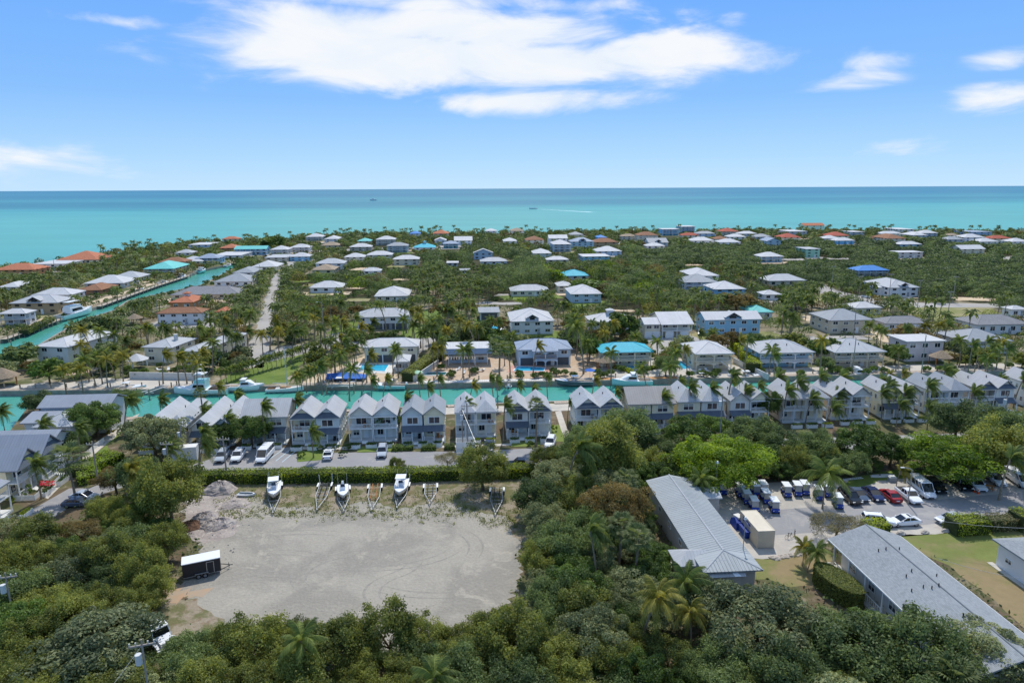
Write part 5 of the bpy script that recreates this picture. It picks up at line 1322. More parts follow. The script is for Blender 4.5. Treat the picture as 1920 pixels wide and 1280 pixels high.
car('suv', 'carwhite', 'white suv beside the dark round tree behind the canal houses', 1128, 640, hz(1128, 640, 4, 20), FG)
car('sedan', 'carsilver', 'silver car on the grey drive below the garage doors', 1283, 638, hz(1283, 638, 10, 15), FG)
car('suv', 'carsilver', 'silver car on the east street before the big white house', 1702, 565, hz(1702, 565, -20, 1), FG)
car('sedan', 'carwhite', 'white car on the bend of the east street', 1623, 558, hz(1623, 558, -20, -4), FG)
car('sedan', 'carsilver', 'pale car by the hedge at the clearing', 1096, 566, hz(1096, 566, 20, 5), FG) if False else None

def golf_cart():
    t = thing('golf_cart', 'x', 'golf cart', (0, 0, 0), 0, 'parked golf carts')
    b = MB(); b.loft([[(.35,-.55,.28),(.35,.55,.28),(.35,.55,.62),(.35,-.55,.62)],[(.95,-.58,.28),(.95,.58,.28),(.95,.58,.78),(.95,-.58,.78)],[(1.2,-.5,.30),(1.2,.5,.30),(1.2,.48,.66),(1.2,-.48,.66)]]); part('front_cowl', b, M('cartblue'), t)
    part('floor', MB().box(-1.2, -.55, .26, .35, .55, .36), M('darkmetal'), t)
    part('rear_body', MB().box(-1.2, -.57, .36, -.35, .57, .66), M('cartblue'), t)
    s = MB(); s.box(-.75, -.52, .68, -.2, .52, .80); s.box(-.85, -.52, .80, -.72, .52, 1.15); part('seat', s, M('seatgrey'), t)
    s = MB(); s.box(-1.35, -.52, .66, -.9, .52, .78); part('rear_seat', s, M('seatgrey'), t)
    r = MB(); r.loft([[(-1.15,-.6,1.83),(-1.15,.6,1.83),(-1.15,.56,1.9),(-1.15,-.56,1.9)],[(.85,-.6,1.83),(.85,.6,1.83),(.85,.56,1.9),(.85,-.56,1.9)]]); part('roof', r, M('carwhite'), t)
    for x, zx in ((-.9, -.95), (.85, .65)):
        for y in (-.5, .5): part('roof_post', MB().tube((x, y, .6), (zx, y, 1.84), .025, n=5), M('darkmetal'), t)
    part('windscreen', MB().add([(.84,-.5,.82),(.84,.5,.82),(.69,.5,1.78),(.69,-.5,1.78)], [(0,1,2,3)]), M('steel'), t)
    part('steering_wheel', MB().tube((.35,-.25,.95),(.42,-.25,1.0), .17, n=10), M('rubber'), t)
    for x in (-.85, .85):
        for y in (-.5, .5): wheel(t, x, y, .23, .18)
    for y in (-.38, .38): part('headlight', MB().box(1.17, y-.09, .5, 1.215, y+.09, .6), M('lamp'), t)
    cache_kids(t); return t
gc = golf_cart(); first = True
gl = [(1387,928,'golf cart at the back left, behind the front pair of white roofs'),(1416,927,'golf cart at the back of the second file'),(1430,924,'golf cart at the back, right of the second file'),
 (1399,941,'golf cart in the middle of the left file'),(1435,940,'golf cart in the middle of the second file by the cone'),(1413,955,'golf cart nearest the container in the left file'),(1451,957,'golf cart nearest the road, alone at the front of the second file'),
 (1474,928,'golf cart at the left of the group of three by the grass'),(1494,926,'golf cart in the middle of the group of three by the grass'),(1508,924,'golf cart at the right of the group of three by the grass'),
 (1534,934,'golf cart under the big palm, left one'),(1551,928,'golf cart under the big palm, behind the front one'),(1570,949,'golf cart in front of the black minivan'),(1353,923,'dark golf cart in the shade by the metal roof end')]
for i, (px, py, lb) in enumerate(gl):
    o = gc if i == 0 else copy_tree(gc); o.location = G(px, py); o.rotation_euler = (0, 0, hz(px, py, 17+(i*7 % 5)-2, 27)); o.scale = (1.04, 1.04, 1.02); o['label'] = 'white roofed blue '+lb
# black cargo trailer in the gravel lot
def cargo_trailer():
    a, b = G(345, 1089), G(402, 1077); c = (a+b)/2; c = c+Vector((0, 1.0, 0)); rz = math.atan2((b-a).y, (b-a).x)
    t = thing('cargo_trailer', 'black enclosed trailer with white roof on the gravel lot', 'trailer', c, rz)
    L, W, H = 4.6, 2.1, 2.35; m = MB(); m.box(-L/2, -W/2, .45, L/2, W/2, H); part('body', m, M('darkmetal'), t)
    r = MB(); r.box(-L/2-.04, -W/2-.04, H+.002, L/2+.04, W/2+.04, H+.1); part('roof', r, M('carwhite'), t)
    d = part('door', MB().box(L/2-1.7, -W/2-.03, .5, L/2-.8, -W/2-.004, 2.1), M('darkmetal'), t)
    f = MB(); x0, x1 = L/2-1.72, L/2-.78
    f.box(x0, -W/2-.05, .48, x0+.07, -W/2-.03, 2.14); f.box(x1-.07, -W/2-.05, .48, x1, -W/2-.03, 2.14); f.box(x0, -W/2-.05, 2.07, x1, -W/2-.03, 2.14); part('door_frame', f, M('steel'), d)
    for x in (-.45, .35):
        for y in (-1, 1): wheel(t, x, y*(W/2+.08), .34)
    fm = MB(); fm.box(-.9, -W/2-.22, .7, .8, -W/2-.0, .76); fm.box(-.9, W/2, .7, .8, W/2+.22, .76); part('fender', fm, M('steel'), t)
    g = MB(); g.tube((L/2, -.8, .5), (L/2+1.2, 0, .5), .05, n=5); g.tube((L/2, .8, .5), (L/2+1.2, 0, .5), .05, n=5); g.tube((L/2+1.1, 0, .5), (L/2+1.5, 0, .5), .05, n=5); g.tube((L/2+1.0, 0, .1), (L/2+1.0, 0, .9), .04, n=5)
    part('drawbar', g, M('darkmetal'), t); part('skirt', MB().box(-L/2, -W/2-.006, .42, L/2, W/2+.006, .5), M('steel'), t)
    FOOT.append((c, rz, 3.6, 1.6))
cargo_trailer()
def old_truck():
    c = G(300, 1206); rz = R(-42); t = thing('work_truck', 'old white work truck half under the trees at the lower left', 'truck', c, rz)
    w = M('carwhite')
    m = MB(); m.loft([[(-.9,-.95,.7),(-.9,.95,.7),(-.9,.95,1.5),(-.9,-.95,1.5)],[(.9,-.98,.7),(.9,.98,.7),(.9,.98,1.5),(.9,-.98,1.5)]]); part('cab', m, w, t)
    g = MB(); g.loft([[(-.88,-.9,1.5),(-.88,.9,1.5),(-.8,.82,2.25),(-.8,-.82,2.25)],[(.85,-.9,1.5),(.85,.9,1.5),(.55,.8,2.25),(.55,-.8,2.25)]]); part('cab_window', g, M('carglass'), t)
    r = MB(); r.box(-.9, -.9, 2.25, .65, .9, 2.36); rf = part('cab_roof', r, w, t); part('roof_hatch', MB().box(-.5, -.35, 2.36, .1, .35, 2.42), M('palegrey'), rf)
    pl = MB()
    for s in (-1, 1):
        for x, xt in ((-.86,-.8),(.84,.55),(0,-.1)): pl.tube((x, s*.93, 1.5), (xt, s*.83, 2.26), .06, n=4)
    part('pillar', pl, w, t)['kind'] = 'stuff'
    h = MB(); h.loft([[(.9,-.85,.8),(.9,.85,.8),(.9,.8,1.5),(.9,-.8,1.5)],[(2.3,-.75,.8),(2.3,.75,.8),(2.25,.66,1.3),(2.25,-.66,1.3)]]); part('hood', h, w, t)
    fd = MB()
    for s in (-1, 1): fd.loft([[(1.0,s*.8,.6),(1.0,s*1.15,.6),(1.0,s*1.15,1.0),(1.0,s*.8,1.05)],[(1.7,s*.8,.95),(1.7,s*1.2,.95),(1.7,s*1.2,1.2),(1.7,s*.8,1.2)],[(2.35,s*.8,.6),(2.35,s*1.15,.6),(2.35,s*1.12,.95),(2.35,s*.8,.95)]])
    part('fender', fd, w, t)
    part('bumper', MB().box(2.35, -1.15, .5, 2.55, 1.15, .8), w, t)
    part('flatbed', MB().box(-4.2, -1.15, .95, -1.0, 1.15, 1.15), M('palegrey'), t)
    part('toolbox', MB().box(-1.9, -1.1, 1.15, -1.05, 1.1, 1.8), w, t)
    for s in (-1, 1):
        wheel(t, 1.7, s*.98, .45, .28); wheel(t, -2.9, s*.98, .45, .28); part('headlight', MB().box(2.28, s*.55-.14, .95, 2.36, s*.55+.14, 1.15), M('lamp'), t)
    FOOT.append((c, rz, 3.0, 1.6))
old_truck()

# ---------------------------------------------------------------- boats
def hull(L, B, Dp, m=None, flare=1.0, n=12, z0=0.0, sheer=.25, trans=1.0):
    """open hull along x, bow to +x; returns the shell, its gunwale line"""
    m = m or MB(); rings = []; gun = []
    for i in range(n+1):
        u = i/n; x = -L/2+L*u; w = B/2*(trans if u < .5 else 1)*(1-max(0, (u-.45)/.55)**2.3)+.015; zt = z0+Dp+sheer*u**2; zk = z0+Dp*.25*max(0, (u-.6)/.4)**2
        k = .72
        rings.append([(x, -w, zt), (x, -w*.96, z0+Dp*.62), (x, -w*k, z0+Dp*.22+zk), (x, 0, z0+zk), (x, w*k, z0+Dp*.22+zk), (x, w*.96, z0+Dp*.62), (x, w, zt)])
        gun.append((x, w, zt))
    k = 7; vs = [v for r in rings for v in r]
    fs = [(i*k+j, (i+1)*k+j, (i+1)*k+j+1, i*k+j+1) for i in range(n) for j in range(k-1)] + [(0,1,2,3,4,5,6)]
    m.add(vs, fs); return m, gun
def deck_rim(gun, inner, zf, cockpit=(0.0, 1.0)):
    """gunwale rim, cockpit floor and liner"""
    rim = MB(); fl = MB(); n = len(gun)-1
    a, b = int(cockpit[0]*n), int(cockpit[1]*n)
    for i in range(n):
        (x0, w0, z0), (x1, w1, z1) = gun[i], gun[i+1]
        if a <= i < b:
            i0, i1 = max(0.0, w0-inner), max(0.0, w1-inner)
            for s in (-1, 1):
                rim.add([(x0, s*w0, z0), (x1, s*w1, z1), (x1, s*i1, z1), (x0, s*i0, z0)], [(0,1,2,3) if s < 0 else (3,2,1,0)])
                fl.add([(x0, s*i0, z0), (x1, s*i1, z1), (x1, s*i1, zf), (x0, s*i0, zf)], [(0,1,2,3) if s < 0 else (3,2,1,0)])
            fl.add([(x0,-i0,zf),(x1,-i1,zf),(x1,i1,zf),(x0,i0,zf)], [(0,1,2,3)])
        else:
            rim.add([(x0,-w0,z0),(x1,-w1,z1),(x1,0,z1+.06),(x0,0,z0+.06),(x1,w1,z1),(x0,w0,z0)], [(0,1,2,3),(3,2,4,5)])
    return rim, fl
def outboard(t, x, y, z):
    o = MB(); o.loft([[(x-.55,y-.2,z+.35),(x-.55,y+.2,z+.35),(x-.5,y+.16,z+.75),(x-.5,y-.16,z+.75)],[(x-.05,y-.22,z+.3),(x-.05,y+.22,z+.3),(x-.1,y+.18,z+.85),(x-.1,y-.18,z+.85)]]); e = part('outboard_motor', o, M('hullwhite'), t)
    part('motor_leg', MB().box(x-.4, y-.08, z-.5, x-.2, y+.08, z+.35), M('darkmetal'), e)
def boat(kind, label, loc, rz, L=6.5, z=0.0, hullm='hullwhite', group=None, s=1.0):
    t = thing({'cc': 'center_console_boat', 'skiff': 'motorboat', 'cruiser': 'cabin_cruiser', 'sport': 'sportfishing_boat', 'yacht': 'motor_yacht', 'sail': 'sailboat'}[kind], label, 'sailboat' if kind == 'sail' else 'boat', loc, rz, group)
    B = L*{'cc': .36, 'skiff': .36, 'cruiser': .35, 'sport': .32, 'yacht': .27, 'sail': .26}[kind]; Dp = L*{'cc': .15, 'skiff': .15, 'cruiser': .17, 'sport': .13, 'yacht': .13, 'sail': .12}[kind]
    hm, gun = hull(L, B, Dp, z0=z, sheer=L*.05); part('hull', hm, M(hullm), t, smooth=True); zf = z+Dp*.45; W = M('hullwhite'); zg = z+Dp
    if kind in ('cc', 'skiff'):
        rim, fl = deck_rim(gun, .22 if kind == 'cc' else .18, zf, (0, .72 if kind == 'cc' else .6)); part('gunwale', rim, W, t); part('cockpit', fl, M('palegrey') if kind == 'cc' else M('cream'), t)
        c = part('console', MB().loft([[(-.45,-.45,zf),(-.45,.45,zf),(-.4,.4,zf+1.1),(-.4,-.4,zf+1.1)],[(.45,-.4,zf),(.45,.4,zf),(.2,.36,zf+1.1),(.2,-.36,zf+1.1)]]), W, t)
        part('windscreen', MB().add([(.2,-.38,zf+1.1),(.2,.38,zf+1.1),(0,.34,zf+1.5),(0,-.34,zf+1.5)], [(0,1,2,3)]), M('carglass'), c)
        part('seat', MB().box(-1.3, -.4, zf+.01, -.8, .4, zf+.85), M('offwhite'), t)
        part('bow_cushion', MB().box(L*.1, -.5, zf+.01, L*.2, .5, zf+.4), M('midgrey'), t)
        if kind == 'cc':
            tt = MB(); tt.box(-1.3, -.85, zf+2.0, .6, .85, zf+2.07); part('hard_top', tt, W, t)
            for x in (-.9, .35):
                for y in (-.6, .6): part('top_post', MB().tube((x, y*.8, zf), (x, y, zf+2.0), .03, n=5), M('steel'), t)
        for y in ((-.35, .35) if L > 7.5 else (0,)): outboard(t, -L/2, y, zg-.3)
        for y in (-.7, .7): part('rod', MB().tube((-L*.3, y, zf+.9), (-L*.36, y*1.1, zf+2.6), .02, n=4), M('frame'), t)
    elif kind in ('cruiser', 'sport', 'yacht'):
        rim, fl = deck_rim(gun, .25, zf, (0, .36)); part('deck', rim, W, t); part('cockpit', fl, M('teak') if kind == 'sport' else M('palegrey'), t)
        x0, x1 = (-L*.12, L*.22) if kind != 'yacht' else (-L*.25, L*.22); hh = L*(.12 if kind != 'cruiser' else .13); w = B*.38
        cab = MB(); cab.loft([[(x0,-w,zg-.02),(x0,w,zg-.02),(x0,w*.9,zg+hh),(x0,-w*.9,zg+hh)],[(x1*.6,-w*.95,zg),(x1*.6,w*.95,zg),(x1*.45,w*.8,zg+hh),(x1*.45,-w*.8,zg+hh)],[(x1+L*.1,-w*.5,zg+.05),(x1+L*.1,w*.5,zg+.05),(x1,w*.4,zg+hh*.45),(x1,-w*.4,zg+hh*.45)]])
        c = part('cabin', cab, W, t)
        gl = MB()
        for s_ in (-1, 1): gl.add([(x0*.8,s_*(w*.97+.02),zg+hh*.35),(x1*.55,s_*(w*.92+.02),zg+hh*.38),(x1*.42,s_*(w*.84+.02),zg+hh*.82),(x0*.8,s_*(w*.93+.02),zg+hh*.82)], [(0,1,2,3) if s_ < 0 else (3,2,1,0)])
        part('cabin_window', gl, M('carglass'), c)
        if kind in ('sport', 'yacht'):
            fb = MB(); fb.box(x0+.2, -w*.75, zg+hh+.01, x1*.4, w*.75, zg+hh+.75); f_ = part('flybridge', fb, W if kind == 'yacht' else M('hullaqua'), t)
            top = MB(); top.box(x0, -w*.8, zg+hh+2.3, x1*.35, w*.8, zg+hh+2.4); part('hard_top', top, W, f_)
            pz = MB()
            for x in (x0+.3, x1*.3):
                for y in (-w*.7, w*.7): pz.tube((x, y, zg+hh+.7), (x, y, zg+hh+2.32), .04, n=5)
            part('top_post', pz, M('steel'), f_)
            if kind == 'sport':
                for y in (-1, 1): part('outrigger', MB().tube((0, y*w, zg+hh), (-L*.35, y*w*1.9, zg+hh+6), .03, n=4), M('steel'), t)
                tw = MB(); z1 = zg+hh+2.4
                for x in (-.9, .5):
                    for y in (-.6, .6): tw.tube((x, y, z1), (x*.6, y*.6, z1+2.2), .035, n=4)
                tw.box(-.8, -.6, z1+2.2, .5, .6, z1+2.3); tw.box(-.8, -.6, z1+1.1, .5, .6, z1+1.16); part('tower', tw, M('frame'), f_)
                part('cockpit_curtain', MB().box(x0-.05, -w*.92, zg, x0+.02, w*.92, zg+hh+.9), M('hullaqua'), t)
        else:
            ar = MB(); ar.loft([[(-L*.1,-w,zg),(-L*.02,-w,zg),(-L*.06,-w*.8,zg+1.5),(-L*.1,-w*.8,zg+1.5)],[(-L*.1,w,zg),(-L*.02,w,zg),(-L*.06,w*.8,zg+1.5),(-L*.1,w*.8,zg+1.5)]]); part('radar_arch', MB().box(-L*.12, -w*.9, zg+hh+.45, L*.02, w*.9, zg+hh+.55), W, t)
            po = MB(); [po.tube((x, y, zg+hh*.5), (x, y, zg+hh+.46), .04, n=4) for x in (-L*.11, 0) for y in (-w*.8, w*.8)]; part('top_post', po, M('steel'), t)
        rl = MB(); pts = [g for g in gun[7:]]
        for s_ in (-1, 1):
            pp = [(x, s_*wv*.95, zz+.55) for x, wv, zz in pts]
            for a, b in zip(pp[:-1], pp[1:]): rl.tube(a, b, .02, n=4, cap=False)
            for q in pp: rl.tube(q, (q[0], q[1], q[2]-.55), .02, n=4, cap=False)
        part('bow_rail', rl, M('steel'), t)
    else:
        rim, fl = deck_rim(gun, .3, zf, (0.05, .3)); part('deck', rim, M('offwhite'), t); part('cockpit', fl, M('teak'), t)
        part('coachroof', MB().loft([[(-L*.12,-B*.28,zg),(-L*.12,B*.28,zg),(-L*.12,B*.22,zg+.5),(-L*.12,-B*.22,zg+.5)],[(L*.18,-B*.2,zg),(L*.18,B*.2,zg),(L*.15,B*.13,zg+.35),(L*.15,-B*.13,zg+.35)]]), M('teak'), t)
        ms = part('mast', MB().tube((L*.06, 0, zg), (L*.06, 0, zg+L*1.15), .10, .07, n=8), M('offwhite'), t)
        part('spreader', MB().tube((L*.06, -1, zg+L*.6), (L*.06, 1, zg+L*.6), .04, n=4), M('steel'), ms)
        part('boom', MB().tube((L*.05, 0, zg+1.3), (-L*.32, 0, zg+1.4), .12, n=6), M('canvasblue') if False else M('offwhite'), t)
        st = MB(); tp = (L*.06, 0, zg+L*1.13)
        for q in ((L*.48,0,zg+.3),(-L*.46,0,zg),(0,-B*.45,zg),(0,B*.45,zg)): st.tube(tp, q, .015, n=3, cap=False)
        part('stay', st, M('steel'), t)
    t.scale = (s, s, s); return t
def boat_trailer(label, loc, rz, L=6.6, W=1.9, tongue_col='galvanised', guides=True, wood=False):
    t = thing('boat_trailer', label, 'trailer', loc, rz, 'boat trailers along the hedge')
    f = MB(); g = .52
    xb, xm, xt = -L*.45, L*.05, L*.5
    for s in (-1, 1): f.path([(xb, s*W/2, g), (xm, s*W/2, g), (xt-.6, s*.08, g), (xt, s*.03, g)], [.06, .06, .06, .05], n=5)
    part('frame', f, M(tongue_col), t)
    for i, x in enumerate((-.40, -.25, -.1, .03, .14)):
        xx = L*x; w = W/2 if xx < xm else W/2*(1-(xx-xm)/(xt-.6-xm)); part('cross_member', MB().tube((xx, -w, g-.05), (xx, w, g-.05), .04, n=5), M('rustwood') if wood else M(tongue_col), t)
    for s in (-.45, .45): part('bunk', MB().box(xb+.3, s*W/2*1.0-.06, g+.04, xm+.8, s*W/2+.06, g+.18), M('rustwood') if wood else M('darkmetal'), t)
    for s in (-1, 1):
        wheel(t, xb+1.0, s*(W/2+.2), .33); wheel(t, xb+1.8, s*(W/2+.2), .33)
        part('fender', MB().box(xb+.6, s*(W/2+.2)-.13, .70, xb+2.2, s*(W/2+.2)+.13, .75), M('frame'), t)
        if guides: part('guide_post', MB().tube((xb+.1, s*(W/2+.1), g), (xb+.1, s*(W/2+.15), g+1.5), .05, n=6), M('frame'), t)
    part('winch_post', MB().box(xt-1.2, -.06, g, xt-1.1, .06, g+.9), M(tongue_col), t); part('jack', MB().tube((xt-.5, .1, .02), (xt-.5, .1, g+.3), .04, n=5), M('darkmetal'), t)
    FOOT.append((Vector(loc), rz, 3.4, 1.5)); return t
bt = [((517,905),(512,968),'cc',6.9,'trailer under the first boat from the left'),((613,905),(594,962),None,6.9,'galvanised empty trailer between the first and second boats'),((643,912),(645,964),'skiff',5.4,'trailer under the small open boat'),
      ((705,908),(697,962),None,6.4,'empty trailer with orange wooden bunks'),((758,905),(744,958),'cc',6.9,'trailer under the boat with blue grey cockpit'),((808,908),(806,950),None,5.6,'short empty trailer on the grass right of the boats'),((933,914),(929,971),None,6.4,'empty trailer alone at the foot of the pole stay')]
for i, (pa, pb, kd, L, lb) in enumerate(bt):
    a, b = G(*pa), G(*pb); c = (a+b)/2; rz = math.atan2((b-a).y, (b-a).x)
    boat_trailer(lb, c, rz, L=(b-a).length*.96, wood=(i == 3), guides=kd is None and i < 2 or i in (0, 4))
    if kd:
        d = (b-a).normalized(); boat(kd, ['white hardtop boat with cabin windows on a trailer, left end of the row', '', 'small white open boat with outboard on a trailer', '', 'white centre console boat on a trailer right of the wooden bunk trailer'][i], c-d*.8, rz, L=L*.88 if i != 2 else 4.9, z=.62, group='boats stored on trailers')
# canal boats
WZ = -1.35
def afloat(kind, label, px, py, rzd, L, **k): return boat(kind, label, G(px, py, WZ+.3) + Vector((0,0,-.3)), R(rzd), L=L, group='boats moored along the canals', **k)
afloat('cc', 'white and aqua centre console boat moored left of the lift', 240, 733, 5, 9.5, hullm='hullaqua')
afloat('sport', 'big white and aqua sportfishing boat with tower, moored by the lawn', 378, 738, 184, 13.5)
afloat('cruiser', 'low white boat behind the sportfishing boat, by the lawn', 462, 731, 3, 9.5)
afloat('sail', 'sailboat with tall mast moored at the lawn edge', 535, 733, 4, 9.5)
afloat('cc', 'white boat with aqua hull moored in front of the rectangular pool', 728, 728, 183, 9, hullm='hullaqua')
afloat('cc', 'dark grey hulled boat on a lift by the brick yard', 1075, 721, 184, 10, hullm='hullgrey')
afloat('cruiser', 'white and aqua cabin cruiser moored at the new wooden dock', 1184, 722, 184, 10.5, hullm='hullaqua')
afloat('cc', 'white boat with long bow beside the white pyramid roofed house', 1400, 711, 3, 9.5, hullm='hullwhite')
afloat('cc', 'white open boat moored left of the long bowed one', 1318, 713, 3, 7.5)
afloat('cruiser', 'white cruiser moored before the beige canal house', 1608, 706, 3, 8.5)
afloat('skiff', 'small white boat by the thatched shade dock', 1836, 698, 3, 6)
afloat('yacht', 'large white motor yacht moored in the diagonal canal', 143, 594, 84, 19)
afloat('cc', 'white boat on the far bank of the diagonal canal, first beyond the yacht', 262, 546, 88, 8)
afloat('cc', 'white boat on the far bank of the diagonal canal, second beyond the yacht', 306, 533, 88, 9)
afloat('cruiser', 'white cruiser on the far bank of the diagonal canal near the seagreen roof', 340, 523, 88, 11)
afloat('cruiser', 'dark topped cruiser on the far bank before the blue roof', 378, 511, 88, 11, hullm='hullaqua')
afloat('cc', 'white boat moored near the end of the diagonal canal', 428, 500, 88, 9)
afloat('skiff', 'small boat with twin seats moored before the brick yard', 955, 722, 84, 4.5)
boat('cc', 'tiny white boat out at sea drawing a long wake', G(1000, 392, -1.3), R(180), L=22, z=-.3)
boat('cruiser', 'tiny white boat far out near the horizon', G(700, 376, -1.3), R(180), L=32, z=-.3)
wk = MB(); a = G(1004, 392, -1.28); b = G(1108, 398, -1.28); d = (b-a).normalized(); n = Vector((-d.y, d.x, 0)); k = 24
vs = []
for i in range(k+1):
    u = i/k; p = a+(b-a)*u; w = 1.5+u*9+2*math.sin(i*2.1); vs += [tuple(p+n*w), tuple(p-n*w*.6)]
wk.add(vs, [(2*i, 2*i+1, 2*i+3, 2*i+2) for i in range(k)]); tag(part('boat_wake', wk, mat('wakefoam', (190,220,222), .9, .25, .05), None), kind='stuff')
# boat lift with bunks by the west dock
def lift(label, px, py, w=4.0, L=7.0, rz=0):
    c = G(px, py); c.z = 0; t = thing('boat_lift', label, 'boat lift', c, rz, 'boat lifts')
    for x in (-L/2, L/2):
        for y in (-w/2, w/2): part('piling', MB().tube((x, y, -2.5), (x, y, 1.6), .16, n=7), M('piling'), t)
    m = MB(); [m.box(x-.1, -w/2, .2, x+.1, w/2, .4) for x in (-L*.3, L*.3)]; part('cradle', m, M('galvanised'), t)
    m = MB(); [m.box(-L/2, y-.12, .42, L/2, y+.12, .6) for y in (-w*.2, w*.2)]; part('bunk', m, M('offwhite'), t)
lift('empty boat lift with pale bunks by the west dock', 290, 733, rz=R(70))
lift('boat lift in line with the rectangular pool', 640, 726, w=3.5, rz=R(3))
afloat('cc', 'boat with blue canvas on the lift by the pool', 640, 723, 3, 8, hullm='hullwhite') 
tag(flat('boat_cover', GP((612,706),(612,716),(683,715),(690,708),(650,703)), .9, M('canvasblue'), None, thick=.25), 'long blue and white canvas cover on the dock before the pool', 'cover') 
# docks
def dock(label, pts, w=2.0, m='dockwood', z=.22, piles=True, step=4.0):
    P = [Vector(p) for p in pts]; c = Vector((P[0].x, P[0].y, 0)); t = thing('dock', label, 'dock', c, 0, 'docks along the canals')
    mb = MB()
    for a, b in zip(P[:-1], P[1:]):
        d = (b-a); L = d.length; d.normalize(); n = Vector((-d.y, d.x)); a2, b2 = a-c.to_2d()-n*w*.65, b-c.to_2d()-n*w*.65
        k = max(1, int(L/.6))
        for i in range(k):
            p, q = a2+(b2-a2)*(i/k), a2+(b2-a2)*((i+.94)/k)
            mb.add([(v.x, v.y, zz) for zz in (z-.1, z) for v in (p-n*w/2, q-n*w/2, q+n*w/2, p+n*w/2)], [(3,2,1,0),(4,5,6,7),(0,1,5,4),(1,2,6,5),(2,3,7,6),(3,0,4,7)])
        if piles:
            for i in range(int(L/step)+1):
                p = a2+d*(i*step+.5)-n*w*.52*(1); part('piling', MB().tube((p.x, p.y, -2.8), (p.x, p.y, 1.35), .17, n=8), M('piling'), t)
                part('piling_cap', MB().tube((p.x, p.y, 1.35), (p.x, p.y, 1.5), .19, .04, n=8), M('frame'), t.children[-1]) if False else None
    k = part('decking', mb, M(m), t); k['kind'] = 'stuff'; return t
# n points to land on the left of travel: travel so that the water is on the right
def seg(p0, p1): return GP(p0, p1)
dock('long pale dock at the far left below the thatched hut', [Vector(p) for p in seg((-40,734),(118,733))][::-1])
dock('pale dock between the left gardens and the boat lift', [Vector(p) for p in seg((122,733),(262,730.5))][::-1])
dock('dock beside the lawn behind the sportfishing boat', [Vector(p) for p in seg((300,729),(478,724))][::-1])
dock('dock along the sandy lot with the rectangular pool', [Vector(p) for p in seg((560,723.5),(740,721))][::-1])
dock('white dock before the blue grey house', [Vector(p) for p in seg((780,720),(930,717))][::-1], m='offwhite')
dock('white dock before the brick yard', [Vector(p) for p in seg((940,716.5),(1040,715))][::-1], m='offwhite')
dock('new orange wooden dock before the turquoise roofed house', [Vector(p) for p in seg((1128,713.5),(1272,711))][::-1], m='newwood')
dock('dock before the light blue arched house', [Vector(p) for p in seg((1420,707.5),(1535,705))][::-1])
dock('dock below the pinkish white house', [Vector(p) for p in seg((1640,702),(1900,695.5))][::-1])
dock('dock with many white pilings on the far bank of the diagonal canal', [Vector(p) for p in GP((0,637),(107,599))], step=3.2)
dock('dock on the far bank of the diagonal canal beyond the yacht', [Vector(p) for p in GP((180,575),(287,537),(350,517))], step=5)
for i, (px, py) in enumerate(((78,614),(22,650))):
    c = G(px, py, 0); t = part('mooring_pile', MB().tube((c.x, c.y, -2.8), (c.x, c.y, 2.2), .2, n=8), M('piling'), None); tag(t, ['lone mooring pile in the diagonal canal below the yacht', 'lone mooring pile near the left edge of the diagonal canal'][i], 'pile')
# small near-bank decks behind the townhouses
for i, (x0, x1, y) in enumerate(((652,700,768),(838,850,760),(1038,1076,753),(1166,1178,749),(238,262,783))):
    P = GP((x0, y), (x1, y-1)); dock(['short deck on the near canal bank right of the blue grey duplex','short deck on the near canal bank left of the picket enclosure duplex','deck on the near canal bank at the end of the garden path','short deck on the near canal bank left of the ribbed side roof','pale deck at the water corner of the promenade'][i], [Vector(p) for p in P], w=1.6, piles=False)

# ---------------------------------------------------------------- pools
def pool(label, pp, m='poolblue', rim='offwhite', rimw=1.2):
    w = GP(*pp); cx = sum(p[0] for p in w)/len(w); cy = sum(p[1] for p in w)/len(w)
    t = thing('swimming_pool', label, 'pool', (cx, cy, 0)); loc = [(p[0]-cx, p[1]-cy) for p in w]
    big = [(x*(1+rimw/max(1, math.hypot(x, y))), y*(1+rimw/max(1, math.hypot(x, y)))) for x, y in loc]
    a = flat('pool_deck', big, .06, M(rim), None, parent=t); b = flat('pool_water', loc, .10, M(m), None, parent=t)
    r = MB(); n = len(loc)
    for i in range(n):
        p, q = loc[i], loc[(i+1) % n]; L = math.hypot(q[0]-p[0], q[1]-p[1]); mx, my = (p[0]+q[0])/2, (p[1]+q[1])/2
        r.box(mx-L/2, my-.15, .04, mx+L/2, my+.15, .16, math.atan2(q[1]-p[1], q[0]-p[0]))
    part('pool_coping', r, M('white'), t); NOTREE.append([(p[0]*1+cx, p[1]+cy) for p in big])
pool('rectangular bright blue pool on a white deck', [(671,694),(679,684),(730,684),(722,697)], rimw=3)
pool('narrow dark lap pool in the paved yard', [(779,705),(785,698),(838,698),(836,703)], 'pooldark', rimw=.8)
pool('stepped teal pool on the brick terrace', [(962,696),(970,687),(1000,688),(1022,690),(1020,696)], rim='pinkdeck', rimw=2)
pool('shallow pool before the turquoise roofed house', [(1168,690),(1170,686),(1206,686),(1210,690),(1190,692)])
pool('slanting blue pool left of the white pyramid roofed house', [(1266,678),(1278,677),(1296,690),(1284,693),(1276,691)])
pool('small garden pool with aqua water behind the hedge', [(912,618),(925,611),(940,612),(938,622),(918,624)], rim='white', rimw=3)
pool('little pool by the big windowed white house', [(48,687),(55,682),(80,683),(76,688)])

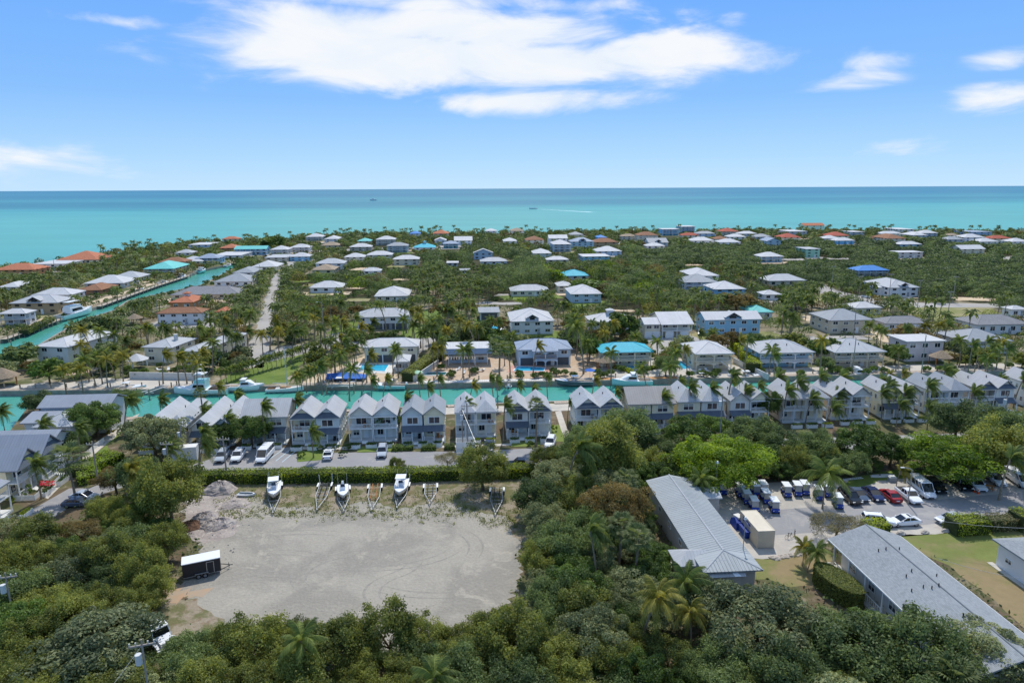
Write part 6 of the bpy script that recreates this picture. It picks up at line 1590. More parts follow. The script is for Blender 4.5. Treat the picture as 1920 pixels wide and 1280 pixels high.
# ---------------------------------------------------------------- poles and small things
def pole(label, px, py, h, kind='plain', name='utility_pole', cat='utility pole', group=None, r=.16, arm=0.0):
    c = G(px, py); t = thing(name, label, cat, c, arm, group)
    part('post', MB().tube((0,0,0), (0,0,h), r, r*.7, n=8), M('pole'), t)
    if 'x' in kind: part('crossarm', MB().box(-1.1, -.06, h-.7, 1.1, .06, h-.55), M('pole'), t)
    if 'x' in kind:
        for x in (-1, -.5, .5, 1): part('insulator', MB().tube((x, 0, h-.55), (x, 0, h-.25), .07, n=6), M('offwhite'), t)
    if 't' in kind: part('transformer', MB().tube((-.4, -.1, h-2.4), (-.4, -.1, h-1.4), .29, n=12), M('palegrey'), t)
    if 'l' in kind:
        part('lamp_arm', MB().path([(0,0,h),(-.5,0,h+.35),(-1.4,0,h+.45)], [.05,.05,.04], n=6), M('galvanised'), t); part('lamp_head', MB().box(-1.9, -.14, h+.38, -1.3, .14, h+.5), M('offwhite'), t)
    if 'g' in kind: part('globe', MB().tube((0,0,h),(0,0,h+.35),.2,.12,n=8), M('lamp'), t)
    return t, c
pole('tall leaning grey lamp post in the parking lot with curved arm', 1702, 945, 5.9, 'l', 'street_lamp', 'street lamp', r=.1)
pole('concrete pole with transformer at the lower left edge of the wood', 31, 1190, 8.0, 'xt', arm=.3, r=.11)
pole('concrete pole with transformer in front of the white work truck', 291, 1385, 10.6, 'xt', arm=.3, r=.11)
pole('grey pole rising from the end of the long hedge', 426, 900, 8.2, 'x')
pole('pole with a large transformer by the street bend', 320, 902, 7.5, 'xt')
pole('short white pole by the promenade bushes', 184, 906, 7.8, 'x')
pole('thin white pole under the street palms with a box', 345, 862, 7, 't')
pole('pole inside the white picket enclosure', 868, 846, 9.0, 'xt', arm=1.2)
pole('second pole of the picket enclosure with thin antenna', 877, 842, 9.5, 'x')
pole('thin lamp post by the corner of the long metal roof', 1340, 950, 7.5, 'g', 'street_lamp', 'street lamp', r=.07)
pole('thin lamp post standing before the near end of the metal roof', 1389, 1085, 8.5, 'g', 'street_lamp', 'street lamp', r=.07)
pole('white capped pole above the tree belt behind the townhouses', 1348, 850, 12, 't')
pole('utility pole with transformer above the tree belt near the right', 1875, 830, 10.5, 't')
for i, (px, py, h, lb) in enumerate([(1558,553,14,'tall double pole at the corner of the east street'),(1610,562,11,'pole on the bend of the east street'),(1666,562,12,'pole beside the big white house'),(1720,577,12,'pole at the edge of the vacant lot'),(1786,568,12,'pole in front of the mangroves by the east street'),(1777,592,10,'pole standing in the vacant lot'),
   (1510,518,9,'pole left of the street corner in the mangroves'),(608,640,13,'grey pole on the cross street'),(490,535,11,'pole at the canal street'),(484,560,11,'second pole on the canal street'),(207,508,13,'pale pole in front of the seagreen roof'),(106,528,13,'pole above the brown roofed house'),
   (300,628,14,'dark pole in the palm garden'),(254,470,10,'thin post on the western shore'),(1599,640,10,'pole in front of the grey hip roofed house'),(1598,700,10,'thin pole on the canal dock by the beige house'),(1727,702,11,'thin pole on the dock below the pinkish white house')]):
    pole(lb, px, py, h, 'x' if i < 6 else 'plain', group='distant utility poles', r=.15)
# wires
def wire(label, a, b, sag=.6, r=.02):
    a, b = Vector(a), Vector(b); pts = [a+(b-a)*(i/12)-Vector((0,0,sag*4*(i/12)*(1-i/12))) for i in range(13)]; c = pts[0].copy()
    m = MB(); m.path([p-c for p in pts], [r]*13, n=4); o = part('cable', m, M('galvanised'), None, c); tag(o, label, 'cable')
def up(px, py, h): v = G(px, py); v.z = h; return v
wire('pale stay wire from the enclosure pole down to the trailer by the hedge', up(868,846,8.6), up(940,945,.1), 0.05, .03)
wire('wire from the near transformer pole out of the bottom of the photo', up(291,1385,10), Vector((-34, 36, 9)), .3, .014)
wire('thin wire sagging over the dry lawn to the long shingle roof', up(1700,1020,4.4), up(1990,1060,5.5), .6)
wire('low cable from the shingle roof towards the lower right corner', up(1750,1105,4.4), up(2000,1170,5), .5)
wire('wire over the tree belt between the enclosure and the white capped pole', up(868,846,8.8), up(1348,850,11.5), .8)
wire('wire over the tree belt between its two poles', up(1348,850,11.5), up(1875,830,10), .9)
def cone(px, py, lb):
    t = thing('traffic_cone', lb, 'traffic cone', G(px, py), 0, 'traffic cones')
    part('cone', MB().tube((0,0,.04), (0,0,.75), .17, .04, n=10), M('orange'), t); part('base', MB().box(-.22,-.22,0,.22,.22,.04), M('orange'), t)
    part('band', MB().tube((0,0,.38), (0,0,.52), .115, .085, n=10), M('white'), t)
cone(1827, 922, 'orange traffic cone at the nose of the white suv, left'); cone(1834, 925, 'orange traffic cone at the nose of the white suv, right'); cone(1422, 935, 'orange traffic cone among the golf carts')
def paddleboard():
    c = G(1654, 893); t = thing('paddle_board', 'white paddle board lying on the grass behind the cars', 'board', c, R(5)); m = MB(); r = []
    for i in range(9):
        u = i/8; x = -2.2+4.4*u; w = .5*math.sin(math.pi*(.04+.92*u))**.5; r.append([(x,-w,.05),(x,w,.05),(x,w*.9,.3),(x,-w*.9,.3)])
    m.loft(r); part('board', m, M('white'), t); part('fin', MB().box(-.6, -.06, .3, -.3, .06, .42), M('darkmetal'), t)
paddleboard()
def dinghy():
    c = G(463, 929); t = thing('dinghy', 'small white dinghy hull lying beside the rubble', 'dinghy', c, R(-5)); m, g = hull(3.0, 1.25, .4, sheer=.1, n=8); part('hull', m, M('hullwhite'), t, smooth=True); r, f = deck_rim(g, .12, .15, (0, .9)); part('gunwale', r, M('hullwhite'), t); part('floor', f, M('midgrey'), t)
dinghy()
def tank():
    t = thing('water_tank', 'grey round topped tank on the grass edge', 'tank', G(1672, 902), 0); part('body', MB().box(-.6,-.45,0,.6,.45,.8), M('midgrey'), t); part('lid', MB().loft([[(-.62,-.47,.8),(.62,-.47,.8),(.62,.47,.8),(-.62,.47,.8)],[(-.4,-.3,1.05),(.4,-.3,1.05),(.4,.3,1.05),(-.4,.3,1.05)]]), M('palegrey'), t)
tank()
def ladder():
    t = thing('ladder', 'white ladder lying on the grass beside the big palm', 'ladder', G(1598, 898), R(12)); 
    part('rail', MB().box(-2.0,-.25,.05,2.0,-.2,.15), M('frame'), t); part('rail', MB().box(-2.0,.2,.05,2.0,.25,.15), M('frame'), t)
    me = MB().box(-.05,-.19,.06,.05,.19,.14).mesh('rung', M('frame'))
    for i in range(9): ob('rung', me, t, (-1.7+i*.42, 0, 0))
ladder()
def table():
    t = thing('picnic_table', 'weathered wooden picnic table in front of the tipped trailer', 'table', G(1852, 917), R(-30))
    me = MB().box(-.9,-.07,.72,.9,.07,.77).mesh('plank', M('rustwood'))
    for i in range(5): ob('plank', me, t, (0, -.34+i*.17, 0))
    me2 = MB().box(-.9,-.12,.42,.9,.12,.46).mesh('bench', M('rustwood'))
    for s in (-1, 1): ob('bench', me2, t, (0, s*.75, 0))
    for x in (-.6, .6):
        m = MB(); m.tube((x,-.7,0),(x,-.2,.72),.045,n=4); m.tube((x,.7,0),(x,.2,.72),.045,n=4); m.tube((x,-.85,.38),(x,.85,.38),.04,n=4); part('leg', m, M('rustwood'), t)
table()
def tipped():
    t = thing('tipped_trailer', 'metal dump trailer tipped up between two white cars', 'trailer', G(1851, 902), R(-40))
    m = MB(); m.add([(-1.6,-.9,.5),(1.6,-.9,2.4),(1.6,.9,2.4),(-1.6,.9,.5),(-1.9,-.9,1.0),(1.3,-.9,2.95),(1.3,.9,2.95),(-1.9,.9,1.0)], [(3,2,1,0),(0,1,5,4),(2,3,7,6),(1,2,6,5)]); part('tray', m, M('galvanised'), t)
    f = MB(); f.tube((-1.6,0,.5),(2.4,0,.5),.07,n=4); f.tube((-.2,-.5,.5),(1.2,-.5,2.1),.05,n=4); part('frame', f, M('darkmetal'), t)
    for s in (-1, 1): wheel(t, -.9, s*.95, .33)
tipped()
def bikes():
    for i, (px, py) in enumerate(((1480,1009),(1490,1004),(1379,1009))):
        if i == 2: continue
        t = thing('bicycle', ['bicycle standing left on the pale gravel apron', 'bicycle standing right on the pale gravel apron'][i], 'bicycle', G(px, py), R(20+50*i), 'bicycles on the apron')
        for x in (-.5, .5):
            w = MB(); pts = [(x+.33*math.cos(a), 0, .34+.33*math.sin(a)) for a in [2*math.pi*k/14 for k in range(15)]]; w.path(pts, [.025]*15, n=4); part('wheel', w, M('rubber'), t)
        f = MB(); 
        for a, b in (((-.5,0,.34),(-.12,0,.34)),((-.12,0,.34),(-.22,0,.85)),((-.12,0,.34),(.32,0,.80)),((-.5,0,.34),(-.2,0,.75)),((-.2,0,.75),(.32,0,.80)),((.5,0,.34),(.3,0,.95))): f.tube(a, b, .025, n=4)
        part('frame', f, M('darkmetal'), t); part('handlebar', MB().tube((.3,-.25,.97),(.3,.25,.97),.02,n=4), M('steel'), t); part('saddle', MB().box(-.32,-.07,.85,-.1,.07,.9), M('rubber'), t)
bikes()
def blob(label, name, cat, px, py, r, h, m, seed=1, group=None, z=0, squash=1.0):
    rr = random.Random(seed); c = G(px, py); mb = MB(); nu, nv = (9, 5) if r < 1.5 else (26, 12); vs = []
    for j in range(nv):
        v = j/(nv-1)*math.pi*.5
        for i in range(nu):
            a = 2*math.pi*i/nu; k = r*math.cos(v)*((.8+.4*rr.random()) if r < 1.5 else .85+.10*math.sin(3*a+seed)+.08*math.sin(7*a)+.07*rr.random()); vs.append((k*math.cos(a), k*math.sin(a)*squash, h*math.sin(v)**(1 if r < 1.5 else 2)*(.82+.3*rr.random())-.02*(j == 0)))
    fs = [(j*nu+i, j*nu+(i+1) % nu, (j+1)*nu+(i+1) % nu, (j+1)*nu+i) for j in range(nv-1) for i in range(nu)]+[tuple((nv-1)*nu+i for i in range(nu))]
    mb.add(vs, fs); o = part(name, mb, m, None, c); return tag(o, label, cat, group)
for i, (px, py, r, h, lb) in enumerate([(413,918,3.2,1.5,'grey gravel heap nearest the hedge end'),(385,975,2.6,1.3,'pale rubble heap by the dark upright tree'),(398,985,2.2,.9,'pinkish rubble heap in the middle of the dump'),(362,985,2.2,.8,'dark soil heap in the shade of the trees'),(415,982,2.4,1.0,'grey gravel heap at the lot side of the dump'),(440,945,2.6,.6,'flat spread gravel heap below the dinghy')]):
    blob(lb, 'rubble_heap', 'heap', px, py, r, h, M('rubble') if i != 3 else M('soil'), i+3, 'heaps of rubble beside the gravel lot')
# loose rocks
rk = MB()
for i in range(300):
    while True:
        px, py = rng.uniform(345, 985), rng.uniform(925, 1050)
        if (py < 985 and px > 400) or px < 470: break
    if py > 985 and px > 440: continue
    c = G(px, py); s = rng.uniform(.05, .2)*(1.3 if px < 450 else 1)
    a = rng.uniform(0, 3); h = s*rng.uniform(.5, 1)
    rk.add([(c.x+s*math.cos(a), c.y+s*math.sin(a), 0), (c.x+s*math.cos(a+2), c.y+s*math.sin(a+2), 0), (c.x+s*math.cos(a+4), c.y+s*math.sin(a+4), 0), (c.x+s*.3, c.y, h)], [(0,1,3),(1,2,3),(2,0,3)])
tag(part('scattered_stones', rk, M('rock'), None), 'scattered stones and coral rubble along the gravel lot edge', 'stones', kind='stuff')
for i, (px, py) in enumerate([(1449,1046),(1457,1047),(1466,1044),(1474,1043),(1483,1041),(1491,1040),(1500,1039),(1508,1038)]):
    blob('kerb stone of the row at the edge of the gravel apron', 'boulder', 'rock', px, py, .55, .35, M('rock'), i+40, 'kerb stones of the apron')
for px, py, lb in ((1690,1001,'low dark rock left on the shoulder beside the dry lawn'),(1734,999,'pile of stones at the lawn edge in front of the white sedan'),(1773,996,'small stones by the clipped hedge')): blob(lb, 'boulder', 'rock', px, py, .7, .45, M('rock'), int(px), squash=.6)
# furniture on the waterfronts: loungers and umbrellas
def umbrella(label, px, py, m='canvasblue'):
    t = thing('patio_umbrella', label, 'umbrella', G(px, py), 0); n = 8; vs = [(1.5*math.cos(2*math.pi*i/n), 1.5*math.sin(2*math.pi*i/n), 2.1) for i in range(n)]+[(0,0,2.7)]
    part('canopy', MB().add(vs, [(i, (i+1) % n, n) for i in range(n)]), M(m), t); part('pole', MB().tube((0,0,0),(0,0,2.6),.04,n=5), M('offwhite'), t)
umbrella('blue garden umbrella at the big windowed house by the seawall', 1106, 708); umbrella('pale green umbrella beside the dark lap pool', 783, 712, 'palegreen'); umbrella('white closed umbrella by the little pool at the left', 44, 680, 'white')
LG = 'sun loungers on the canal terraces'
lm = thing('sun_lounger', 'white sun lounger on a canal side terrace', 'sun lounger', (0,0,0), 0, LG)
part('bed', MB().box(-.95,-.32,.25,.45,.32,.36), M('white'), lm); part('backrest', MB().add([(.45,-.32,.3),(.45,.32,.3),(.95,.32,.75),(.95,-.32,.75),(.45,-.32,.22),(.45,.32,.22),(1.0,.32,.68),(1.0,-.32,.68)], [(0,1,2,3),(7,6,5,4),(0,3,7,4),(1,5,6,2),(3,2,6,7)]), M('white'), lm)
for x in (-.8, .4):
    for y in (-.25, .25): part('leg', MB().box(x-.03,y-.03,0,x+.03,y+.03,.26), M('frame'), lm)
cache_kids(lm)
for i, (px, py) in enumerate([(851,698),(858,694),(870,700),(897,697),(906,695),(893,692),(690,702),(702,702),(660,700),(1300,697),(1310,698),(1325,696),(1340,698),(120,703),(60,688),(300,695),(316,694)]):
    o = lm if i == 0 else copy_tree(lm); o.location = G(px, py); o.location.z = .07; o.rotation_euler = (0, 0, rng.uniform(0, 6.28))
def wallbox(name, label, pa, pb, h, t=.25, m='offwhite', group=None):
    a, b = G(*pa), G(*pb); L = (b-a).length; mid = (a+b)/2; o = part(name, MB().box(-L/2, -t/2, 0, L/2, t/2, h), M(m), None, mid, math.atan2((b-a).y, (b-a).x)); tag(o, label, 'wall', group)
wallbox('garden_wall', 'white garden wall along the villa pool terrace', (244,710), (385,712), 1.9)
wallbox('garden_wall', 'grey garden fence wall between the pool terrace and the paved yard', (775,716), (822,684), 1.6, m='palegrey')
wallbox('garden_wall', 'pale wall between the white pyramid roofed house and its hedge', (1375,680), (1440,712), 1.6, m='palegrey')
wallbox('garden_wall', 'pale driveway wall behind the canal house with the blue awning', (938,660), (960,640), 1.4, m='palegrey')
wallbox('utility_shed_wall', 'long white windowless wall under the street palms', (322,862), (372,858), 2.6, t=2.0, m='white')

# ---------------------------------------------------------------- vegetation
def leaf_mesh(name, C, Nn, size, tint, m, asp=.5, seed=0):
    r = np.random.RandomState(seed); n = len(C); t = np.cross(Nn, r.normal(size=(n, 3))); t /= np.linalg.norm(t, axis=1)[:, None]+1e-9; b = np.cross(Nn, t)
    s = np.asarray(size).reshape(-1, 1)*np.ones((n, 1)); V = np.empty((n, 4, 3), np.float32); V[:, 0] = C+t*s; V[:, 1] = C+b*s*asp; V[:, 2] = C-t*s; V[:, 3] = C-b*s*asp
    me = bpy.data.meshes.new(name); me.vertices.add(4*n); me.vertices.foreach_set('co', V.ravel()); me.loops.add(4*n); me.loops.foreach_set('vertex_index', np.arange(4*n, dtype=np.int32))
    me.polygons.add(n); me.polygons.foreach_set('loop_start', np.arange(0, 4*n, 4, dtype=np.int32)); me.polygons.foreach_set('loop_total', np.full(n, 4, np.int32))
    at = me.attributes.new('tint', 'FLOAT', 'POINT'); at.data.foreach_set('value', np.repeat(np.asarray(tint, np.float32), 4)); me.materials.append(m); me.update(calc_edges=True); return me
def unit(v): return v/(np.linalg.norm(v, axis=1)[:, None]+1e-9)
def crown_points(seed, R_, Hc, z0, lumps, n, flatness=1.0, fuzz=.10, low=-.35, lr=(.17, .31), feather=False):
    """clumps over an uneven ellipsoid: centres, normals and tint for n leaves"""
    r = np.random.RandomState(seed); d = unit(r.normal(size=(lumps*3, 3))); d = d[d[:, 2] > low][:lumps]; k = len(d)
    wob = np.where(r.rand(k) < .12, r.uniform(1.0, 1.22, k), r.uniform(.60, 1.0, k)); lc = d*np.array([R_, R_, Hc/2])*wob[:, None]; rad = R_*r.uniform(lr[0], lr[1], k)
    idx = r.randint(0, k, n); q = unit(r.normal(size=(n, 3))); q[:, 2] = np.where(r.rand(n) < .7, np.abs(q[:, 2]), q[:, 2])
    rr = rad[idx]*(1-fuzz*np.abs(r.normal(size=n))*1.3); P = lc[idx]+q*rr[:, None]*np.array([1, 1, .8]); P[:, 2] += z0+Hc/2
    Nn = unit(q+r.normal(size=(n, 3))*.55); ltint = r.uniform(.0, .9, k); tint = np.clip(ltint[idx]*.6+r.uniform(0, .45, n), 0, 1)
    if feather: P += r.normal(size=(n, 3))*R_*.04; P[:, 2] += np.abs(r.normal(size=n))*.09*R_
    return P, Nn, tint, lc
KINDS = {  # R, crown height, base z, lumps, leaves, leaf size, fuzz, low, feather, leaf colour
 'dark_round': (4.6, 6.2, 1.2, 70, 15000, .18, .12, -.5, False, 'darkround'), 'olive': (4.4, 7.2, 1.0, 80, 16000, .17, .2, -.6, True, 'olive'), 'grey_green': (4.8, 5.4, 1.4, 90, 16000, .175, .12, -.35, False, 'greygreen'),
 'bright': (5.4, 6.8, 1.4, 110, 20000, .17, .12, -.35, False, 'bright'), 'autumn': (4.2, 5.0, 1.8, 48, 13000, .13, .15, -.3, False, 'autumn'), 'mangrove': (4.2, 5.6, 1.0, 80, 15000, .17, .18, -.6, True, 'mangrove'),
 'bare': (5.4, 3.4, 2.6, 44, 9000, .12, .2, -.2, False, 'bare'), 'flamboyant': (5.2, 3.6, 2.8, 44, 9000, .13, .18, -.2, False, 'flamboyant')}
PROTO = {}
def trunk_mesh(seed, R_, z0, Hc, lc):
    r = random.Random(seed); m = MB(); top = z0+Hc*.35
    m.path([(0,0,-.1), (.1,.05,top*.5), (.15,-.1,top)], [.32,.24,.18], n=7)
    for i in range(6):
        q = lc[(i*5) % len(lc)]; m.path([(.1,0,top*.7), (q[0]*.45, q[1]*.45, top+.5*(q[2]+Hc*.15)), (q[0]*.9, q[1]*.9, z0+Hc/2+q[2]*.9)], [.14,.09,.04], n=5)
    return m.mesh('trunk', M('bark'))
for k, (R_, Hc, z0, lumps, n, ls, fz, low, fe, col) in KINDS.items():
    PROTO[k] = []
    for s in (0, 1):
        P, Nn, ti, lc = crown_points(hash(k) % 1 + len(k)*17+s*5, R_, Hc, z0, lumps, n, fuzz=fz, low=low, feather=fe)
        near_ = leaf_mesh('crown', P, Nn, nr.uniform(.7, 1.35, n)*ls, ti, M('leaf_'+col), seed=s)
        n2 = 1900; sel = nr.choice(n, n2, replace=False); mid_ = leaf_mesh('crown', P[sel], Nn[sel], nr.uniform(.7, 1.35, n2)*ls*2.7, ti[sel], M('leaf_'+col), asp=.6, seed=s+3)
        PROTO[k].append((near_, mid_, trunk_mesh(s+3, R_, z0, Hc, lc)))
TREES = []; TRI = [0]
def tree(kind, label, x, y, R_, sy=1.0, group=None, zs=None, name=None, hs=1.0):
    k = KINDS[kind]; s = R_/k[0]; t = thing(name or {'mangrove': 'mangrove_tree', 'olive': 'buttonwood_tree', 'grey_green': 'silverleaf_tree'}.get(kind, 'broadleaf_tree'), label, 'tree', (x, y, 0), rng.uniform(0, 6.28), group)
    t.scale = (s, s*sy, (zs if zs else s)*hs); pr = PROTO[kind][rng.randrange(2)]; d = math.hypot(x, y)
    ob('crown', pr[0] if d < 190 else pr[1], t); ob('trunk', pr[2], t); TREES.append((x, y, R_)); return t
def tree_at(kind, label, px, py, rpx, group=None, ryx=None, name=None):
    """crown centre px,py and half width rpx in the photograph"""
    k = KINDS[kind]; z = 4.0
    for _ in range(3):
        p = G(px, py, z); dist = proj(p)[2]; R_ = rpx*dist/FPX; s = R_/k[0]; z = (k[2]+k[1]/2)*s
    zs = None
    if ryx: zs = s*ryx
    return tree(kind, label, p.x, p.y, R_, group=group, zs=zs, name=name)

# palms
def frond_mesh(seed, L=3.6, droop=1.0, m='palm', nl=27, wid=.85):
    r = random.Random(seed); mb_v = []; mb_f = []; tint = []
    pts = []; 
    for i in range(9):
        u = i/8; a = .75-droop*1.75*u**1.3; pts.append((L*(u-.12*u*u), 0, L*(.42*math.sin(min(1.2, u*1.5))*.8-.72*droop*u**2.0)))
    pts = [Vector(p) for p in pts]
    def at(u): f = u*8; i = min(7, int(f)); return pts[i].lerp(pts[i+1], f-i)
    def q(a, b, c, d, t): o = len(mb_v); mb_v.extend([tuple(a), tuple(b), tuple(c), tuple(d)]); mb_f.append((o, o+1, o+2, o+3)); tint.extend([t]*4)
    for i in range(8): a, b = pts[i], pts[i+1]; w = .05*(1-i/9); q(a-Vector((0,w,0)), b-Vector((0,w*.8,0)), b+Vector((0,w*.8,0)), a+Vector((0,w,0)), .95)
    for i in range(nl):
        u = .10+.88*i/(nl-1); p = at(u); l = .82*wid*math.sin(math.pi*(.12+.80*u))**.7*(1+.15*(r.random()-.5)); d = (at(min(1, u+.03))-p).normalized()
        for s in (-1, 1):
            sag = .55+.5*r.random()+droop*.2; tip = p+d*l*.55+Vector((0, s*l*.85, -l*sag)); w = d*.058; m_ = (p+tip)/2+Vector((0,0,l*.10))
            tt = .2+.6*r.random(); q(p-w, p+w, m_+w*1.1, m_-w*.9, tt); q(m_-w*.9, m_+w*1.1, tip+w*.3, tip-w*.1, tt)
    me = bpy.data.meshes.new('frond'); me.from_pydata(mb_v, [], mb_f); at_ = me.attributes.new('tint', 'FLOAT', 'POINT'); at_.data.foreach_set('value', tint); me.materials.append(M('leaf_'+m)); me.update(); return me, mb_v, mb_f, tint
FR = {m: [frond_mesh(i+10*j, 3.5, .55+.28*i, m) for i in range(4)] for j, m in enumerate(('palm', 'palmyellow'))}
def frond_layout(seed, n, wind):
    r = random.Random(seed); out = []
    for i in range(n):
        a = i*2.39996+r.uniform(-.2, .2); lev = i/n   # from upright young to hanging old
        el = 1.05-1.45*lev+r.uniform(-.12, .12)
        a = (a+math.pi) % (2*math.pi)-math.pi; a2 = a*(1-wind*.58) if wind else a   # bent towards +x by the wind
        if wind and math.cos(a) < -.3: el += .25
        out.append((a2, el, min(3, int(lev*4)), r.uniform(.85, 1.1)))
    return out
def fmat(a, el, roll=0): return Matrix.Rotation(a, 4, 'Z') @ Matrix.Rotation(-el, 4, 'Y') @ Matrix.Rotation(roll, 4, 'X')
def merged_crown(seed, n, wind, m, keep=1.0, name='crown'):
    V = []; F = []; T = []; r = random.Random(seed)
    for (a, el, k, s) in frond_layout(seed, n, wind):
        _, v, f, t = FR[m][k]; X = fmat(a, el)@Matrix.Scale(s, 4); o = len(V); V += [tuple(X@Vector(p)) for p in v]; F += [tuple(i+o for i in q) for q in f]; T += t
    me = bpy.data.meshes.new(name); me.from_pydata(V, [], F); at_ = me.attributes.new('tint', 'FLOAT', 'POINT'); at_.data.foreach_set('value', T); me.materials.append(M('leaf_'+m)); me.update(); return me
def palm_trunk(seed, h, lean):
    r = random.Random(seed); a = r.uniform(0, 6.28); k = 8; pts = []; rad = []
    for i in range(k+1): u = i/k; b = lean*u*u; pts.append((b*math.cos(a), b*math.sin(a), h*u-.1*(i == 0))); rad.append(.17-.07*u+(.08 if i == 0 else 0))
    m = MB(); m.path(pts, rad, n=7); return m.mesh('trunk', M('palmbark')), pts[-1]
PT = [palm_trunk(i, 1.0*7.0, (.3, 1.0, 1.8, .6)[i]) for i in range(4)]
PC = {(m, w): [merged_crown(s, 18, w, m) for s in (1, 2, 3)] for m in ('palm', 'palmyellow') for w in (0, 1)}
KN = MB(); KN.tube((0,0,-.5), (0,0,.25), .18, .10, n=7); KNM = KN.mesh('crownshaft', M('palmbark'))
PALMS = []
def palm(label, x, y, h, s=1.0, wind=1, m='palm', near=False, group=None, i=None, name='coconut_palm'):
    s *= .8
    i = rng.randrange(4) if i is None else i; t = thing(name, label, 'palm tree', (x, y, 0), 0, group); tm, top = PT[i]; zs = h/7.0; rz = rng.uniform(0, 6.28)
    tr = ob('trunk', tm, t, rz=rz, scale=(min(1.4, zs), min(1.4, zs), zs)); c = math.cos(rz); sn = math.sin(rz); k = min(1.4, zs); tp = Vector(((top[0]*c-top[1]*sn)*k, (top[0]*sn+top[1]*c)*k, top[2]*zs))
    if near:
        for (a, el, kk, fs) in frond_layout(rng.randrange(999), 17, wind):
            f = ob('frond', FR[m][kk][0], t); f.matrix_local = Matrix.Translation(tp) @ fmat(a, el, rng.uniform(-.3, .3)) @ Matrix.Scale(fs*s, 4)
        ob('crownshaft', KNM, t, tp)
    else: ob('crown', PC[(m, wind)][rng.randrange(3)], t, tp, rng.uniform(-.5, .5) if wind else rng.uniform(0, 6.28), (s, s, s))
    PALMS.append((x, y)); TREES.append((x, y, 2.2)); return t
def palm_at(label, px, py, h=8.0, s=1.0, wind=1, m='palm', near=False, group=None, base=None, name='coconut_palm'):
    """crown centre at px,py"""
    if base: g = G(*base); d = math.hypot(g.x, g.y); pd = pdir(px, py); h = CAM_H+pd.z/math.hypot(pd.x, pd.y)*d; p = g
    else: p = G(px, py, h)
    return palm(label, p.x, p.y, h, s, wind, m, near, group, name=name)
# fan palm
def fan_mesh(seed=1):
    r = random.Random(seed); V = []; F = []; T = []
    for i in range(24):
        a = i*2.4; el = 1.2-1.8*i/24; X = fmat(a, el)@Matrix.Translation((1.0, 0, 0)); o = len(V)
        for j in range(11):
            b = -1.35+2.7*j/10; d = Vector((math.cos(b), math.sin(b), 0)); sd_ = Vector((-d.y, d.x, 0))*.07; l = .95*(1-.1*abs(b)); q = [Vector((0,0,0)), d*l*.6+sd_, d*l+Vector((0,0,-.25)), d*l*.6-sd_]
            o = len(V); V += [tuple(X@p) for p in q]; F.append((o, o+1, o+2, o+3)); T += [.2+.6*r.random()]*4
        o = len(V); V += [tuple(fmat(a, el)@Vector(p)) for p in ((0,-.03,0),(1,-.02,0),(1,.02,0),(0,.03,0))]; F.append((o, o+1, o+2, o+3)); T += [.5]*4
    me = bpy.data.meshes.new('crown'); me.from_pydata(V, [], F); at_ = me.attributes.new('tint', 'FLOAT', 'POINT'); at_.data.foreach_set('value', T); me.materials.append(M('leaf_fanpalm')); me.update(); return me
FAN = fan_mesh()
def fan_palm(label, px, py, h, s=1.0, group=None):
    p = G(px, py, h); t = thing('fan_palm', label, 'palm tree', (p.x, p.y, 0), rng.uniform(0, 6), group); ob('trunk', PT[0][0], t, scale=(1.3, 1.3, h/7.0)); ob('crown', FAN, t, (.2, 0, h), 0, (s, s, s)); TREES.append((p.x, p.y, 2)); return t
STOPW = (',', ' by ', ' beside ', ' behind ', ' in front', ' near ', ' between ', ' left of ', ' right of ', ' next to ', ' half ', ' hidden ', ' cut ', ' before ', ' above ', ' in the ', ' at the ', ' on the ', ' among ')
NLM = [((381,1085),'black cargo trailer'),((300,1206),'white work truck'),((31,1190),'left transformer pole'),((1419,1028),'beige container'),((1230,960),'far end of the metal roof'),((1290,1080),'near end of the metal roof'),((1600,1110),'oval hedge'),((1700,1180),'middle of the shingle roof'),((950,1000),'lone trailer at the lot corner'),((620,1180),'palm below the gravel lot'),((815,1290),'palm at the bottom edge'),((318,950),'tall green tree over the rubble'),((160,936),'pale silver parked car'),((1150,980),'orange brown tree'),((1194,1030),'middle fan palm'),((1208,1130),'yellowed palm'),((1548,900),'large palm over the carts'),((1348,880),'bright yellow green tree'),((1780,870),'bright green tree behind the van'),((1420,1170),'largest silvery tree'),((900,1180),'lower right corner of the lot'),((420,1230),'lower left corner of the lot')]
NLM = [(*G(*p).to_2d(), l) for p, l in NLM]
def where_is(x, y, near=False):
    L = NLM if near else LAND; best = min(L, key=lambda q: (q[0]-x)**2+(q[1]-y)**2); dx, dy = x-best[0], y-best[1]; s = best[2]
    rel = ('right of' if dx > 0 else 'left of') if abs(dx) > abs(dy) else ('behind' if dy > 0 else 'in front of')
    if not near:
        cut = [s.find(w) for w in STOPW if s.find(w) > 14]; s2 = s[:min(cut)] if cut else s
        s = s if len(s.split()) <= 8 else s2
        w_ = s.split()[:8]
        while w_[-1] in ('and','of','the','a','with','under','over','to','long','white','hip','its','three','two'): w_.pop()
        s = ' '.join(w_)
    d = math.hypot(dx, dy); far_ = '' if d < (9 if near else 16) else 'well '
    return (far_+rel+' the '+s)

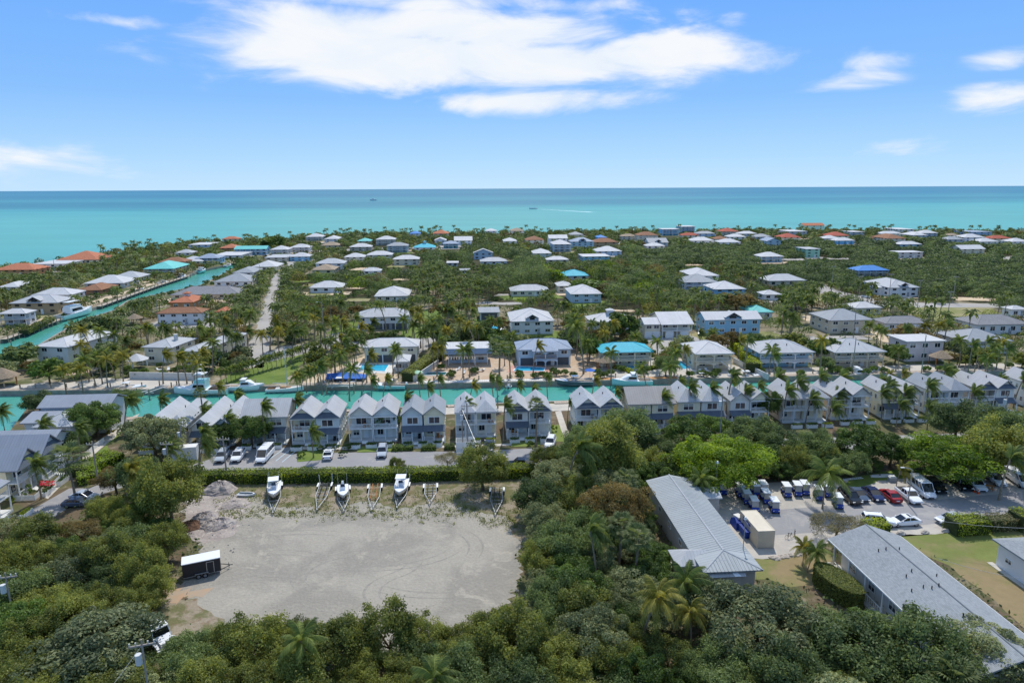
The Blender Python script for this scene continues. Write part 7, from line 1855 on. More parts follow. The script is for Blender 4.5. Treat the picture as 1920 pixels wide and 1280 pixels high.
# ------------ named trees
tree_at('dark_round', 'dark dome shaped tree behind the clubhouse roof', 178, 782, 43, ryx=.95)
tree_at('dark_round', 'dense green bushy tree between fan palm and clubhouse entrance', 128, 832, 33)
tree_at('grey_green', 'wide olive grey tree by the waterside duplex', 288, 818, 52)
tree_at('bare', 'thin brownish tree right of the wide olive grey one', 325, 832, 26)
tree_at('dark_round', 'dark leafy tree in front of the second grey duplex', 470, 804, 36)
tree_at('dark_round', 'dark leafy tree left of the parked silver suvs', 425, 812, 28)
tree_at('dark_round', 'round dark lollipop tree in front of the twin balcony duplex', 721, 782, 33, ryx=1.0)
tree_at('bare', 'small open crowned tree leaning over the street by the long hedge', 838, 860, 24)
tree_at('olive', 'dark dense tree below the white picket enclosure', 905, 876, 44)
tree_at('olive', 'small bushy sapling standing alone in the street edge', 743, 872, 14)
tree_at('olive', 'dark tree at the end of the hedge by the black pickup', 1020, 862, 26)
tree_at('olive', 'brown green dense tree in front of the garden path duplexes', 1140, 850, 60)
tree_at('mangrove', 'wide dark tree below the dark gablet duplex', 1175, 812, 52)
tree_at('mangrove', 'dark tree below the side roofed cream duplex', 1100, 826, 36)
tree_at('dark_round', 'dark glossy tree in front of the bluish awning duplex', 1285, 818, 42)
tree_at('dark_round', 'dark glossy tree right of the bluish awning duplex', 1340, 806, 34)
tree_at('bright', 'huge bright yellow green tree behind the cart parking', 1348, 856, 78, ryx=.8)
tree_at('bright', 'lower bright green bush tree at the corner of the metal roof', 1318, 888, 38)
tree_at('dark_round', 'tall narrow dark tree between the duplexes', 1440, 770, 22, ryx=1.6)
tree_at('mangrove', 'dark tree at the belt left of the peach duplex', 1410, 815, 40)
tree_at('mangrove', 'rough dark tree in the belt under the peach duplex', 1462, 838, 38)
tree_at('mangrove', 'rough dark tree in the belt, second from the peach duplex', 1530, 838, 36)
tree_at('dark_round', 'broad dark tree in the middle of the right belt', 1612, 834, 44)
tree_at('dark_round', 'broad dark tree right of the middle of the right belt', 1672, 842, 38)
tree_at('bright', 'bright green broad tree behind the white passenger van', 1780, 845, 74, ryx=.75)
tree_at('mangrove', 'olive tree above the bright one in the right belt', 1795, 792, 44)
tree_at('olive', 'loose tree at the right edge of the belt', 1880, 850, 60)
tree_at('mangrove', 'tree below the peach and grey duplex', 1870, 800, 44)
tree_at('mangrove', 'dark tree touching the right photo edge in the belt', 1930, 822, 40)
tree_at('bare', 'open brown crowned tree with pink blossom by the shingle roof', 1572, 978, 52, ryx=.75)
tree_at('autumn', 'orange brown crowned tree in the middle of the near wood', 1150, 950, 60, ryx=1.05)
tree_at('grey_green', 'rounded grey green tree at the top of the near wood', 1048, 893, 44)
tree_at('mangrove', 'upright dark tree at the lot side of the wood', 1008, 935, 42)
tree_at('olive', 'tall green tree standing over the rubble heaps', 318, 938, 54, ryx=1.25)
tree_at('autumn', 'orange leaved tree by the pale silver parked car', 150, 985, 46, ryx=.7)
tree_at('autumn', 'orange brown shrub tree right of the red flowers', 215, 895, 34, ryx=.9)
tree_at('mangrove', 'dark bushy tree between street and near left wood', 255, 895, 40)
tree_at('bare', 'greyish open tree at the left edge below the white duplex', 40, 985, 44, ryx=.8)
tree_at('grey_green', 'wide silvery tree in front of the white work truck', 175, 1190, 105, ryx=.7)
tree_at('grey_green', 'large silvery green tree at the near end of the shingle roof', 1420, 1150, 100, ryx=.8)
tree_at('grey_green', 'silvery tree in front of the metal roofed porch', 1330, 1130, 62)
tree_at('mangrove', 'dark spreading tree over the middle of the shingle roof edge', 1600, 1200, 86, ryx=.75)
tree_at('grey_green', 'pale green sapling crown over the roof at the lower right corner', 1850, 1232, 74)
tree_at('mangrove', 'dark tree at the foot of the sloping shingle roof', 1730, 1225, 80)
tree_at('autumn', 'yellow flowering wide tree by the low grey roof', 1710, 612, 34, ryx=.6)
tree_at('autumn', 'copper tree behind the light blue trimmed house', 1383, 556, 34, ryx=.7)
tree_at('dark_round', 'wide black green spreading tree by the small white roof', 1104, 522, 34, ryx=.5)
tree_at('bright', 'lime green round tree by the flat turquoise roof', 1038, 518, 18)
tree_at('dark_round', 'dark round tree in front of the terrace tower house', 1168, 614, 28, ryx=1.1)
tree_at('dark_round', 'very dark tree left of the turquoise roofed house', 1105, 660, 20, ryx=1.3)
tree_at('autumn', 'copper domed tree beside the front palm rows', 802, 532, 22, ryx=.8)
for i, (x, y, r) in enumerate([(622,587,17),(640,595,16),(668,583,16),(600,597,16),(822,582,17),(848,574,17),(875,575,16)]): tree_at('flamboyant' if i % 2 else 'autumn', 'rusty topped garden tree in the palm garden', x, y, r, 'rusty topped garden trees')
tree_at('dark_round', 'large dark tree on the western shore end', 510, 449, 22, ryx=.7)
tree_at('dark_round', 'square clipped dark hedge tree by the grass lot', 1493, 555, 28, ryx=.7)
tree_at('dark_round', 'dark bushy tree by the beige canal house', 1680, 662, 22); tree_at('dark_round', 'leafy tree between the light blue and beige canal houses', 1548, 655, 26)
tree_at('mangrove', 'mangrove clump in the water corner by the clubhouse', 72, 750, 28, ryx=.8, name='mangrove_tree'); tree_at('mangrove', 'mangrove tree right of the clubhouse roof', 232, 752, 26, name='mangrove_tree')
tree_at('mangrove', 'mangrove strip behind the clubhouse ridge', 175, 741, 34, ryx=.4, name='mangrove_tree')
tree_at('mangrove', 'rounded bush tree on the point between the canals', 38, 662, 30, ryx=.8); tree_at('mangrove', 'bushy tree on the bank below the motor yacht', 180, 605, 36, ryx=.7)
tree_at('dark_round', 'dark tree in the dock garden left of the villa', 90, 695, 28)

# ------------ named palms
NEARP = [((12,772),(9,808)),((90,795),(98,858)),((160,803),(155,872)),((232,755),(235,812)),((304,752),(303,790)),((375,815),(375,890)),((386,772),(384,815)),((450,742),(447,782)),((498,763),(497,838)),((562,750),(556,805)),((586,808),(588,858)),
 ((772,748),(762,800)),((865,762),(866,812)),((942,763),(944,828)),((1062,758),(1064,790)),((1242,747),(1240,800)),((1300,727),(1299,796)),((1335,731),(1331,790)),((1358,710),(1360,792)),((1397,735),(1398,788)),
 ((1450,707),(1452,760)),((1472,730),(1468,792)),((1497,718),(1494,780)),((1520,750),(1510,796)),((1546,713),(1536,770)),((1546,766),(1545,806)),((1582,713),(1580,760)),((1566,743),(1566,786)),((1652,738),(1652,790)),((1672,725),(1672,780)),
 ((1696,738),(1698,784)),((1680,760),(1680,800)),((1736,725),(1735,785)),((1738,765),(1738,806)),((1756,698),(1752,756)),((1820,738),(1817,775)),((1910,712),(1900,765)),((372,838),(376,884)),((424,790),(426,830)),((75,870),(78,935)),((308,842),(306,885))]
DESC = ['at the left edge, bent by the wind over the water','in front of the clubhouse entrance','with feathery crown above the green hedge tree','rising at the water corner of the promenade','over the twin steep roofs','tallest on the street corner by the grey poles','between the two waterside grey duplexes','at the left end of the long side roof','against the wall of the long side roofed duplex','over the gable left of the blue grey duplex','on the grass island in the street',
 'over the battened twin gables','left before the picket enclosure duplex','between the pale duplex and the enclosure','beside the garden path','before the ribbed side roof','first of three tall ones by the bluish awning','second of three tall ones by the bluish awning','tallest of three by the bluish awning','before the duplex with dark awning']
for i, ((cx, cy), b) in enumerate(NEARP):
    lb = 'coconut palm '+DESC[i] if i < len(DESC) else 'windblown coconut palm '+where_is(*G(*b).to_2d())
    if i >= 37: lb = ['coconut palm beside the tallest one on the street corner','coconut palm in front of the dark leafy street trees','coconut palm before the left edge balconies','drooping coconut palm left of the long white wall'][i-37]
    palm_at(lb, cx, cy, base=b, s=1.08 if i >= 20 else .98, near=True, group='coconut palms of the townhouse row' if len(DESC) <= i < 37 else None)
palm_at('very large coconut palm over the black minivan', 1548, 892, 5.6, s=1.65, wind=0, near=True)
palm_at('large dark coconut palm above the brown green tree', 1062, 838, 9, s=1.5, near=True)
palm_at('tall royal palm among the canal houses', 1099, 612, base=(1094,700), s=1.5, wind=0, near=True, name='royal_palm')
palm_at('coconut palm rising out of the bottom trees beside the gravel lot', 572, 1178, 8.0, s=.92, wind=0, near=True)
palm_at('coconut palm at the bottom edge below the gravel lot', 815, 1268, 8.0, s=1.0, wind=0, near=True)
palm_at('coconut palm with yellowed fronds in the lower middle wood', 1208, 1108, 7.5, s=1.1, wind=0, near=True, m='palmyellow')
palm_at('dark clumped palm by the near end of the metal roof', 1292, 1082, 5.5, s=1.15, wind=0, near=True)
palm_at('small yellow green palm under the silvery tree', 1300, 1155, 5, s=.9, wind=0, near=True, m='palmyellow')
palm_at('feathery palm above the pale car at the lower left street', 229, 888, 7.5, s=1.3, near=True, m='palmyellow')
palm_at('palm between the bright green tree and the right belt end', 1885, 862, 7, s=1.2, near=True)
palm_at('bushy yellow green palm beside the oval hedge', 1518, 1034, 3.0, s=.8, wind=0, near=True, m='palm')
palm_at('young palm left of the oval hedge', 1508, 1028, 2.6, s=.7, wind=0, near=True, m='palmyellow')
palm_at('small ragged palm on the grass behind the paddle board', 1684, 882, 3.0, s=.8, near=True, m='palmyellow')
palm_at('little palm growing in the long hedge', 514, 893, 2.4, s=.5, wind=0, near=True)
palm_at('palm at the end of the metal roof by the carts', 1330, 900, 5, s=1.0, wind=0, near=True)
palm_at('palm in the wood below the orange brown tree', 1120, 1010, 7, s=1.1, near=True)
fan_palm('fan palm by the promenade steps', 130, 860, 7.2, 1.9); fan_palm('thin fan palm before the pale awning duplex', 1005, 760, 8.5, 1.0); fan_palm('brown headed fan palm at the canal edge', 377, 738, 9, .9)
fan_palm('fan palm in front of the orange brown tree', 1163, 985, 6.5, 1.15); fan_palm('fan palm in the middle of the near wood', 1194, 1010, 6.6, 1.2); fan_palm('pale fan palm at the top of the near wood', 1175, 900, 6.5, 1.2)
fan_palm('shaggy fan palm left of the grey blue arched house', 935, 652, 11, 1.8); fan_palm('low fan palm near the bottom right of the photo', 1790, 1272, 4.5, 1.4); fan_palm('silvery fan palm in the centre garden', 925, 528, 8, 2.2)
BANKP = [(695,712),(716,712),(787,712),(805,725),(826,712),(878,727),(925,710),(933,717),(1027,712),(1110,715),(985,732),(1275,715),(970,725),(1150,735),(1420,725),(1645,712),(1670,706),(1700,703),(1780,700),(1880,715),(410,725),(1380,720)]
for x, y in BANKP: palm_at('slender coconut palm %s' % where_is(*G(x, y, 7).to_2d()), x, y, 6.2, s=.78, near=True, m='palm' if rng.random() < .6 else 'palmyellow', group='palms on the near canal bank')
FARP = [(160,665),(172,672),(185,668),(195,675),(150,692),(210,662),(225,668),(300,668),(330,672),(345,668),(118,694),(375,664),(360,672),(365,684),(440,632),(462,622),(490,628),(520,622),(545,626),(570,620),(625,655),(640,665),(662,642),(685,667),(652,695),(675,695),(735,655),(745,658),(867,657),(880,657),(1147,662),(1235,642),(1260,665),(1257,690),(1445,655),(1805,640),(1822,650),(1840,642),(1858,652),(1875,645),(1890,655),(1830,670),(1850,672),
 (600,685),(635,570),(722,572),(755,600),(770,610),(787,598),(803,612),(817,600),(775,585),(795,580),(760,575),(830,640),(818,655),(700,605),(680,612),(1455,668),(1000,650),(1215,690),(620,640),(648,645)]
for x, y in FARP: palm_at('coconut palm %s' % where_is(*G(x, y, 8).to_2d()), x, y, 7.5 if y > 600 else 9.5, s=1.0, wind=1 if rng.random() < .5 else 0, near=y > 640, m='palm' if rng.random() < .7 else 'palmyellow', group='palms in the gardens across the canal')
# two files of small palms along the lawn, and the rows in the middle gardens
for i in range(24):
    u = i/23; x, y = 414+(612-414)*u, 703+(646-703)*u; palm_at('small palm in the file along the lawn fence', x, y-6, 3.4, s=.62, near=False, wind=0, group='small palms along the lawn fence')
for i in range(15):
    u = i/14; x, y = 556+(668-556)*u, 708+(652-708)*u; palm_at('bushy palm in the file between lawn and sandy lot', x, y, 5.0, s=.85, wind=0, m='palm' if i % 3 else 'palmyellow', group='palms between lawn and sandy lot')

# ------------ hedges
def hedge(label, pts, w, h, col='hedge', dens=60, z0=.0, leaf=.13, sd=1, name='hedge', cat='hedge'):
    """clipped hedge: leaves over the sides and top of a thick strip of twigs"""
    P = [G(*p) for p in pts]; c = P[0].copy(); t = thing(name, label, cat, c); r = np.random.RandomState(sd); Cs = []; Ns = []
    core = MB()
    for a, b in zip(P[:-1], P[1:]):
        d = b-a; L = d.length; d = d/L; n = Vector((-d.y, d.x, 0)); A = np.array((a-c)); dn = np.array(d); nn = np.array(n)
        k = int(L*(w+2*h)*dens*.55); u = r.rand(k)*L; s = r.rand(k)*(w+2*h); onL = s < h; onR = s > h+w; top = ~(onL | onR)
        off = np.where(onL, -w/2, np.where(onR, w/2, s-h-w/2)); zz = np.where(onL, s, np.where(onR, 2*h+w-s, h)); jit = r.normal(size=k)*.10+.10*np.sin(u*1.3)
        off = off+np.where(top, 0, np.sign(off)*jit); zz = z0+zz+np.where(top, jit, 0)
        Cs.append(A+dn*u[:, None]+nn*off[:, None]+np.array([0, 0, 1])*zz[:, None]); N0 = np.where(top[:, None], np.array([0, 0, 1.0]), nn*np.sign(off)[:, None]); Ns.append(unit(N0+r.normal(size=(k, 3))*.5))
        q = [(a-c)-n*(w/2-.22)-d*.0, (b-c)-n*(w/2-.22), (b-c)+n*(w/2-.22), (a-c)+n*(w/2-.22)]
        core.add([(v.x, v.y, zq) for zq in (0, h-.25) for v in q], [(3,2,1,0),(4,5,6,7),(0,1,5,4),(1,2,6,5),(2,3,7,6),(3,0,4,7)])
    C = np.concatenate(Cs); Nn = np.concatenate(Ns); tint = np.clip(r.uniform(.0, .9, len(C))+.2*np.sin(C[:, 0]*.8), 0, 1)
    ob('foliage', leaf_mesh('foliage', C, Nn, r.uniform(.7, 1.4, len(C))*leaf, tint, M('leaf_'+col), seed=sd), t); part('twigs', core, mat('twigs', (58,66,34), .95, .3, 3), t)
    return t
hedge('long clipped green hedge between the street and the boat trailers', [(352,905),(420,903),(560,901),(760,899),(1000,891)], 2.6, 2.0, dens=70)
hedge('bright hedge under the big palm behind the golf carts', [(1440,890),(1560,884)], 2.2, 1.5, dens=60, sd=2)
hedge('dark clipped hedge block in front of the half hidden pale sedan', [(1780,998),(1842,994)], 3.0, 2.3, dens=60, sd=3)
hedge('sparse pinkish hedge block at the right', [(1848,992),(1896,989)], 2.4, 2.0, 'bare', dens=50, sd=4)
hedge('dense hedge block at the right photo edge', [(1900,990),(1990,985)], 3.2, 2.6, dens=60, sd=5)
hedge('low yellow green hedge at the far end of the shingle roof', [(1618,1000),(1660,996)], 2.4, 1.8, dens=60, sd=6)
hedge('curved low hedge before the shallow pool, left arm', [(1150,690),(1165,693),(1180,697),(1184,703)], 1.3, 1.0, dens=30, leaf=.2, sd=7); hedge('curved low hedge before the shallow pool, right arm', [(1202,701),(1206,695),(1225,692),(1238,688),(1240,680)], 1.3, 1.0, dens=30, leaf=.2, sd=8)
hedge('long leafy hedge beside the garden fence wall of the pool terrace', [(763,716),(790,695),(826,670),(820,655)], 3.2, 2.6, 'olive', dens=30, leaf=.22, sd=9)
hedge('yellow green bushes between the pyramid roofed and the light blue house', [(1412,700),(1400,672),(1378,652)], 4.0, 3.0, 'hedge', dens=24, leaf=.26, sd=10)
hedge('leafy hedge behind the canal house with the blue awning', [(846,640),(935,637)], 2.4, 2.0, 'olive', dens=26, leaf=.26, sd=11)
hedge('green shrubs along the lower promenade', [(150,895),(165,885),(195,872),(220,862)], 4.5, 1.8, 'bright', dens=40, leaf=.18, sd=12)
hedge('broad leaved shrubs by the short white pole', [(145,905),(170,900),(190,895)], 3.5, 1.5, 'bright', dens=40, leaf=.18, sd=13)
hedge('dark hedge in the vacant lot', [(1775,602),(1800,608),(1830,612)], 2.5, 2.2, 'darkround', dens=20, leaf=.3, sd=14)
hedge('clipped shrub strip before the twin balcony duplex', [(735,844),(775,842)], 1.4, .9, 'darkround', dens=60, sd=15); hedge('clipped shrub strip before the battened gable duplex', [(790,843),(818,842)], 1.4, .9, 'darkround', dens=60, sd=16); hedge('clipped shrub strip left of the picket enclosure', [(833,842),(853,841)], 1.4, .9, 'darkround', dens=60, sd=17)
hedge('mown hedge at the west dock', [(45,626),(95,603)], 3, 1.5, 'olive', dens=16, leaf=.3, sd=18)
def oval_hedge():
    h = 2.3; a, b = G(1538, 1052, h), G(1622, 1112, h); d = b-a; L = d.length/2; c = (a+b)/2; c.z = 0; wd = L*.46; nn = Vector((-d.y, d.x, 0)).normalized()
    if nn.x > 0: nn = -nn
    c = c+nn*.5; t = thing('oval_hedge', 'flat topped oval hedge in front of the shingle roofed building', 'hedge', c, math.atan2(d.y, d.x)); r = np.random.RandomState(3)
    u = r.rand(11000)*6.2832; q = np.sqrt(r.rand(11000)); P1 = np.column_stack([np.cos(u)*q*L, np.sin(u)*q*wd, h+r.normal(size=11000)*.05]); N1 = np.tile([0, 0, 1.0], (11000, 1))
    v = r.rand(6000)*6.2832; P2 = np.column_stack([np.cos(v)*L*(1+r.normal(size=6000)*.02), np.sin(v)*wd*(1+r.normal(size=6000)*.03), r.rand(6000)*h]); N2 = np.column_stack([np.cos(v)/L, np.sin(v)/wd, v*0]); N2 = unit(N2)
    P = np.concatenate([P1, P2]); Nn = unit(np.concatenate([N1, N2])+r.normal(size=(17000, 3))*.4)
    ob('foliage', leaf_mesh('foliage', P, Nn, r.uniform(.7, 1.3, 17000)*.12, r.uniform(0, .8, 17000), M('leaf_olive')), t)
    m = MB(); k = 20; ring = lambda z: [(math.cos(6.2832*i/k)*L*.94, math.sin(6.2832*i/k)*wd*.92, z) for i in range(k)]; m.loft([ring(0), ring(h-.15)]); part('twigs', m, MATS['twigs'], t); TREES.append((c.x, c.y, 4.5)); TREES.append((c.x-d.x*.35, c.y-d.y*.35, 3)); TREES.append((c.x+d.x*.35, c.y+d.y*.35, 3))
oval_hedge()
def shrub_at(label, px, py, rpx, col, group=None, h=1.2, n=1500, name='shrub'):
    c = G(px, py); R_ = rpx*proj(c)[2]/FPX; P, Nn, ti, lc = crown_points(int(px), R_, R_*1.3*h, -R_*.2, 14, n, low=-.1); P[:, 2] = np.maximum(P[:, 2], .02)
    o = ob(name, leaf_mesh(name, P, Nn, nr.uniform(.7, 1.3, n)*max(.09, R_*.085), ti, M('leaf_'+col)), None, c); tag(o, label, 'shrub', group); FOOT.append((c, 0, R_, R_)) if False else None; return o
shrub_at('red flowering bush by the white promenade fence, left', 84, 910, 9, 'autumn'); shrub_at('yellow leaved bush below the red flowers', 84, 921, 9, 'palmyellow'); shrub_at('round clipped bush beside the left edge duplex', 18, 944, 10, 'hedge')
shrub_at('dark green bush in front of the left edge duplex', 52, 930, 14, 'darkround'); shrub_at('yellow flowering bush by the promenade near the water', 207, 815, 7, 'palmyellow')
for i, (x, y) in enumerate([(642,856),(602,846),(566,856),(630,842),(655,842)]): shrub_at('dark clipped shrub near the grass island in the street', x, y, 8, 'darkround', 'clipped shrubs near the grass island')
shrub_at('dark clipped shrub on the grass plot by the garden path', 995, 836, 8, 'darkround'); shrub_at('light green shrub at the end of the garden lawn', 1037, 808, 8, 'bright')
flower = MB()
for i in range(90):
    c = G(86+rng.uniform(-11, 16), 905+rng.uniform(-3, 6), .9+rng.random()*.7); s = .14; flower.add([(c.x-s,c.y,c.z),(c.x,c.y-s,c.z+s),(c.x+s,c.y,c.z),(c.x,c.y+s,c.z+s)], [(0,1,2,3)])
tag(part('flower_heads', flower, M('flowersred'), None), 'red bougainvillea flowers on the bush by the promenade fence', 'flowers', kind='stuff')
for q, wd in TOWN:
    n = 420; P = np.column_stack([nr.uniform(-wd, wd, n), nr.uniform(-.35, .35, n), nr.uniform(.6, 1.15, n)]); Nn = unit(nr.normal(size=(n, 3))+np.array([0,0,.6]))
    ob('shrub', leaf_mesh('shrub', P, Nn, nr.uniform(.08, .16, n), nr.uniform(0, .7, n), M('leaf_darkround' if rng.random() < .6 else 'leaf_hedge')), q)

# ------------ filling woods
def blocked(x, y, r):
    for (c, yaw, hw, hd) in FOOT:
        dx, dy = x-c.x, y-c.y
        if abs(dx)+abs(dy) > 120: continue
        ca, sa = math.cos(yaw), math.sin(yaw); u, v = dx*ca+dy*sa, -dx*sa+dy*ca
        if abs(u) < hw+r and abs(v) < hd+r: return True
    return False
NTB = []
for w in NOTREE:
    xs = [p[0] for p in w]; ys = [p[1] for p in w]; NTB.append((min(xs), max(xs), min(ys), max(ys), w))
def onpatch(x, y, m=0.0):
    for x0, x1, y0, y1, w in NTB:
        if x0 <= x <= x1 and y0 <= y <= y1 and inpoly(x, y, w): return True
    return False
GRIDT = {}
def addgrid(x, y, r):
    GRIDT.setdefault((int(x//8), int(y//8)), []).append((x, y, r))
for tq in TREES: addgrid(*tq)
def crowded(x, y, r, k=.62):
    gx, gy = int(x//8), int(y//8)
    for i in (-1, 0, 1):
        for j in (-1, 0, 1):
            for (a, b, q) in GRIDT.get((gx+i, gy+j), ()):
                if (a-x)**2+(b-y)**2 < ((r+q)*k)**2: return True
    return False
# near wood, by pixel regions of the crown level
NEARREG = [
 ([(-60,960),(20,985),(110,1000),(180,960),(240,925),(290,925),(320,1000),(298,1060),(285,1120),(240,1165),(290,1250),(330,1400),(-60,1400)], ['olive']*4+['mangrove']*3+['grey_green','dark_round'], 'near wood left of the gravel lot', (2.0, 3.5), 260),
 ([(340,1205),(430,1188),(480,1178),(600,1170),(690,1180),(760,1180),(860,1180),(975,1170),(960,1420),(340,1420)], ['olive']*3+['mangrove']*3, 'near wood along the bottom below the gravel lot', (1.9, 3.3), 240),
 ([(1015,900),(1060,860),(1120,880),(1215,905),(1230,960),(1262,1035),(1245,1090),(1260,1165),(1300,1160),(1420,1130),(1500,1135),(1560,1152),(1620,1165),(1680,1175),(1740,1190),(1930,1215),(1990,1240),(1990,1420),(975,1420),(985,1150),(1010,1060),(1005,985),(1005,940)], ['mangrove']*3+['grey_green']*4+['olive']*2+['dark_round']*2, 'near wood between the gravel lot and the long roofs', (2.0, 3.7), 420),
 ([(1000,850),(1060,826),(1240,824),(1500,832),(1750,834),(1920,815),(2020,800),(2020,860),(1900,868),(1790,872),(1640,885),(1440,880),(1300,890),(1230,895),(1060,880)], ['mangrove']*4+['dark_round']*3+['olive'], 'tree belt between the townhouses and the cart parking', (2.2, 3.6), 170),
]
def inpx(poly, x, y, z):
    q = proj((x, y, z)); return inpoly(q[0], q[1], poly)
NW = MB()
for poly, kinds, where, (r0, r1), nmax in NEARREG:
    wp = [G(p[0], p[1], 3.5) for p in poly]; xs = [p.x for p in wp]; ys = [p.y for p in wp]; cnt = 0
    pl2 = [(p.x, p.y) for p in wp]
    for tries in range(9000):
        if cnt >= nmax: break
        x, y = rng.uniform(min(xs), max(xs)), rng.uniform(min(ys), max(ys))
        if not inpoly(x, y, pl2): continue
        R_ = rng.uniform(r0, r1)
        if tries > 5000: R_ = rng.uniform(1.5, 2.2)
        if blocked(x, y, R_*.75) or crowded(x, y, R_, .60): continue
        if onpatch(x, y) and not (where.startswith('near wood along') ): continue
        kd = kinds[rng.randrange(len(kinds))]; word = {'olive': 'olive green upright', 'mangrove': 'dark feathery', 'grey_green': 'grey green rounded', 'dark_round': 'dark glossy'}[kd]
        tree(kd, '%s tree %s' % (word, where_is(x, y, True)), x, y, R_, group='trees of the near woods', hs=rng.uniform(.85, 1.15)); addgrid(x, y, R_); cnt += 1
    print('near region', where, cnt)

# middle and far ground
MANG = [(1185,500),(1190,470),(1440,462),(1700,452),(1960,452),(1960,600),(1880,590),(1860,572),(1670,562),(1600,556),(1555,540),(1450,545),(1440,528),(1330,500),(1260,520)]
WOOD = [(520,598),(545,530),(640,505),(700,495),(830,490),(1000,480),(1190,470),(1260,520),(1440,545),(1440,590),(1330,585),(1200,585),(1090,580),(960,575),(880,545),(800,520),(740,560),(660,575),(600,585)]
PINES = [(690,505),(800,488),(960,480),(1010,500),(1010,560),(960,545),(880,522),(700,520)]
landBp = landB
def vis_ok(x, y, R_, top):
    """would this crown hide a house that the photograph shows?"""
    q = proj((x, y, top)); b = proj((x, y, top*.35)); d = math.hypot(x, y); w = R_*FPX/max(q[2], 1)
    if q[0] < -80 or q[0] > 2000 or q[1] > 1300: return True if (-200 < q[0] < 2120) else None
    for (x0, y0, x1, y1, dd) in PROTECT:
        if d < dd and q[0]+w*.8 > x0 and q[0]-w*.8 < x1 and q[1] < y1 and b[1] > y0: return False
    return True
# the open water of the diagonal canal stays in sight
cu = [(0,637),(107,599),(180,575),(250,550),(287,537),(350,517),(375,507),(437,494)]; cl = [(0,686),(60,655),(105,628),(150,602),(213,582),(240,564),(317,547),(375,535),(397,524),(440,502)]
for x in range(0, 436, 8):
    a_ = np.interp(x+4, [q[0] for q in cu], [q[1] for q in cu]); b_ = np.interp(x+4, [q[0] for q in cl], [q[1] for q in cl])
    PROTECT.append((x, a_+2, x+8, a_+(b_-a_)*.8, G(x, b_).length))
def try_pts(n, dmin, dmax):
    out = []
    for _ in range(n):
        y = math.sqrt(rng.uniform(dmin**2, dmax**2)); x = rng.uniform(-1, 1)*(y*.80+15)
        out.append((x, y))
    return out
LBX = [p for p in landB]
BUILT = {'b': 0, 'p': 0, 's': 0}
allv = []
for (dmin, dmax, n) in ((172, 300, 9000), (300, 480, 16000), (480, 900, 26000)):
    for x, y in try_pts(n, dmin, dmax):
        if not inpoly(x, y, LBX): continue
        g = proj((x, y, 0)); mang = inpoly(g[0], g[1], MANG); wood = inpoly(g[0], g[1], WOOD); pine = inpoly(g[0], g[1], PINES); d = math.hypot(x, y)
        if not (-60 < g[0] < 1985): continue
        if not (mang or wood) and rng.random() < (.5 if d < 300 else .12): continue
        if mang: R_ = rng.uniform(2.6, 5.4); top = rng.uniform(4.2, 6.2); kd = 'm'
        elif pine: R_ = rng.uniform(3.4, 6.0); top = R_*rng.uniform(1.8, 2.5); kd = 'm'
        elif wood: R_ = rng.choice((rng.uniform(2.2, 4), rng.uniform(4, 7.0))); top = R_*rng.uniform(1.2, 1.7); kd = rng.choice('mmmdogpbmmmodga')
        else: R_ = rng.uniform(1.6, 3.6); top = R_*1.6; kd = rng.choice('pppppdmogma' if d < 400 else 'pddmomogma')
        if kd == 'p': R_ = 1.9; top = rng.uniform(5.5, 10)*(1 if d < 500 else .95)
        if onpatch(x, y): continue
        if blocked(x, y, R_*.5): continue
        if crowded(x, y, R_, .46 if (mang or wood) else .55): continue
        v = vis_ok(x, y, R_, top)
        if v is None: continue
        if not v:
            R_, top, kd = 1.1, 1.6, 'd'
            if crowded(x, y, R_, .6) or not vis_ok(x, y, R_, top): continue
        # keep the sea wall strip and beaches open
        if d < 178 and g[1] > 712: continue
        addgrid(x, y, R_); allv.append((d, x, y, R_, top, kd, mang, wood))
allv.sort()
print('filler', len(allv))
WORDS = {'m': ('mangrove', 'dark scrubby'), 'd': ('dark_round', 'dark round'), 'o': ('olive', 'olive green'), 'g': ('grey_green', 'grey green'), 'b': ('bright', 'bright green'), 'a': ('autumn', 'rusty brown')}
nb = np_ = 0; SC = []; SN = []; SS = []; ST = []; GC = {'m': [], 'd': [], 'o': [], 'g': [], 'b': [], 'a': []}; PS = []
for (d, x, y, R_, top, kd, mang, wood) in allv:
    where = 'mangrove wood at the right' if mang else ('wood in the middle of the island' if wood else 'gardens between the houses')
    if kd == 'p':
        if np_ < 115: palm('palm tree %s' % where_is(x, y), x, y, top, s=rng.uniform(.85, 1.1), wind=int(rng.random() < .5), m='palm' if rng.random() < .75 else 'palmyellow', group='palms across the island'); np_ += 1; continue
        PS.append((x, y, top)); continue
    if nb < 262 and not (mang and d > 420):
        k, w = WORDS[kd]; K = KINDS[k]; zs = top/(K[1]+K[2]); tree(k, '%s tree %s' % (w, where_is(x, y)), x, y, R_, group='trees across the island', zs=zs); nb += 1; continue
    n = int(np.clip(235*(300/d)**1.2*(R_/3.2)**2, 42, 1500)); key = (kd if kd in GC else 'm', 'mang' if mang else ('wood' if wood else 'garden'))
    q = unit(nr.normal(size=(n, 3))); q[:, 2] = np.abs(q[:, 2])*np.where(nr.rand(n) < .25, -.3, 1); rad = 1-.20*nr.rand(n)+.13*np.sin(q[:, 0]*6+x)*np.cos(q[:, 1]*6+y)+.10*np.sin(q[:, 1]*11+x*3)*np.sin(q[:, 2]*9+y)
    C = np.array([x, y, top*.45])+q*rad[:, None]*np.array([R_, R_, top*.55]); C[:, 2] = np.maximum(C[:, 2], .1)
    GC.setdefault(key, []).append((C, unit(q+nr.normal(size=(n, 3))*.45), nr.uniform(.6, 1.3, n)*np.clip(.30*(d/300), .25, .78), np.clip(nr.uniform(0, .8, n)+.7*(nr.rand()-.5), 0, 1)))
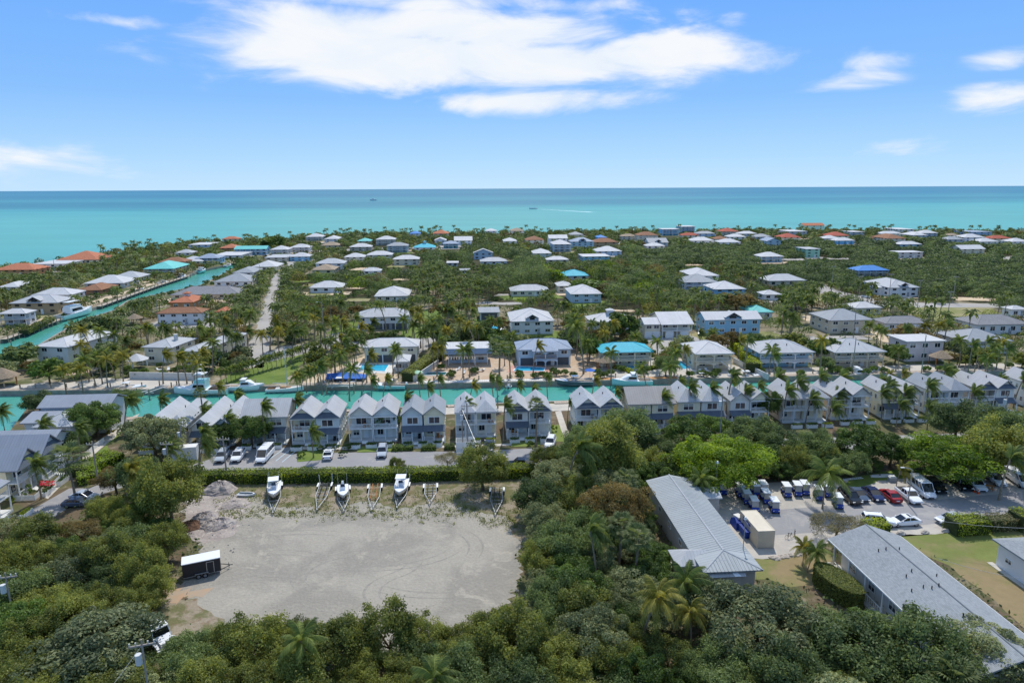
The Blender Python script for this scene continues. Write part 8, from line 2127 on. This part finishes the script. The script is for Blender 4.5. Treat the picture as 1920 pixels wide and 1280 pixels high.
NMS = {'mang': ('mangrove_foliage', 'dense mangrove scrub covering the right of the island'), 'wood': ('woodland_foliage', 'mass of trees filling the wood in the middle of the island'), 'garden': ('garden_foliage', 'far off garden trees and bushes among the houses')}
tot = 0
for key, L in list(GC.items()):
    if not isinstance(key, tuple) or not L: continue
    C = np.concatenate([l[0] for l in L]); Nn = np.concatenate([l[1] for l in L]); S = np.concatenate([l[2] for l in L]); T = np.concatenate([l[3] for l in L]); tot += len(C)
    nm, lb = NMS[key[1]]; colr = {'m': 'mangrove', 'd': 'darkround', 'o': 'olive', 'g': 'greygreen', 'b': 'bright', 'a': 'autumn'}[key[0]]
    tone = {'m': 'dark scrubby part', 'd': 'darkest part', 'o': 'olive part', 'g': 'grey green part', 'b': 'bright green part', 'a': 'rusty brown part'}[key[0]]
    tag(ob(nm, leaf_mesh(nm, C, Nn, S, T, M('leaf_'+colr), asp=.62)), lb+', '+tone, 'foliage', kind='stuff')
# the palms beyond the first three hundred
V = []; F = []; T = []; tm = MB(); r = random.Random(4)
for (x, y, h) in PS:
    tm.tube((x, y, 0), (x+.4, y, h), .16, .12, n=4, cap=False); n = 14
    for i in range(n):
        a = i*2.4+r.random(); el = 1.25-2.1*i/n; L = 2.7; cx, sy_ = math.cos(a), math.sin(a); p0 = Vector((x+.4, y, h)); m1 = p0+Vector((cx*L*.55, sy_*L*.55, L*.35*math.sin(el)+.35)); tp = p0+Vector((cx*L, sy_*L, L*.7*math.sin(el)-1.2)); sd_ = Vector((-sy_, cx, 0))*.42; dn = Vector((0,0,-.3))
        for s in (-1, 1):
            o = len(V); V += [tuple(p0), tuple(m1), tuple(m1+sd_*s*1.3+dn), tuple(p0+sd_*s*.5)]; F.append((o, o+1, o+2, o+3)); o = len(V); V += [tuple(m1), tuple(tp), tuple(tp+dn*.3), tuple(m1+sd_*s*1.3+dn)]; F.append((o, o+1, o+2, o+3)); T += [r.uniform(.1, .8)]*8
me = bpy.data.meshes.new('palm_grove'); me.from_pydata(V, [], F); at_ = me.attributes.new('tint', 'FLOAT', 'POINT'); at_.data.foreach_set('value', T); me.materials.append(M('leaf_palm')); me.update()
tag(ob('palm_grove_foliage', me), 'crowns of the many far off palms among the houses and on the shore', 'palm trees', kind='stuff')
tag(part('palm_grove_trunks', tm, M('palmbark'), None), 'thin trunks of the far off palms', 'palm trees', kind='stuff')
print('things b,p', nb, np_, 'stuff leaves', tot, 'stuff palms', len(PS), 'objects', len(scene.objects))
# weeds along the ragged lot edge and on the verge
wp = []
for i in range(900):
    px_ = rng.uniform(400, 985); py_ = rng.choice([rng.uniform(918, 945), rng.gauss(960, 9), rng.gauss(962, 6)])
    if px_ > 900: py_ += 18
    q_ = G(px_, py_); wp += [(q_.x+rng.gauss(0, .25), q_.y+rng.gauss(0, .25), rng.uniform(.02, .28)) for _ in range(9)]
P = np.array(wp); n = len(P); tag(ob('weeds', leaf_mesh('weeds', P, unit(nr.normal(size=(n, 3))+np.array([0,0,.6])), nr.uniform(.06, .17, n), nr.uniform(0, 1, n), M('leaf_olive'))), 'low weeds along the edge of the gravel lot', 'weeds', kind='stuff')
# leaf litter and weeds under the near wood
n = 26000; xs = nr.uniform(-75, 75, n); ys = nr.uniform(36, 112, n); keep = [i for i in range(n) if not onpatch(xs[i], ys[i])]; xs = xs[keep]; ys = ys[keep]; n = len(xs)
P = np.column_stack([xs, ys, nr.uniform(.05, .7, n)]); tag(ob('undergrowth', leaf_mesh('undergrowth', P, unit(nr.normal(size=(n, 3))+np.array([0,0,.8])), nr.uniform(.12, .34, n), nr.uniform(0, .6, n), M('leaf_mangrove'))), 'low green undergrowth on the floor of the near wood', 'undergrowth', kind='stuff')
